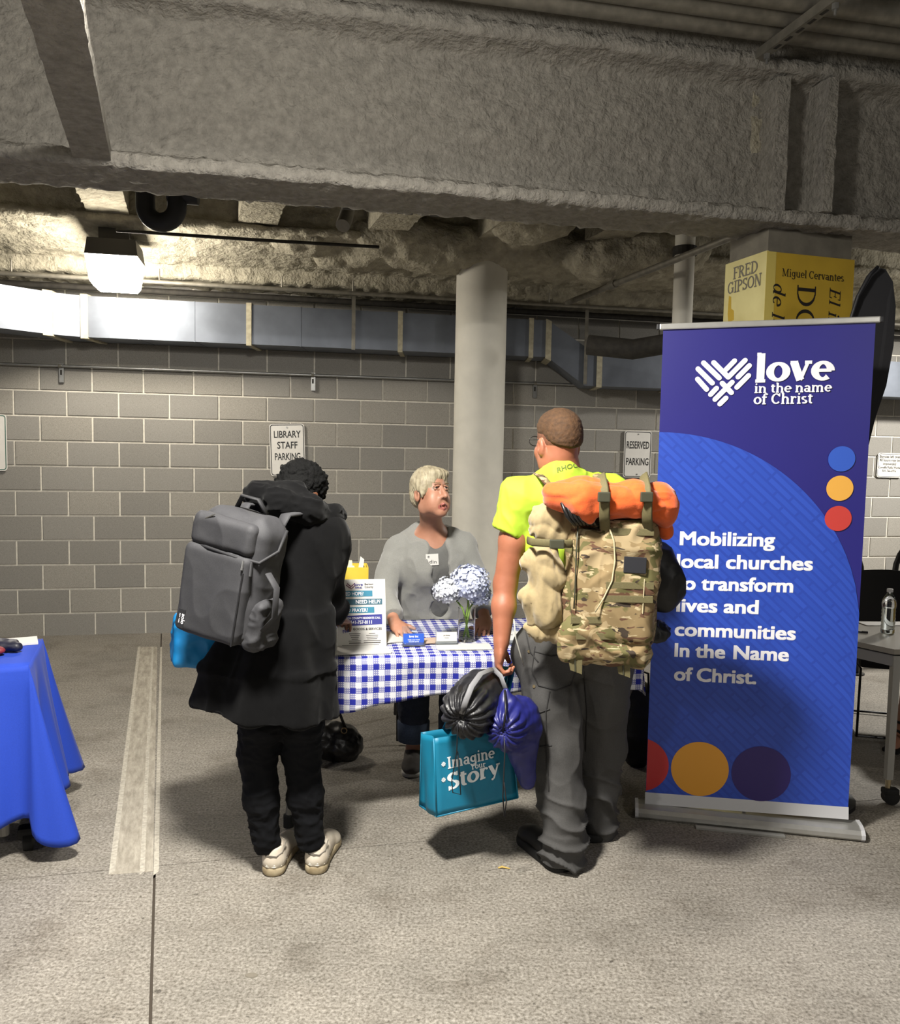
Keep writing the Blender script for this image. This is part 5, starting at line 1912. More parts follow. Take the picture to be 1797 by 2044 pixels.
bk = MB()
bk.grid(lambda u, v: c2((u - .5) * .46 * (1 - .12 * v ** 3), .20 + .05 * v - .05 * (1 - (2 * u - 1) ** 2), .50 + .42 * v - .03 * (2 * u - 1) ** 2 * v), 14, 10)
bk.build('backrest', M_BFAB, bch, smooth=True, solid=.035)
MB().bevbox(c2(0, -.03, .44), (.47, .46, .06), .025, cr_).build('seat', M_BFAB, bch)
for sx in (-.22, .22):
    MB().tube([c2(sx, .2, .5), c2(sx, .12, .42), c2(sx, -.22, .40), c2(sx * 1.05, -.26, .02), c2(sx * 1.05, .28, .015), c2(sx, .1, .40)], .007, 8).build('sled_leg', M_BLKM, bch, smooth=True)
for yy in (-.24, .26):
    MB().tube([c2(-.23, yy, .016), c2(.23, yy, .016)], .007, 8).build('cross_rod', M_BLKM, bch)

# ---- bicycle stands at the wall
M_RACK = mat('black_powder_coat', '141312', .45)
for x_, lab in ((1783, 'black tubular bicycle stand arching behind the stacking chair'), (1650, 'black tubular bicycle stand half hidden by the banner edge')):
    a0 = at(x_, 1200, 6.2)
    w_ = .52
    if x_ == 1650:
        a0 = at(1717, 1200, 6.0) - np.array([w_, 0.1, 0])
    pts = [np.array([a0[0], a0[1], 0]), np.array([a0[0], a0[1], .72])]
    for k in range(1, 12):
        t_ = math.pi * k / 12
        pts.append(np.array([a0[0] + w_ / 2 * (1 - math.cos(t_)), a0[1] + .1 * (1 - math.cos(t_)) / 2, .72 + .29 * math.sin(t_)]))
    pts += [np.array([a0[0] + w_, a0[1] + .1, .72]), np.array([a0[0] + w_, a0[1] + .1, 0])]
    rk = thing('bicycle_stand', lab, 'bike rack', (a0[0], a0[1], 0))
    MB().tube(pts, .021, 14, up=(0, 1, 0)).build('hoop', M_RACK, rk, smooth=True, auto=50)
    for p_ in (pts[0], pts[-1]):
        MB().lathe([(.06, 0), (.06, .01)], p_, 16).build('base_flange', M_RACK, rk)

# ---- black feather flag behind the banner
FY = 3.76
fl_px = [(1700, 1000), (1720, 920), (1742, 835), (1766, 770), (1784, 690), (1792, 610), (1788, 560), (1774, 535), (1756, 530), (1736, 548), (1712, 592), (1690, 660), (1668, 760), (1650, 880), (1640, 1000), (1640, 1120), (1668, 1120)]
flg = thing('feather_flag', 'black feather flag on a bent pole behind the banner', 'flag', (1.75, FY, 0))
fv = [at(x, y, FY) for x, y in fl_px]
fpm = MB().add([p + [0, .03 * math.sin(p[2] * 3), 0] for p in fv], [tuple(range(len(fv)))])
fpm.build('flag_sail', mat('black_flag_cloth', '17171b', .8), flg, solid=.003, fix=False)
pl_ = [at(x, y, FY) for x, y in ((1640, 1120), (1640, 1000), (1650, 880), (1668, 760), (1690, 660), (1712, 592), (1736, 548), (1752, 533))]
MB().tube([np.array([pl_[0][0], FY, .02])] + [p + [0, -.006, 0] for p in pl_], .008, 8).build('pole', M_CAPB, flg, smooth=True)
MB().lathe([(.2, 0), (.2, .02), (.03, .04)], (pl_[0][0], FY, 0), 20).build('flag_base', M_CAPB, flg)

# ---- litter on the floor
lf = onz(1005, 1734, 0)
tag(MB().tube([lf + [-.02, 0, .003], lf + [-.005, .004, .006], lf + [.025, -.004, .003]], [.004, .006, .003], 7, flat=.5).build('dry_leaf', mat('straw_leaf', 'b79a52', .8)), 'small straw coloured leaf on the floor by the boot', 'leaf')
lf2 = onz(502, 1947, 0)
M_STN = mat('old_gum_spot', '6c665b', .9)
tag(MB().lathe([(.02, 0), (.018, .002), (.004, .0025)], lf2, 12, sy=.6).build('gum_spot', M_STN), 'flattened grey gum spot on the open floor', 'gum')
# ================================================================== PEOPLE AND WHAT THEY CARRY
def frame(f, up=(0, 0, 1)):
    """columns: right, forward, up"""
    f = np.array(f, float)
    f /= np.linalg.norm(f)
    r = np.cross(f, up)
    r /= np.linalg.norm(r)
    return np.stack([r, f, np.cross(r, f)], 1)


def folds(freq=9, amp=.006, stretch=(1, 1, .45), seed=1, fine=.0012, sharp=3.0, sign=1.0):
    st_ = np.array(stretch)

    def fn(V, N):
        wp_ = np.stack([vnoise(V, freq * .5, 1, seed + 20 + i) for i in range(3)], 1) * (.35 / freq)
        Q = (V + wp_) * st_
        n1 = (1 - np.abs(vnoise(Q, freq, 2, seed))) ** sharp
        n2 = (1 - np.abs(vnoise(Q + 5.3, freq * 1.9, 1, seed + 9))) ** sharp
        return sign * ((n1 - .45) * amp * 1.6 + (n2 - .4) * amp * .7) + vnoise(V, freq * 5, 2, seed + 3) * fine
    return fn


def hand(b, w, d, n, t, curl=(.3, .3, .3), spread=.06, s=1.0, thumb=(.75, .65, 0.0), mi=0):
    """w wrist, d towards the knuckles, n out of the back of the hand, t thumb side"""
    d, n, t = [np.array(v, float) / np.linalg.norm(v) for v in (d, n, t)]
    w = np.array(w, float)
    R = np.stack([t, d, n], 1)
    b.ell(w + d * .048 * s, (.041 * s, .054 * s, .017 * s), R, k=.012, mi=mi)
    b.cap(w, w + d * .03 * s, .026 * s, .03 * s, k=.015, mi=mi, sq=(n, 1.35))
    for i, L in enumerate((.070, .079, .073, .057)):
        off = .029 - .0195 * i
        p = w + (d * (.085 - .004 * abs(i - 1.2)) + t * off) * s
        dd = d + t * spread * (1.5 - i) * .6
        dd /= np.linalg.norm(dd)
        ang = 0
        r = (.0092 if i < 3 else .0082) * s
        for j, fr in enumerate((.45, .31, .24)):
            ang += curl[j]
            v = dd * math.cos(ang) - n * math.sin(ang)
            q = p + v * L * fr * s
            b.cap(p, q, r, r * .9, k=.004, mi=mi)
            p = q
            r *= .9
    p = w + (d * .022 + t * .030 - n * .006) * s
    v = d * thumb[0] + t * thumb[1] - n * thumb[2]
    v /= np.linalg.norm(v)
    q = p + v * .038 * s
    b.cap(p, q, .0135 * s, .0105 * s, k=.012, mi=mi)
    v2 = v + d * .5 - n * thumb[2] * .6
    v2 /= np.linalg.norm(v2)
    b.cap(q, q + v2 * .028 * s, .0105 * s, .0085 * s, k=.005, mi=mi)


def head(b, c, R, s=1.0, face=False):
    """cranium, jaw, ears, nose; with face=True also sockets, lips, lids. materials: 0 skin 1 lips 2 dark 3 eye white 4 brow"""
    def L(x, y, z):
        return c + R @ (np.array([x, y, z]) * s)
    b.ell(L(0, -.012, .032), np.array([.074, .095, .088]) * s, R, k=.02)
    b.ell(L(0, .035, -.045), np.array([.058, .058, .072]) * s, R, k=.03)
    b.ell(L(0, .066, -.106), np.array([.028, .022, .02]) * s, R, k=.03)
    for sg in (-1, 1):
        b.ell(L(sg * .034, .058, -.03), np.array([.026, .022, .026]) * s, R, k=.02)
        b.ell(L(sg * .05, -.0, -.075), np.array([.018, .034, .03]) * s, R, k=.03)
        b.ell(L(sg * .079, -.012, -.012), np.array([.010, .021, .033]) * s, R, k=.006)
        b.ell(L(sg * .087, -.008, -.010), np.array([.006, .010, .016]) * s, R, k=.004, op='s')
    b.cap(L(0, .086, .012), L(0, .110, -.030), .0085 * s, .0125 * s, k=.014)
    for sg in (-1, 1):
        b.ell(L(sg * .012, .096, -.033), np.array([.009, .011, .008]) * s, R, k=.008)
    if face:
        for sg in (-1, 1):
            b.ell(L(sg * .031, .090, .014), np.array([.019, .014, .012]) * s, R, k=.012, op='s')
            b.ell(L(sg * .030, .0735, .013), np.array([.0115, .0118, .0085]) * s, R, k=.002, mi=3)
            b.ell(L(sg * .030 + .001, .0815, .0135), np.array([.0065, .0050, .0065]) * s, R, k=.001, mi=2)
            b.cap(L(sg * .018, .088, .023), L(sg * .044, .080, .020), .0045 * s, .004 * s, k=.004)
            b.cap(L(sg * .018, .087, .004), L(sg * .043, .080, .005), .0035 * s, .0035 * s, k=.005)
            b.cap(L(sg * .014, .094, .033), L(sg * .046, .084, .035), .0042 * s, .003 * s, k=.003, mi=4)
            b.ell(L(sg * .007, .106, -.041), np.array([.0035, .004, .003]) * s, R, k=.001, mi=2, op='s')
        b.ell(L(0, .089, -.077), np.array([.019, .013, .008]) * s, R, k=.003, mi=2, op='s')
        b.cap(L(-.020, .082, -.074), L(0, .095, -.067), .0042 * s, .0052 * s, k=.004, mi=1)
        b.cap(L(.020, .082, -.074), L(0, .095, -.067), .0042 * s, .0052 * s, k=.004, mi=1)
        b.cap(L(-.019, .081, -.080), L(0, .091, -.088), .0045 * s, .006 * s, k=.004, mi=1)
        b.cap(L(.019, .081, -.080), L(0, .091, -.088), .0045 * s, .006 * s, k=.004, mi=1)
        b.cap(L(-.012, .080, -.072), L(.012, .080, -.072), .003 * s, .003 * s, k=.001, mi=3)
        for sg in (-1, 1):
            b.ell(L(sg * .038, .048, -.066), np.array([.022, .026, .030]) * s, R, k=.03)
            b.cap(L(sg * .020, .088, -.040), L(sg * .034, .074, -.078), .006 * s, .004 * s, k=.012)
    return L


M_SKINM = mat('ruddy_skin', '935a43', .5, col2='a2684f', vscale=14, bump=.15, bscale=220, bdist=.001)
M_SKINW = mat('warm_skin', 'a2715a', .5, col2='b08069', vscale=16, bump=.15, bscale=220, bdist=.001)
M_SKINB = mat('brown_skin', '6a4430', .5, var=.08, vscale=14)
M_LIP = mat('lip', '9c5a50', .45)
M_DARK = mat('dark_pupil', '1a1210', .4)
M_EYE = mat('eye_white', '8f7d70', .4)
M_BROW = mat('brow_hair', '7a5f45', .8)

# ------------------------------------------------------------------ A: person in black coat
M_BLKC = mat('black_wool_coat', '050506', .95, var=.15, vscale=120, sheen=.04, spec=.15, bump=.2, bscale=300, bdist=.001)
M_BLKJ = mat('black_navy_trousers', '08090d', .9, var=.15, vscale=90, spec=.2, bump=.2, bscale=250, bdist=.001)
M_HAIRK = mat('black_curly_hair', '050505', .85, spec=.2, bump=.8, bscale=70, bdist=.01)
M_SHOE = mat('worn_white_leather', 'cfc6b7', .55, col2='b9ad9b', vscale=18)
M_SOLE = mat('scuffed_cream_sole', 'b7a98c', .7, col2='8f7f62', vscale=26)

aL, aR = onz(540, 1752), onz(626, 1748)
A = thing('person', 'person in a black hooded coat bending over the check table', 'person', (aL + aR) / 2)
toe = np.array([.10, .995, 0])
toe /= np.linalg.norm(toe)
aLk, aRk = aL + toe * .06 + Z3 * .0, aR + toe * .06
ankL = np.array([*(at(532, 1680, 3.0)[:2]), .13])
ankR = np.array([*(at(620, 1676, 3.02)[:2]), .13])
kneeL, kneeR = at(514, 1500, 3.02), at(603, 1500, 3.05)
hipL, hipR = at(530, 1370, 3.0), at(598, 1370, 3.02)
pel = at(560, 1310, 3.0)
chest = at(600, 1110, 3.12)
shL, shR = at(535, 1055, 3.10), at(655, 1062, 3.12)
hc = at(604, 990, 3.24)
hf = np.array([.55, .72, -.42])
HR = frame(hf)
elbR, wriR = at(657, 1190, 3.16), at(672, 1235, 3.42)
elbL, wriL = at(440, 1160, 3.12), at(405, 1240, 3.12)
nb_ = Body(.006)
head(nb_, hc, HR)
nb_.cap(hc + HR @ np.array([0, -.03, -.06]), chest + [0, .03, .10], .055, .06, k=.03)
nb_.cap(chest + [0, .03, .10], pel, .10, .11, k=.05)
nb_.cap(shL, shR, .055, k=.04)
for sh_, el, wr in ((shR, elbR, wriR), (shL, elbL, wriL)):
    nb_.chain([sh_, el, wr], [.045, .038, .027], k=.02)
for hp, kn, an in ((hipL, kneeL, ankL), (hipR, kneeR, ankR)):
    nb_.chain([pel, hp, kn, an], [.09, .07, .05, .038], k=.03)
    nb_.cap(an, an + toe * .10 - Z3 * .08, .035, .03, k=.02)
hand(nb_, wriR, (.2, .9, -.3), (.2, .2, .9), (-.9, .2, 0), curl=(.5, .4, .3))
hand(nb_, wriL, (0, .1, -1), (-1, 0, 0), (0, 1, 0), curl=(.9, 1.1, .8))
nb_.build('body', M_SKINB, A)

tr = Body(.006)
for hp, kn, an, r0 in ((hipL, kneeL, ankL, 0), (hipR, kneeR, ankR, 0)):
    tr.chain([pel, hp, hp * .5 + kn * .5, kn, kn * .5 + an * .5 - toe * .012, an + Z3 * -.012], [.12, .088, .082, .068, .062, .050], k=.03)
tr.build('trousers', M_BLKJ, A, disp=folds(14, .005, (1, 1, 1.2), 11))
for an in (ankL, ankR):
    MB().tube([an + Z3 * .02, an + Z3 * -.045], .038, 14).build('sock', M_BLKC, A, smooth=True)


def sneaker(heel, toe, parent, L=.285):
    side = np.array([toe[1], -toe[0], 0])
    R = np.stack([side, toe, Z3], 1)
    h0 = heel + toe * .0

    def p(x, y, z):
        return h0 + R @ np.array([x, y, z])
    u = Body(.005)
    u.cap(p(0, .045, .055), p(0, .045, .085), .040, .036, k=.01)
    u.cap(p(0, .04, .05), p(0, .21, .042), .040, .036, k=.02, sq=(Z3, 1.0))
    u.ell(p(0.004, .225, .038), (.045, .05, .030), R, k=.02)
    u.cap(p(0, .10, .07), p(0, .17, .06), .036, .028, k=.02)
    u.ell(p(0, .055, .125), (.030, .040, .042), R, k=.006, op='s')
    u.plane_cut(p(0, 0, .028), (0, 0, -1))
    up_ = u.build('shoe', M_SHOE, parent)
    so_ = Body(.005)
    so_.cap(p(0, .042, .018), p(0, .13, .018), .044, .038, k=.005).cap(p(0, .13, .018), p(.004, .235, .018), .038, .046, k=.01)
    so_.plane_cut(p(0, 0, .001), (0, 0, -1)).plane_cut(p(0, 0, .034), (0, 0, 1))
    so_.build('sole', M_SOLE, up_)
    # heel tab outline, side lines and laces
    MB().tube([p(-.036, .075, .105), p(-.036, .03, .085), p(-.02, .006, .078), p(0, .0, .082), p(.02, .006, .078), p(.036, .03, .085), p(.036, .075, .105)], .0022, 6).build('heel_piping', mat('grey_piping', '6b665d', .7), up_)
    for zz in (.040, .046):
        MB().tube([p(-.041, .07, zz), p(-.036, .02, zz), p(-.015, .001, zz), p(.015, .001, zz), p(.036, .02, zz), p(.041, .07, zz)], .002, 5).build('heel_line', mat('pale_rubber_line', 'e2dccb', .6), up_)
    for k in range(4):
        yy = .105 + .025 * k
        MB().tube([p(-.022, yy, .098 - k * .009), p(0, yy + .006, .106 - k * .009), p(.022, yy, .098 - k * .009)], .003, 5).build('lace', M_SHOE, up_)
    return up_


sneaker(aL, toe, A)
sneaker(aR, toe, A)

ct = Body(.008)
hemz = 0.82
ct.ell(chest + [0, 0, .02], (.175, .135, .20), k=.05)
ct.cap(chest + [0, .0, .06], pel + [0, 0, .08], .15, .15, k=.06, sq=((0, 1, 0), 1.12))
ct.cap(shL + [0, 0, -.005], shR + [0, 0, -.01], .066, .066, k=.05)
# skirt of the coat, flaring to the hem
k0, k1, k2 = at(527, 1445, 2.99), at(535, 1330, 3.0), at(570, 1215, 3.03)
ct.econe(k0, k1, (.275, .19), (.235, .165), k=.02)
ct.econe(k1, k2, (.235, .165), (.17, .14), k=.03)
ct.chain([shR + [.005, 0, -.02], elbR, elbR * .45 + wriR * .55], [.066, .062, .052], k=.03)
ct.chain([shL, elbL, wriL + [0, 0, .03]], [.066, .058, .045], k=.03)
hl, hr_ = at(372, 1402, 2.98), at(668, 1432, 3.0)
ax_ = (hr_ - hl) / np.linalg.norm(hr_ - hl)
nrm = np.cross(ax_, (0, 1, 0))
nrm = nrm * np.sign(-nrm[2])
ct.plane_cut(hl, nrm, k=.006)


def coat_disp(V, N):
    w = np.clip((1.15 - V[:, 2]) / .3, 0, 1)
    ang = np.arctan2(V[:, 1] - pel[1], V[:, 0] - pel[0])
    return folds(8, .008, (1, 1, .35), 21)(V, N) + w * .016 * np.sin(ang * 6 + 1.0)


ct.build('coat', M_BLKC, A, disp=coat_disp)
hd = Body(.006)
hd.chain([at(512, 992, 3.05), at(560, 1004, 3.0), at(618, 1020, 3.02), at(660, 1032, 3.12), at(668, 1030, 3.26), at(640, 1020, 3.34)], [.045, .055, .05, .040, .036, .03], k=.035)
hd.chain([at(512, 992, 3.05), at(520, 996, 3.16), at(560, 1000, 3.26)], [.045, .05, .04], k=.03)
hd.ell(at(570, 992, 3.10), (.10, .06, .055), k=.04)
hd.cap(at(515, 985, 3.02), at(590, 990, 3.06), .035, .05, k=.03)
hd.build('hood', M_BLKC, A, disp=folds(13, .007, (1, 1, 1.4), 31))
hr2 = Body(.006)
hr2.ell(hc + HR @ np.array([0, -.020, .048]), (.088, .104, .090), HR)
hr2.ell(hc + HR @ np.array([0, -.06, -.01]), (.078, .06, .07), HR, k=.03)
hr2.ell(hc + HR @ np.array([0, .095, -.03]), (.07, .06, .075), HR, k=.01, op='s')
hr2.build('hair', M_HAIRK, A, disp=lambda V, N: np.maximum(0, vnoise(V, 62, 2, 5)) * .016 + vnoise(V, 120, 1, 6) * .004)

# ---- grey backpack
M_PACKG = mat('charcoal_pack_cloth', '303033', .75, var=.12, vscale=260, bump=.25, bscale=420, bdist=.001)
M_PACKD = mat('dark_pack_trim', '1d1d20', .7)
M_ZIP = mat('zip_metal', '8b8b8b', .3, .8)
gf = np.array([-.42, -.90, .06])
gf /= np.linalg.norm(gf)
gc = at(470, 1152, 2.86)
gup = np.array([.17, -.03, .98])
gr = np.cross(gup, gf)
gr /= np.linalg.norm(gr)
gup = np.cross(gf, gr)
GR = np.stack([gr, gf, gup], 1)          # right (as seen from behind), outward, up


def gp_(x, y, z):
    return gc + GR @ np.array([x, y, z])


G = thing('backpack', 'charcoal grey backpack worn by the person in the black coat', 'backpack', gp_(0, 0, -.22))
gb = Body(.006)
gb.rbox(gc, (.148, .08, .21), .045, GR)
gb.rbox(gp_(.0, -.01, .175), (.12, .072, .06), .04, GR, k=.03)
gb.build('pack_body', M_PACKG, G, disp=folds(5, .005, (1, 1, 1), 41))
lp = Body(.005)
lp.rbox(gp_(-.012, .075, -.055), (.135, .035, .155), .022, GR)
lower = lp.build('front_pocket', M_PACKG, G, disp=folds(4, .007, (1, 1, .7), 42, .001))
upk = Body(.005)
upk.rbox(gp_(-.01, .065, .155), (.13, .042, .056), .026, GR)
upper = upk.build('top_pocket', M_PACKG, G, disp=folds(5, .006, (1, 1, 1), 43, .001))
sdk = Body(.005)
sdk.rbox(gp_(.152, .0, -.13), (.028, .065, .085), .02, GR)
sdk.build('side_pocket', M_PACKG, G, disp=folds(11, .008, (1, 1, 1), 44))
MB().tube([gp_(-.14, .085, .097), gp_(-.05, .105, .098), gp_(.07, .105, .094), gp_(.145, .075, .09), gp_(.16, .0, .13), gp_(.15, -.04, .2)], .006, 8).build('zip_line', M_PACKD, G, smooth=True)
MB().tube([gp_(.105, .108, .09), gp_(.112, .118, .06)], .004, 6).build('zip_pull', M_ZIP, G)
MB().tube([gp_(.125, .09, .09), gp_(.14, .105, .045)], .005, 6).build('zip_pull', M_PACKD, G)
MB().tube([gp_(-.08, .109, .195), gp_(-.045, .108, .215)], .003, 6).build('zip_pull', M_ZIP, G)
MB().tube([gp_(-.06, -.02, .24), gp_(-.03, .0, .285), gp_(.04, .0, .285), gp_(.07, -.02, .24)], .011, 8, flat=.5).build('grab_handle', M_PACKD, G, smooth=True)
MB().tube([gp_(.17, .05, .06), gp_(.215, .05, .02), gp_(.22, .04, -.08), gp_(.18, .04, -.14)], .016, 8, flat=.3).build('side_strap', M_PACKG, G, smooth=True)
MB().tube([gp_(.115, .112, .05), gp_(.12, .113, -.20)], .006, 6, flat=.5).build('pocket_zip', M_PACKD, G)
for sx, tgt in ((.09, shR + [.0, .02, .085]), (-.09, shL + [0, .02, .085])):
    MB().tube([gp_(sx, -.07, .18), gp_(sx, -.10, .24), tgt], .026, 8, flat=.35).build('shoulder_strap', M_PACKG, G, smooth=True)
lab_o = gp_(-.108, .1135, -.165)
lb = MB().box(lab_o, (.030, .003, .065), GR).build('brand_tag', M_PACKD, lower)
text_mesh('tag_lettering', 'solo', lab_o + GR @ np.array([.004, .0018, 0]), GR @ np.array([0, 0, -1.0]), GR @ np.array([1.0, 0, 0]), .021, M_WHITEP, lb, bold=.03, fit=.036, lift=.0006)
text_mesh('tag_lettering', 'NEW YORK', lab_o + GR @ np.array([-.008, .0018, 0]), GR @ np.array([0, 0, -1.0]), GR @ np.array([1.0, 0, 0]), .007, M_WHITEP, lb, bold=.02, fit=.034, lift=.0006)

# ---- bright blue tote of person A
M_TOTE1 = mat('bright_blue_tote', '0c72b0', .5, col2='1180bc', vscale=8)
tq_ = at(400, 1290, 3.10)
b1 = thing('tote_bag', 'bright blue tote bag hanging beside the charcoal backpack wearer', 'bag', tq_ + [0, 0, -.1])
bb = Body(.006)
bb.rbox(at(392, 1278, 3.13), (.085, .10, .085), .02, euler(0, .10, .35))
bb.build('bag_body', M_TOTE1, b1, disp=folds(10, .008, (1, 1, .6), 51))
MB().tube([at(385, 1245, 3.08), at(398, 1225, 3.11), wriL + [0, 0, -.08], at(412, 1240, 3.2)], .008, 8, flat=.4).build('handle', M_TOTE1, b1, smooth=True)

# ------------------------------------------------------------------ B: woman behind the table
M_GREYK = mat('grey_knit_cardigan', '83837f', .95, var=.1, vscale=320, sheen=.3, bump=.3, bscale=500, bdist=.001)
M_GREYT = mat('grey_tee', '626260', .9, var=.08, vscale=300, bump=.2, bscale=400, bdist=.001)
M_JEAN = mat('dark_blue_jeans', '1b2233', .9, var=.2, vscale=160)
M_JEANC = mat('jean_cuff', '3a465c', .9, var=.2, vscale=160)
M_HAIRG = mat('silver_blond_hair', 'b3a98f', .6, col2='8a7f68', vscale=40, bump=.5, bscale=60, bdist=.004)
fl_, fr_ = onz(822, 1546), onz(905, 1530)
B = thing('person', 'grey-haired woman in a grey cardigan leaning on the check table', 'person', (fl_ + fr_) / 2)
bh = at(861, 984, 4.03)
bf = np.array([.62, -.76, .20])
BRh = frame(bf, (0.06, 0, 1))
bsR, bsL = at(796, 1090, 4.16), at(926, 1088, 4.20)       # her right is on the picture's other side
bch_ = at(862, 1110, 4.18)
bpel = at(862, 1290, 4.38)
bel, bwr = at(766, 1180, 4.05), at(788, 1256, 3.80)
bwr[2] = TT + .045
bel2, bwr2 = at(950, 1165, 4.12), at(968, 1252, 3.90)
bwr2[2] = TT + .05
w_ = Body(.004)
BL_ = head(w_, bh, BRh, 1.0, face=True)
w_.cap(bh + BRh @ np.array([0, -.02, -.06]), bch_ + [0, -.02, .12], .052, .058, k=.03)
w_.ell(bch_ + [0, -.02, .06], (.13, .085, .10), k=.05)
w_.cap(bch_, bpel, .10, .11, k=.05)
w_.cap(bsR, bsL, .040, k=.05)
w_.chain([bsR, bel, bwr], [.045, .038, .026], k=.02)
w_.chain([bsL, bel2, bwr2], [.045, .038, .026], k=.02)
hand(w_, bwr, (.45, -.80, -.28), (.0, -.35, .94), (.85, .45, .1), curl=(.18, .22, .15), spread=.14, s=.98)
hand(w_, bwr2, (-.15, -.9, -.3), (0, -.35, .94), (-.95, .1, .1), curl=(.2, .22, .15), s=.98)
for sg, ft in ((-1, fl_), (1, fr_)):
    w_.chain([bpel, bpel + [sg * .09, 0, -.08], np.array([ft[0], ft[1] + .10, .48]), np.array([ft[0], ft[1] + .12, .09])], [.10, .08, .05, .035], k=.03)
    w_.cap(np.array([ft[0], ft[1] + .12, .08]), np.array([ft[0], ft[1] + .02, .045]), .034, .03, k=.02)
w_.build('body', [M_SKINW, M_LIP, M_DARK, M_EYE, M_BROW], B)
te = Body(.006)
te.ell(bch_ + [0, -.015, -.01], (.160, .112, .15), k=.04)
te.cap(bch_ + [0, 0, -.05], bpel + [0, 0, .0], .145, .15, k=.05, sq=((0, 1, 0), 1.15))
te.ell(at(872, 1060, 4.05), (.055, .10, .085), k=.015, op='s')
te.ell(at(872, 1078, 4.02), (.04, .08, .06), k=.02, op='s')
tee_o = te.build('tee_shirt', M_GREYT, B, disp=folds(9, .005, (1, 1, .6), 61))
cg = Body(.006)
cg.ell(bch_ + [0, .0, -.03], (.178, .150, .17), k=.05)
cg.cap(bsR, bch_ + [-.05, .01, .105], .052, .062, k=.05)
cg.cap(bsL, bch_ + [.05, .01, .105], .052, .062, k=.05)
cg.cap(bch_ + [-.04, .0, -.05], bpel + [-.06, -.02, -.0], .145, .16, k=.05, sq=((0, 1, 0), 1.1))
cg.cap(bch_ + [.05, .0, -.05], bpel + [.06, -.02, -.0], .14, .15, k=.05, sq=((0, 1, 0), 1.1))
cg.chain([bsR + [0, 0, -.02], bel], [.066, .062], k=.04)
cg.chain([bsL + [0, 0, -.02], bel2], [.066, .062], k=.04)
cg.cyl(bel, bel * .18 + bwr * .82, .060, .048, k=.02)
cg.cyl(bel2, bel2 * .18 + bwr2 * .82, .060, .048, k=.02)
# open front: neck hole and the gap between the fronts
cg.ell(at(868, 1045, 4.10), (.062, .14, .10), k=.015, op='s')
for yy, hw_ in ((1075, .058), (1110, .055), (1150, .052), (1190, .058), (1230, .075), (1275, .095), (1330, .12)):
    xx = {1075: 874, 1110: 876, 1150: 880, 1190: 884, 1230: 880, 1275: 872, 1330: 866}[yy]
    cg.ell(at(xx, yy, 4.02), (hw_, .145, .075), k=.01, op='s')
cg.build('cardigan', M_GREYK, B, disp=folds(7, .010, (1, 1, .5), 62))
jn = Body(.007)
for sg, ft in ((-1, fl_), (1, fr_)):
    jn.chain([bpel + [0, 0, -.02], bpel + [sg * .085, 0, -.1], np.array([ft[0], ft[1] + .10, .48]), np.array([ft[0], ft[1] + .12, .24])], [.15, .11, .085, .075], k=.04)
jn.build('jeans', M_JEAN, B, disp=folds(10, .005, (1, 1, 1), 63))
for ft in (fl_, fr_):
    MB().lathe([(.070, .0), (.080, .004), (.082, .10), (.07, .11)], (ft[0], ft[1] + .12, .13), 20).build('jean_cuff', M_JEANC, B, smooth=True)
    sb = Body(.006)
    sb.cap((ft[0], ft[1] + .11, .06), (ft[0], ft[1] + .02, .045), .045, .045, k=.02).ell((ft[0], ft[1] + .01, .035), (.05, .07, .034), k=.02).plane_cut((0, 0, .022), (0, 0, -1))
    s_o = sb.build('shoe', mat('grey_suede', '4a4642', .9, var=.1, vscale=60), B)
    sb2 = Body(.006)
    sb2.cap((ft[0], ft[1] + .12, .012), (ft[0], ft[1] + .0, .012), .046, .052).plane_cut((0, 0, .001), (0, 0, -1)).plane_cut((0, 0, .024), (0, 0, 1))
    sb2.build('sole', mat('white_rubber', 'b5b1a8', .6), s_o)
    for k in range(3):
        yk = ft[1] + .075 - .025 * k
        MB().tube([(ft[0] - .025, yk, .088 - .008 * k), (ft[0], yk - .005, .096 - .009 * k), (ft[0] + .025, yk, .088 - .008 * k)], .003, 5).build('lace', mat('pale_lace', 'a39d92', .8), s_o)
wh = Body(.005)
wh.ell(BL_(0, -.02, .045), (.086, .104, .092), BRh)
wh.ell(BL_(0, -.062, -.01), (.076, .055, .065), BRh, k=.03)
for sg in (-1, 1):
    wh.ell(BL_(sg * .072, .012, .02), (.016, .034, .05), BRh, k=.02)
wh.ell(BL_(-.01, .052, .088), (.062, .034, .022), BRh, k=.03)
wh.ell(BL_(0, .105, -.015), (.064, .055, .082), BRh, k=.012, op='s')
wh.ell(BL_(0, .02, -.10), (.09, .075, .06), BRh, k=.01, op='s')
for sg in (-1, 1):
    wh.ell(BL_(sg * .085, -.008, -.025), (.02, .026, .032), BRh, k=.008, op='s')
_Hax = BRh


def strand(V, N):
    q = (V - bh) @ _Hax
    a = np.arctan2(q[:, 0], q[:, 1] + .05)
    return .0022 * np.sin(a * 34 + 4 * vnoise(V, 22, 2, 3)) + .0012 * np.sin(a * 71 + q[:, 2] * 40) + vnoise(V, 16, 2, 6) * .004


wh.build('hair', M_HAIRG, B, disp=strand)
# name sticker on the tee
nt_c = drape(tee_o, [(863, 1117)], .004)[0]
ntag = MB().box(nt_c, (.062, .0015, .056), euler(-.12, -.06, .08)).build('name_sticker', M_PAPER, B)
text_mesh('handwriting', 'din', nt_c + np.array([.004, -.003, -.018]), (1, .08, 0), (0, -.12, 1), .026, mat('grey_pencil', '5b5b5b', .8), ntag, fit=.036, lift=.001)
text_mesh('handwriting', 'e', nt_c + np.array([-.018, -.001, .008]), (1, .08, 0), (0, -.12, 1), .024, MATS['grey_pencil'], ntag, lift=.001)

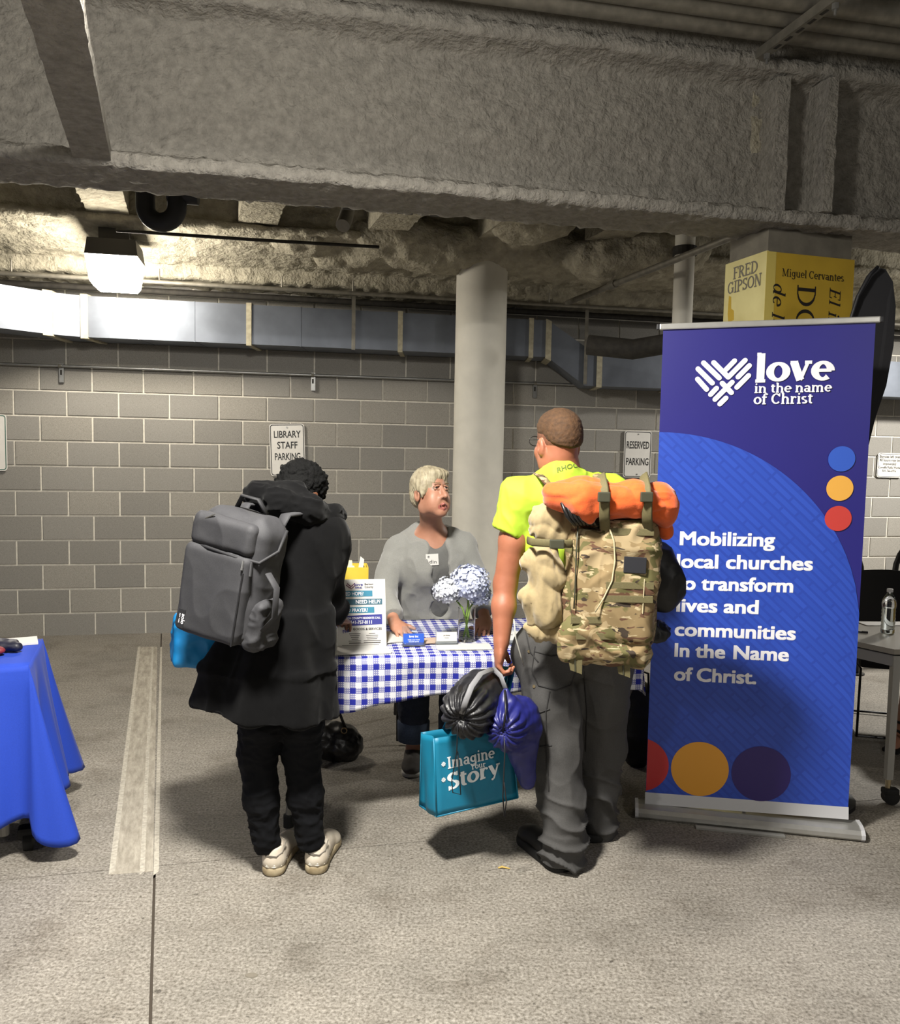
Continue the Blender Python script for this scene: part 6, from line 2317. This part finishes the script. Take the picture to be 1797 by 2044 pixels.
# ------------------------------------------------------------------ C: man with the camouflage pack
M_LIME = mat('lime_safety_shirt', 'aac834', .8, var=.04, vscale=30, bump=.15, bscale=500, bdist=.001)
M_CARGO = mat('charcoal_work_trousers', '3f3e3d', .85, var=.12, vscale=220, bump=.3, bscale=400, bdist=.001)
M_BOOT = mat('black_work_boot', '151413', .55, var=.2, vscale=30)
M_HAIRB = mat('short_brown_hair', '3d2917', .85, col2='523820', vscale=70, bump=.6, bscale=140, bdist=.003)
cL, cR_ = onz(1128, 1742), onz(1186, 1684)
Cm = thing('person', 'man in a lime shirt and grey cargo trousers wearing the camouflage pack', 'person', (cL + cR_) / 2)
mh = at(1112, 886, 3.22)
mf = np.array([-.42, .90, -.02])
MR = frame(mf)
msL, msR = at(1042, 992, 3.20), at(1222, 992, 3.26)
mch, mpel = at(1132, 1060, 3.24), at(1142, 1258, 3.24)
mel, mwr = at(1009, 1165, 3.20), at(1001, 1282, 3.14)
mel2, mwr2 = at(1262, 1180, 3.36), at(1240, 1265, 3.46)
mhipL, mhipR = at(1090, 1300, 3.23), at(1198, 1300, 3.26)
mkL, mkR = at(1118, 1490, 3.17), at(1197, 1490, 3.34)
maL, maR = at(1124, 1688, 3.09), at(1190, 1650, 3.36)
mb_ = Body(.005)
head(mb_, mh, MR, 1.03)
mb_.cap(mh + MR @ np.array([0, -.025, -.05]), mch + [0, 0, .14], .064, .072, k=.035)
mb_.cap(mch + [0, 0, .06], mpel, .13, .13, k=.06)
mb_.cap(msL, msR, .06, k=.05)
mb_.chain([msL, mel * .5 + msL * .5, mel, mel * .6 + mwr * .4, mwr], [.060, .056, .045, .046, .031], k=.02)
mb_.chain([msR, mel2, mwr2], [.058, .045, .031], k=.02)
for a_, k_, n_ in ((mhipL, mkL, maL), (mhipR, mkR, maR)):
    mb_.chain([mpel, a_, k_, n_], [.11, .085, .055, .042], k=.03)
toeL, toeR = np.array([-.45, .89, 0]), np.array([.05, 1.0, 0])
for n_, t_ in ((maL, toeL), (maR, toeR)):
    mb_.cap(n_, n_ + t_ * .12 - Z3 * .06, .04, .03, k=.02)
hand(mb_, mwr, (-.10, -.03, -1), (-1, 0, .1), (0, 1, 0), curl=(.75, 1.15, .9), s=1.12, thumb=(.8, .35, .5))
hand(mb_, mwr2, (.1, .6, -.8), (.9, 0, .3), (0, .8, .6), curl=(.7, .9, .7), s=1.1)
mb_.build('body', M_SKINM, Cm)
ms = Body(.006)
ms.ell(mch + [0, 0, .02], (.205, .135, .19), k=.05)
ms.cap(msL, msR, .085, k=.06)
ms.cap(mch + [0, 0, .10], mh + MR @ np.array([0, -.035, -.125]), .105, .074, k=.05)
ms.cap(mch, mpel + [0, 0, .02], .165, .17, k=.06, sq=((0, 1, 0), 1.2))
ms.cyl(msL + [.012, 0, .0], at(1016, 1063, 3.2), .084, .068, k=.03)
ms.cyl(msR, at(1248, 1075, 3.30), .084, .070, k=.03)
shirt = ms.build('tee_shirt', M_LIME, Cm, disp=folds(7, .010, (1, 1, .6), 71))
M_SHIRTINK = mat('grey_shirt_print', '5f6b2a', .8)
bl_t = text_mesh('back_lettering', 'RHOOD OF T', (0, 0, 0), (1, 0, 0), (0, 1, 0), 1.0, M_SHIRTINK, Cm, bold=.02, fit=1.0, align='LEFT', lift=0)
_w = wloc(Cm)
_last = at(1150, 945, 3.08)
for v in bl_t.data.vertices:
    x_, y_ = v.co.x + _w[0], v.co.y + _w[1]
    h_ = drape(shirt, [(1112 + 92 * x_ - 2 * y_, 943 - 10 * math.sin(math.pi * x_) - 13 * y_)], .0025)
    _last = h_[0] if h_ else _last
    v.co = Vector(_last - _w)
mt = Body(.006)
mt.ell(mpel + [0, 0, .0], (.185, .14, .13), k=.05)
for a_, k_, n_ in ((mhipL, mkL, maL), (mhipR, mkR, maR)):
    mt.chain([mpel + [0, 0, -.04], a_, a_ * .5 + k_ * .5, k_, k_ * .5 + n_ * .5, n_ + Z3 * .05], [.15, .122, .108, .092, .086, .084], k=.035)
    mt.cyl(n_ + Z3 * .06, n_ + Z3 * -.055, .082, .090, k=.02)


def trou(V, N):
    zz = V[:, 2]
    low = np.clip((.36 - zz) / .22, 0, 1)
    ph = zz * 70 + 9 * vnoise(V, 5, 2, 9) + 14 * V[:, 0]
    ring_ = ((1 - np.abs(np.sin(ph * .5))) ** 2 - .4) * .022 * low
    return folds(6, .014, (1.2, 1.2, .5), 72, .001)(V, N) * (1 - .5 * low) + ring_


trs = mt.build('trousers', M_CARGO, Cm, disp=trou)
M_SEAM = mat('trouser_seam', '2c2b2b', .9)
for pts in ([(1050, 1262), (1058, 1300), (1075, 1322)], [(1068, 1290), (1062, 1340), (1075, 1368), (1110, 1378), (1140, 1368), (1152, 1330)], [(1068, 1300), (1100, 1310), (1148, 1302)],
            [(1070, 1425), (1098, 1415)], [(1068, 1425), (1074, 1480), (1078, 1490)], [(1078, 1490), (1102, 1488)], [(1098, 1380), (1090, 1420), (1092, 1500), (1096, 1580)], [(1165, 1330), (1172, 1420), (1170, 1500)]):
    dp_ = drape(trs, dense(pts, 5), .001)
    if len(dp_) > 2:
        MB().tube(dp_, .0028, 5).build('seam', M_SEAM, trs, smooth=True)
for pt in ((1056, 1300), (1066, 1370), (1058, 1268)):
    for q_ in drape(trs, [pt], .002):
        MB().lathe([(.006, -.002), (.006, .002)], q_, 8, R=euler(math.pi / 2, 0, 0)).build('rivet', M_CHR, trs)


def boot(heel, t_, parent):
    t_ = t_ / np.linalg.norm(t_)
    side = np.array([t_[1], -t_[0], 0])
    R = np.stack([side, t_, Z3], 1)

    def p(x, y, z):
        return heel + R @ np.array([x, y, z])
    u = Body(.006)
    u.cap(p(0, .05, .06), p(0, .06, .14), .046, .044, k=.02).cap(p(0, .05, .05), p(0, .22, .045), .046, .044, k=.03).ell(p(0, .25, .042), (.05, .055, .038), R, k=.02).plane_cut(p(0, 0, .03), (0, 0, -1))
    o = u.build('boot', M_BOOT, parent)
    s_ = Body(.006)
    s_.cap(p(0, .045, .018), p(0, .25, .018), .052, .056).plane_cut(p(0, 0, .001), (0, 0, -1)).plane_cut(p(0, 0, .036), (0, 0, 1))
    s_.build('sole', M_FOOT, o)


boot(cL, toeL, Cm)
boot(cR_, toeR, Cm)
mhair = Body(.005)
mhair.ell(mh + MR @ np.array([0, -.015, .058]), np.array([.079, .099, .078]) * 1.03, MR)
mhair.ell(mh + MR @ np.array([0, -.055, .02]), np.array([.070, .062, .066]) * 1.03, MR, k=.02)
mhair.plane_cut(mh + MR @ np.array([0, -.06, -.005]), MR @ np.array([0, .45, -1.0]), k=.02)
mhair.build('hair', M_HAIRB, Cm, disp=lambda V, N: vnoise(V, 110, 2, 5) * .0025)
M_STUB = mat('stubble_skin', '754a35', .7, col2='5a3a28', vscale=90)
mst = Body(.005)
mst.ell(mh + MR @ np.array([0, -.012, .028]), np.array([.0755, .0965, .089]) * 1.03, MR)
mst.plane_cut(mh + MR @ np.array([0, -.06, -.03]), MR @ np.array([0, .35, -1.0]), k=.01)
mst.plane_cut(mh + MR @ np.array([0, .035, 0]), MR @ np.array([0, 1.0, -.15]), k=.01)
mst.build('clipped_sides', M_STUB, Cm)
gl = MB()
gls = MB()
for sg in (-1, 1):
    cc_ = mh + MR @ (np.array([sg * .033, .108, .012]) * 1.03)
    gls.tube([cc_ + MR @ np.array([.025 * math.cos(a), 0, .019 * math.sin(a)]) for a in np.linspace(0, 2 * math.pi, 17)[:-1]], .002, 6, closed=True)
    gls.tube([mh + MR @ np.array([sg * .06, .108, .018]), mh + MR @ np.array([sg * .083, .06, .016]), mh + MR @ np.array([sg * .086, -.012, .014])], .0022, 6)
gls.tube([mh + MR @ np.array([-.010, .115, .014]), mh + MR @ np.array([.010, .115, .014])], .002, 6)
gls.build('glasses', mat('thin_dark_frame', '2a2826', .4), Cm, smooth=True)
# pocket details on the trousers
MB().tube([at(1026, 1236, 3.06), at(1030, 1275, 3.05), at(1040, 1310, 3.06), at(1046, 1330, 3.08)], .0028, 6).build('pocket_cord', mat('pale_cord', 'a8a7a0', .7), Cm, smooth=True)

# ---- camouflage pack
def camo():
    m = bpy.data.materials.new('camouflage_cloth')
    m.use_nodes = True
    nt = m.node_tree
    L = nt.links.new
    b = nt.nodes['Principled BSDF']
    tc = nt.nodes.new('ShaderNodeTexCoord')
    prev = None
    base = lin('7d6a49')
    for k, (sc, st_, pos, col) in enumerate(((11, (1, 1, 1.3), .53, '5a5530'), (14, (1, 1, 1.6), .56, '968463'), (19, (.7, .7, 1.9), .60, '573b28'), (17, (.8, .8, 2.2), .63, '33281d'), (24, (.8, .8, 2), .63, 'a89877'))):
        mp = nt.nodes.new('ShaderNodeMapping')
        mp.inputs['Scale'].default_value = st_
        mp.inputs['Location'].default_value = (k * 3.7, k * 1.3, k * 2.1)
        L(tc.outputs['Object'], mp.inputs['Vector'])
        nz = nt.nodes.new('ShaderNodeTexNoise')
        nz.inputs['Scale'].default_value = sc
        nz.inputs['Detail'].default_value = 2.5
        nz.inputs['Distortion'].default_value = .6
        L(mp.outputs['Vector'], nz.inputs['Vector'])
        rp = nt.nodes.new('ShaderNodeValToRGB')
        rp.color_ramp.elements[0].position = pos
        rp.color_ramp.elements[1].position = pos + .015
        L(nz.outputs['Fac'], rp.inputs['Fac'])
        mx = nt.nodes.new('ShaderNodeMix')
        mx.data_type = 'RGBA'
        L(rp.outputs['Color'], mx.inputs[0])
        if prev is None:
            mx.inputs[6].default_value = base
        else:
            L(prev, mx.inputs[6])
        mx.inputs[7].default_value = lin(col)
        prev = mx.outputs[2]
    L(prev, b.inputs['Base Color'])
    b.inputs['Roughness'].default_value = .85
    return m


M_CAMO = camo()
M_WEB = mat('olive_webbing', '5a5335', .8, var=.1, vscale=200, bump=.3, bscale=300, bdist=.001)
M_WEBD = mat('dark_buckle', '3a3a2c', .5)
cf = np.array([-.10, -.99, .05])
cf /= np.linalg.norm(cf)
cc_ = at(1218, 1165, 2.92)
cup = np.array([.03, .03, 1.0])
crr = np.cross(cup, cf)
crr /= np.linalg.norm(crr)
cup = np.cross(cf, crr)
CR2 = np.stack([crr, cf, cup], 1)


def kp(x, y, z):
    return cc_ + CR2 @ np.array([x, y, z])


def kx(px, py, off=0.0, face=.145):
    """point on the pack's outer face plane seen at a picture position"""
    d = FWD * FPX + RGT * (px - CXP) - UPV * (py - CYP)
    pt_ = cc_ + cf * (face + off)
    return CAMP + d * (np.dot(pt_ - CAMP, cf) / np.dot(d, cf))


K = thing('camouflage_pack', 'large camouflage backpack with webbing worn by the man in lime', 'backpack', kp(0, 0, -.3))
kb = Body(.006)
kb.rbox(kp(0, -.03, .02), (.165, .10, .25), .05, CR2)
kb.rbox(kp(.05, .07, .02), (.10, .07, .22), .04, CR2, k=.015)
kb.rbox(kp(-.06, .065, .0), (.075, .06, .20), .04, CR2, k=.01)
kb.build('pack_body', M_CAMO, K, disp=folds(7, .010, (1, 1, .6), 81))
kl = Body(.006)
kl.rbox(kp(-.01, .04, -.20), (.155, .085, .075), .045, CR2)
kl.build('lower_pouch', M_CAMO, K, disp=folds(9, .014, (1, 1, 1), 82))
for x0, x1, y in ((1216, 1306, 1061), (1216, 1306, 1089), (1210, 1306, 1168), (1205, 1304, 1195), (1140, 1285, 1238), (1150, 1283, 1270)):
    a_, b_ = kx(x0, y, .0, .142), kx(x1, y + 2, .0, .142)
    if y > 1220:
        a_, b_ = kx(x0, y, 0, .128), kx(x1, y, 0, .128)
    d_ = (b_ - a_) / np.linalg.norm(b_ - a_)
    MB().bevbox((a_ + b_) / 2, (np.linalg.norm(b_ - a_), .006, .024), .002, np.stack([d_, -cf, np.cross(d_, -cf)], 1)).build('webbing', M_WEB, K)
pq = kx(1268, 1128, .0, .145)
MB().bevbox(pq, (.075, .006, .055), .002, np.stack([crr, -cf, cup], 1)).build('patch', mat('black_patch', '14151c', .8), K)
MB().tube([kx(x, y, .0, .147) for x, y in ((1210, 1035), (1226, 1080), (1228, 1120), (1222, 1160), (1205, 1195), (1188, 1222))], .003, 6).build('zip_cord', mat('pale_zip_cord', 'b3a887', .7), K, smooth=True)
MB().tube([kx(x, y, .0, .13) for x, y in ((1154, 1050), (1151, 1100), (1148, 1180), (1146, 1215))], .003, 6).build('side_zip', M_WEBD, K, smooth=True)
MB().tube([kx(1287, 1156, 0, .147), kx(1283, 1225, 0, .14)], .002, 6).build('pull_cord', MATS['pale_zip_cord'], K)
for x_, y0, y1 in ((1147, 1298, 1345), (1243, 1302, 1352)):
    a_, b_ = kx(x_, y0, 0, .10), kx(x_ + 2, y1, 0, .10)
    MB().add([a_ - crr * .027, a_ + crr * .027, b_ + crr * .022, b_ - crr * .018 + Z3 * .012], [(0, 1, 2, 3)]).build('hanging_strap', M_WEB, K, solid=.003)
    MB().tube([a_ + (b_ - a_) * .1 - cf * -.003, a_ + (b_ - a_) * .9 - cf * -.003], .003, 5).build('strap_fold', M_WEBD, K)
for sg, sh_, e_ in ((-1, msL, .085), (1, msR, -.03)):
    top = sh_ * .62 + mch * .38
    top = np.array([top[0], top[1], sh_[2] + .088])
    MB().tube([kp(sg * .10, -.10, .18), top + [0, -.11, -.01], top, top + [0, .10, -.07]], .03, 8, flat=.35).build('shoulder_strap', M_CAMO, K, smooth=True)

# ---- orange bundle, cord coil, blanket rolls and black bags lashed to the pack
M_ORNG = mat('orange_fleece', 'cf5410', .85, var=.1, vscale=60, sheen=.3, bump=.3, bscale=160, bdist=.002)
oc0 = kp(0, .05, .34)
ob_ = Body(.006)
ob_.chain([at(1115, 985, 2.86), at(1170, 992, 2.82), at(1215, 1000, 2.82), at(1265, 998, 2.82), at(1310, 1005, 2.83), at(1326, 1040, 2.84)], [.052, .066, .060, .068, .058, .035], k=.03)
ob_.cap(at(1165, 1000, 2.80), at(1178, 1038, 2.79), .045, .018, k=.02)
ob_.cap(at(1318, 985, 2.84), at(1330, 1065, 2.86), .040, .026, k=.03)
ob_.build('orange_bundle', M_ORNG, None, disp=lambda V, N: folds(7, .011, (.8, .8, 1.0), 91, .001, 3.5, -1.0)(V, N) + folds(11, .004, (.4, 1, 1.6), 97, .0, 3.0, 1.0)(V, N))
o_ = bpy.context.scene.objects['orange_bundle']
tag(o_, 'rolled orange fleece strapped across the top of the camouflage pack', 'blanket')
for x_ in (1205, 1290):
    pts = [at(x_ - 8, 975, 2.93) + [0, 0, .03], at(x_ - 6, 955, 2.84) + [0, -.0, .012], at(x_, 975, 2.755), at(x_ + 2, 1000, 2.745), at(x_ + 2, 1030, 2.755), kx(x_ + 3, 1058, 0, .14)]
    sp_ = MB().tube(pts, .018, 8, flat=.2, up=(0, 1, 0)).build('lashing_strap', M_WEB, K, smooth=True)
    MB().bevbox(at(x_ + 1, 992, 2.735), (.042, .012, .034), .004).build('buckle', M_WEBD, sp_)
cdc = at(1150, 1026, 2.83)
cd_ = thing('cord_coil', 'coil of shiny black cord tucked under the orange bundle', 'cord', cdc)
for k in range(7):
    a_ = at(1122 + k * 8, 1010, 2.80)
    pts = [a_ + np.array([0, .06, .02]), a_ + np.array([-.0, 0, .008]), at(1132 + k * 8, 1030, 2.775 + .004 * abs(k - 3)), at(1146 + k * 7, 1046, 2.80), at(1152 + k * 7, 1046, 2.85)]
    MB().tube(pts, .0065, 7).build('cord_turn', mat('shiny_black_cord', '141414', .35), cd_, smooth=True)
M_BEIGE = mat('beige_fleece', '93825f', .9, var=.06, vscale=80, sheen=.3, bump=.2, bscale=200, bdist=.002)
for nm, caps, lab, sd in (
        ('rolled_hoodie', [((1092, 1032), (1122, 1050), .055, .055), ((1075, 1050), (1110, 1062), .04, .05), ((1110, 1015), (1080, 1040), .035, .03)], 'beige fleece roll under the orange bundle on the camouflage pack', 92),
        ('beige_blanket', [((1078, 1120), (1100, 1150), .055, .06), ((1052, 1125), (1090, 1112), .03, .045), ((1090, 1150), (1090, 1225), .062, .055), ((1052, 1190), (1062, 1240), .038, .018), ((1110, 1170), (1108, 1225), .045, .035)], 'beige blanket hanging from the strap at the side of the camouflage pack', 93),
        ('tan_cap', [((1080, 1258), (1112, 1262), .030, .033), ((1052, 1250), (1080, 1262), .014, .024)], 'tan cloth cap tucked under the beige blanket', 94)):
    bq = Body(.006)
    for (a_, b_, r0, r1) in caps:
        bq.cap(at(*a_, 2.93), at(*b_, 2.93), r0, r1, k=.03)
    oo = bq.build(nm, M_BEIGE, None, disp=lambda V, N, sd=sd: folds(8, .012, (1, .8, .6), sd, .001, 3.5, -1.0)(V, N) + folds(13, .006, (1.8, 1, .3), sd + 3, .0, 3.0, 1.0)(V, N))
    tag(oo, lab, 'hat' if 'cap' in nm else 'blanket')
sa, sb_ = at(1062, 1082, 2.865), at(1140, 1086, 2.84)
s1_ = MB().tube([sa + [-.01, .06, 0], sa, (sa + sb_) / 2 + [0, -.012, 0], sb_, sb_ + [.02, .05, 0]], .014, 8, flat=.25, up=(0, 1, 0)).build('side_strap', M_WEB, K, smooth=True)
MB().bevbox(at(1112, 1086, 2.825), (.05, .012, .032), .004).build('buckle', M_WEBD, s1_)
M_BLKN = mat('black_nylon', '0e0f12', .55, var=.3, vscale=20)
bq = Body(.007)
bq.ell(at(1318, 1150, 3.0), (.085, .10, .125), euler(0, -.1, 0))
oo = bq.build('black_pouch', M_BLKN, None, disp=folds(7, .012, (1, 1, .6), 95))
tag(oo, 'round black nylon bag on the side of the camouflage pack facing the banner', 'bag')
bq = Body(.006)
bq.ell(at(1303, 1262, 2.98), (.062, .06, .042)).ell(at(1290, 1248, 2.98), (.03, .04, .03), k=.03)
oo = bq.build('stuff_pouch', M_BLKN, None, disp=folds(22, .007, (1, 1, 1), 96))
tag(oo, 'small crumpled black pouch hanging low beside the camouflage pack', 'bag')

# ---- teal tote in the man's hand
M_TEALB = mat('teal_tote_cloth', '0a6b8a', .5, col2='0c7594', vscale=9, bump=.15, bscale=300, bdist=.001)
q0, q1 = at(872, 1630, 3.02), at(1034, 1592, 3.16)
q2 = at(838, 1608, 3.16)
ft0 = at(866, 1474, 3.04)
ft1 = at(1020, 1452, 3.17)
ft2 = at(842, 1462, 3.15)
Tt = thing('story_tote', 'teal tote bag lettered imagine your story held by the man in lime', 'bag', (q0 + q1) / 2)
q3 = q1 + (q2 - q0)
ft3 = ft1 + (ft2 - ft0)


def quadgrid(mb, a, b, c, d, nu, nv, amp, ph):
    nn_ = np.cross(b - a, d - a)
    nn_ /= np.linalg.norm(nn_)

    def f(u, v):
        p = a * (1 - u) * (1 - v) + b * u * (1 - v) + c * u * v + d * (1 - u) * v
        return p + nn_ * amp * math.sin(u * 5 + ph) * math.sin(v * 4 + ph * .7) * (4 * u * (1 - u)) ** .5
    mb.grid(f, nu, nv)


tb_ = MB()
quadgrid(tb_, q0, q1, ft1, ft0, 14, 12, .003, .3)
quadgrid(tb_, q2, q0, ft0, ft2, 8, 12, -.012, 1.2)
quadgrid(tb_, q1, q3, ft3, ft1, 8, 12, .008, .5)
quadgrid(tb_, q3, q2, ft2, ft3, 14, 12, .006, .9)
quadgrid(tb_, q2, q3, q1, q0, 8, 4, 0, 0)
tb_.build('bag_body', M_TEALB, Tt, smooth=True, solid=.0025, auto=50)
for a_, b_ in ((q0, ft0), (q1, ft1), (q2, ft2), (q0, q1), (q2, q0)):
    MB().tube([a_, (a_ + b_) / 2, b_], .0035, 6).build('edge_binding', M_TEALB, Tt, smooth=True)
grip = mwr + np.array([.025, .0, -.105])
for o1, o2, dy in ((ft0 * .7 + ft1 * .3, ft0 * .3 + ft1 * .7, 0.0), (ft2 * .7 + ft3 * .3, ft2 * .3 + ft3 * .7, .01)):
    MB().tube([o1, o1 * .5 + grip * .5 + np.array([-.05, dy, .02]), grip + np.array([-.025, dy, .0]), grip + np.array([.02, dy, .003]), o2 * .5 + grip * .5 + np.array([.03, dy, .0]), o2], .012, 8, flat=.25, up=(0, 1, 0)).build('handle', M_TEALB, Tt, smooth=True)
tex_ = (q1 - q0) / np.linalg.norm(q1 - q0)
tey = (ft0 - q0) / np.linalg.norm(ft0 - q0)
tey = tey - tex_ * np.dot(tey, tex_)
tey /= np.linalg.norm(tey)
ton = q0 + np.cross(tex_, tey) * .0045
M_LETW = mat('white_tote_print', 'dfe5e8', .5)
wp = lambda X, Yv: (X, Yv + .03 * X)
serif_text('tote_lettering', 'Imagine', ton + tex_ * .055 + tey * .172, tex_, tey, .060, M_LETW, Tt, T=.15, t=.08, fit=.20, lift=.0, warp=wp)
serif_text('tote_lettering', 'Your', ton + tex_ * .150 + tey * .150, tex_, tey, .030, M_LETW, Tt, T=.15, t=.09, fit=.065, lift=.0)
serif_text('tote_lettering', 'Story', ton + tex_ * .050 + tey * .088, tex_, tey, .092, M_LETW, Tt, T=.17, t=.08, fit=.225, lift=.0, warp=lambda X, Yv: (X, Yv * (1 - X * .8) + .12 * X))
for a_, b_ in ((.040, .193), (.036, .134)):
    sr = MB()
    for k in range(4):
        t_ = k * math.pi / 4
        c_, s_ = math.cos(t_) * .009, math.sin(t_) * .009
        n1, n2 = -math.sin(t_) * .0018, math.cos(t_) * .0018
        sr.add([ton + tex_ * (a_ + x) + tey * (b_ + y) for x, y in ((c_ + n1, s_ + n2), (c_ - n1, s_ - n2), (-c_ - n1, -s_ - n2), (-c_ + n1, -s_ + n2))], [(0, 1, 2, 3)])
    sr.build('star_print', M_LETW, Tt, fix=False)

# ---- drawstring sacks in the same hand
def pleats(c, ax, n, amp, seed):
    s_, d_, t_ = basis(ax)

    def fn(V, N):
        q = V - c
        a = np.arctan2(q @ t_, q @ s_)
        r = np.sqrt((q @ t_) ** 2 + (q @ s_) ** 2)
        front = np.clip((q @ d_) / .05, 0, 1)
        return amp * np.sin(a * n + 2.5 * vnoise(V, 18, 2, seed)) * (.25 + .75 * front) + vnoise(V, 22, 2, seed) * .006
    return fn


M_SACKK = mat('black_ripstop', '16161a', .45, var=.2, vscale=20)
M_SACKN = mat('navy_ripstop', '1c1f63', .45, var=.2, vscale=20)
s1 = at(942, 1412, 3.0)
f1 = np.array([-.35, -.93, -.05])
f1 /= np.linalg.norm(f1)
S1 = thing('black_drawstring_sack', 'round black drawstring sack with a grey strap hanging over the teal tote', 'bag', s1 + [0, 0, -.1])
k1 = Body(.005)
k1.cap(s1 + f1 * .035, s1 - f1 * .12, .098, .105, k=.03)
k1.ell(s1 + f1 * .14, (.028, .035, .028), frame(f1), k=.02, op='s')
k1.build('sack_body', M_SACKK, S1, disp=pleats(s1, f1, 17, .006, 3))
MB().tube([at(922, 1425, 2.885), at(930, 1400, 2.87), at(942, 1370, 2.90), at(960, 1345, 2.99), at(985, 1335, 3.08)], .011, 8, flat=.25, up=(0, 1, 0)).build('grey_strap', mat('grey_webbing', '77777a', .7), S1, smooth=True)
MB().tube([at(985, 1335, 3.08), at(1000, 1350, 3.02), at(1010, 1378, 3.0)], .010, 8, flat=.25, up=(0, 1, 0)).build('grey_strap', MATS['grey_webbing'], S1, smooth=True)
MB().tube([at(914, 1442, 2.87), at(912, 1500, 2.92), at(902, 1560, 2.95), at(904, 1582, 2.95), at(920, 1586, 2.95), at(914, 1500, 2.925)], .002, 6).build('drawcord', M_CAPB, S1, smooth=True)
s2 = at(1012, 1450, 2.98)
f2 = np.array([-.25, -.95, .05])
f2 /= np.linalg.norm(f2)
S2 = thing('navy_drawstring_sack', 'navy blue drawstring sack hanging against the cargo trousers', 'bag', s2 + [0, 0, -.2])
k2 = Body(.005)
k2.cap(s2 + f2 * .02, s2 - f2 * .09 + [.03, 0, -.01], .070, .085, k=.03, sq=((0, 0, 1), .82))
k2.cap(s2 - f2 * .02 + [0, 0, .05], at(1010, 1378, 3.0), .05, .014, k=.03)
k2.cap(s2 - f2 * .10 + [.03, 0, -.05], at(1052, 1560, 3.05), .075, .03, k=.04)
k2.ell(s2 + f2 * .105, (.022, .03, .03), frame(f2), k=.02, op='s')
k2.build('sack_body', M_SACKN, S2, disp=pleats(s2, f2, 15, .005, 8))
MB().tube([s2 + f2 * .06, at(1008, 1500, 2.86), at(1004, 1590, 2.92), at(1007, 1632, 2.92), at(1011, 1600, 2.92), at(1006, 1560, 2.90)], .0025, 6).build('drawcord', M_CAPB, S2, smooth=True)
MB().tube([at(1008, 1378, 2.985), at(1010, 1420, 2.885), s2 + f2 * .075], .004, 6).build('drawcord', M_CAPB, S2, smooth=True)

# ------------------------------------------------------------------ D: person sitting beyond the grey table
M_BLKD = mat('black_dress', '0d0d0f', .85, var=.15, vscale=90)
D0 = onz(1800, 1495)
D = thing('person', 'seated person in black with dark sandals beside the grey table', 'person', D0 + [.35, .3, 0])
dh = D0 + np.array([.72, .18, 0])
db_ = Body(.01)
head(db_, dh + [-.05, -.06, 1.22], frame((-.8, -.5, -.1)))
db_.cap(dh + [-.03, -.04, 1.12], dh + [0, 0, .95], .05, .06, k=.03).cap(dh + [0, 0, .98], dh + [0, 0, .52], .11, .13, k=.05)
for sg, knee, ank in ((0, D0 + np.array([.12, .10, .47]), D0 + np.array([.03, .05, .10])), (1, D0 + np.array([.22, -.02, .47]), D0 + np.array([.22, -.10, .10]))):
    db_.chain([dh + [0, 0, .50], knee, ank], [.09, .065, .04], k=.03)
    db_.cap(ank + [0, 0, -.04], ank + [-.10, -.09, -.075], .036, .028, k=.02)
db_.chain([dh + [-.1, .1, 1.0], dh + [-.22, .02, .78], dh + [-.36, -.12, .76]], [.05, .042, .03], k=.02)
db_.chain([dh + [.1, -.1, 1.0], dh + [.02, -.26, .78], dh + [-.16, -.30, .76]], [.05, .042, .03], k=.02)
db_.build('body', M_SKINW, D)
dd_ = Body(.01)
dd_.cap(dh + [0, 0, .98], dh + [0, 0, .54], .135, .16, k=.05).cap(dh + [0, 0, .52], D0 + np.array([.17, .04, .47]), .15, .12, k=.05).cap(dh + [-.1, .1, 1.0], dh + [.1, -.1, 1.0], .07, k=.04)
dd_.build('dress', M_BLKD, D)
hh_ = Body(.01)
hh_.ell(dh + [-.03, -.04, 1.25], (.10, .10, .10)).ell(dh + [.02, 0, 1.18], (.08, .08, .12), k=.04).ell(dh + [-.15, -.11, 1.2], (.08, .07, .10), k=.01, op='s')
hh_.build('hair', mat('dark_brown_hair', '2a1f18', .7), D)
for ank in (D0 + np.array([.03, .05, .10]), D0 + np.array([.22, -.10, .10])):
    sn = MB()
    fd = np.array([-.74, -.67, 0])
    sd_ = np.array([.67, -.74, 0])
    sn.bevbox(ank + fd * .06 + [0, 0, -.088], (.085, .24, .022), .008, np.stack([sd_, -fd, Z3], 1)).build('sandal', M_FOOT, D)
    for f_, z_ in ((.0, .04), (.0, -.01), (.10, -.035)):
        MB().tube([ank + fd * f_ + sd_ * .044 * math.cos(a) + np.array([0, 0, z_]) + (np.array([0, 0, .044 * math.sin(a)]) if f_ > .05 else -fd * .044 * math.sin(a)) for a in np.linspace(0, 2 * math.pi, 15)[:-1]], .007, 6, closed=True).build('sandal_strap', M_FOOT, D)
ds = thing('side_chair', 'black chair under the seated person in black', 'chair', dh)
MB().bevbox(dh + [0, 0, .36], (.42, .42, .05), .02, rotz(.7)).build('seat', M_BFAB, ds)
MB().bevbox(dh + [.17, .14, .72], (.40, .03, .36), .012, rotz(-.9)).build('backrest', M_BFAB, ds)
for a in range(4):
    t_ = .7 + math.pi / 4 + a * math.pi / 2
    MB().tube([dh + [.25 * math.cos(t_), .25 * math.sin(t_), 0], dh + [.22 * math.cos(t_), .22 * math.sin(t_), .35]], .011, 8).build('leg', M_BLKM, ds)
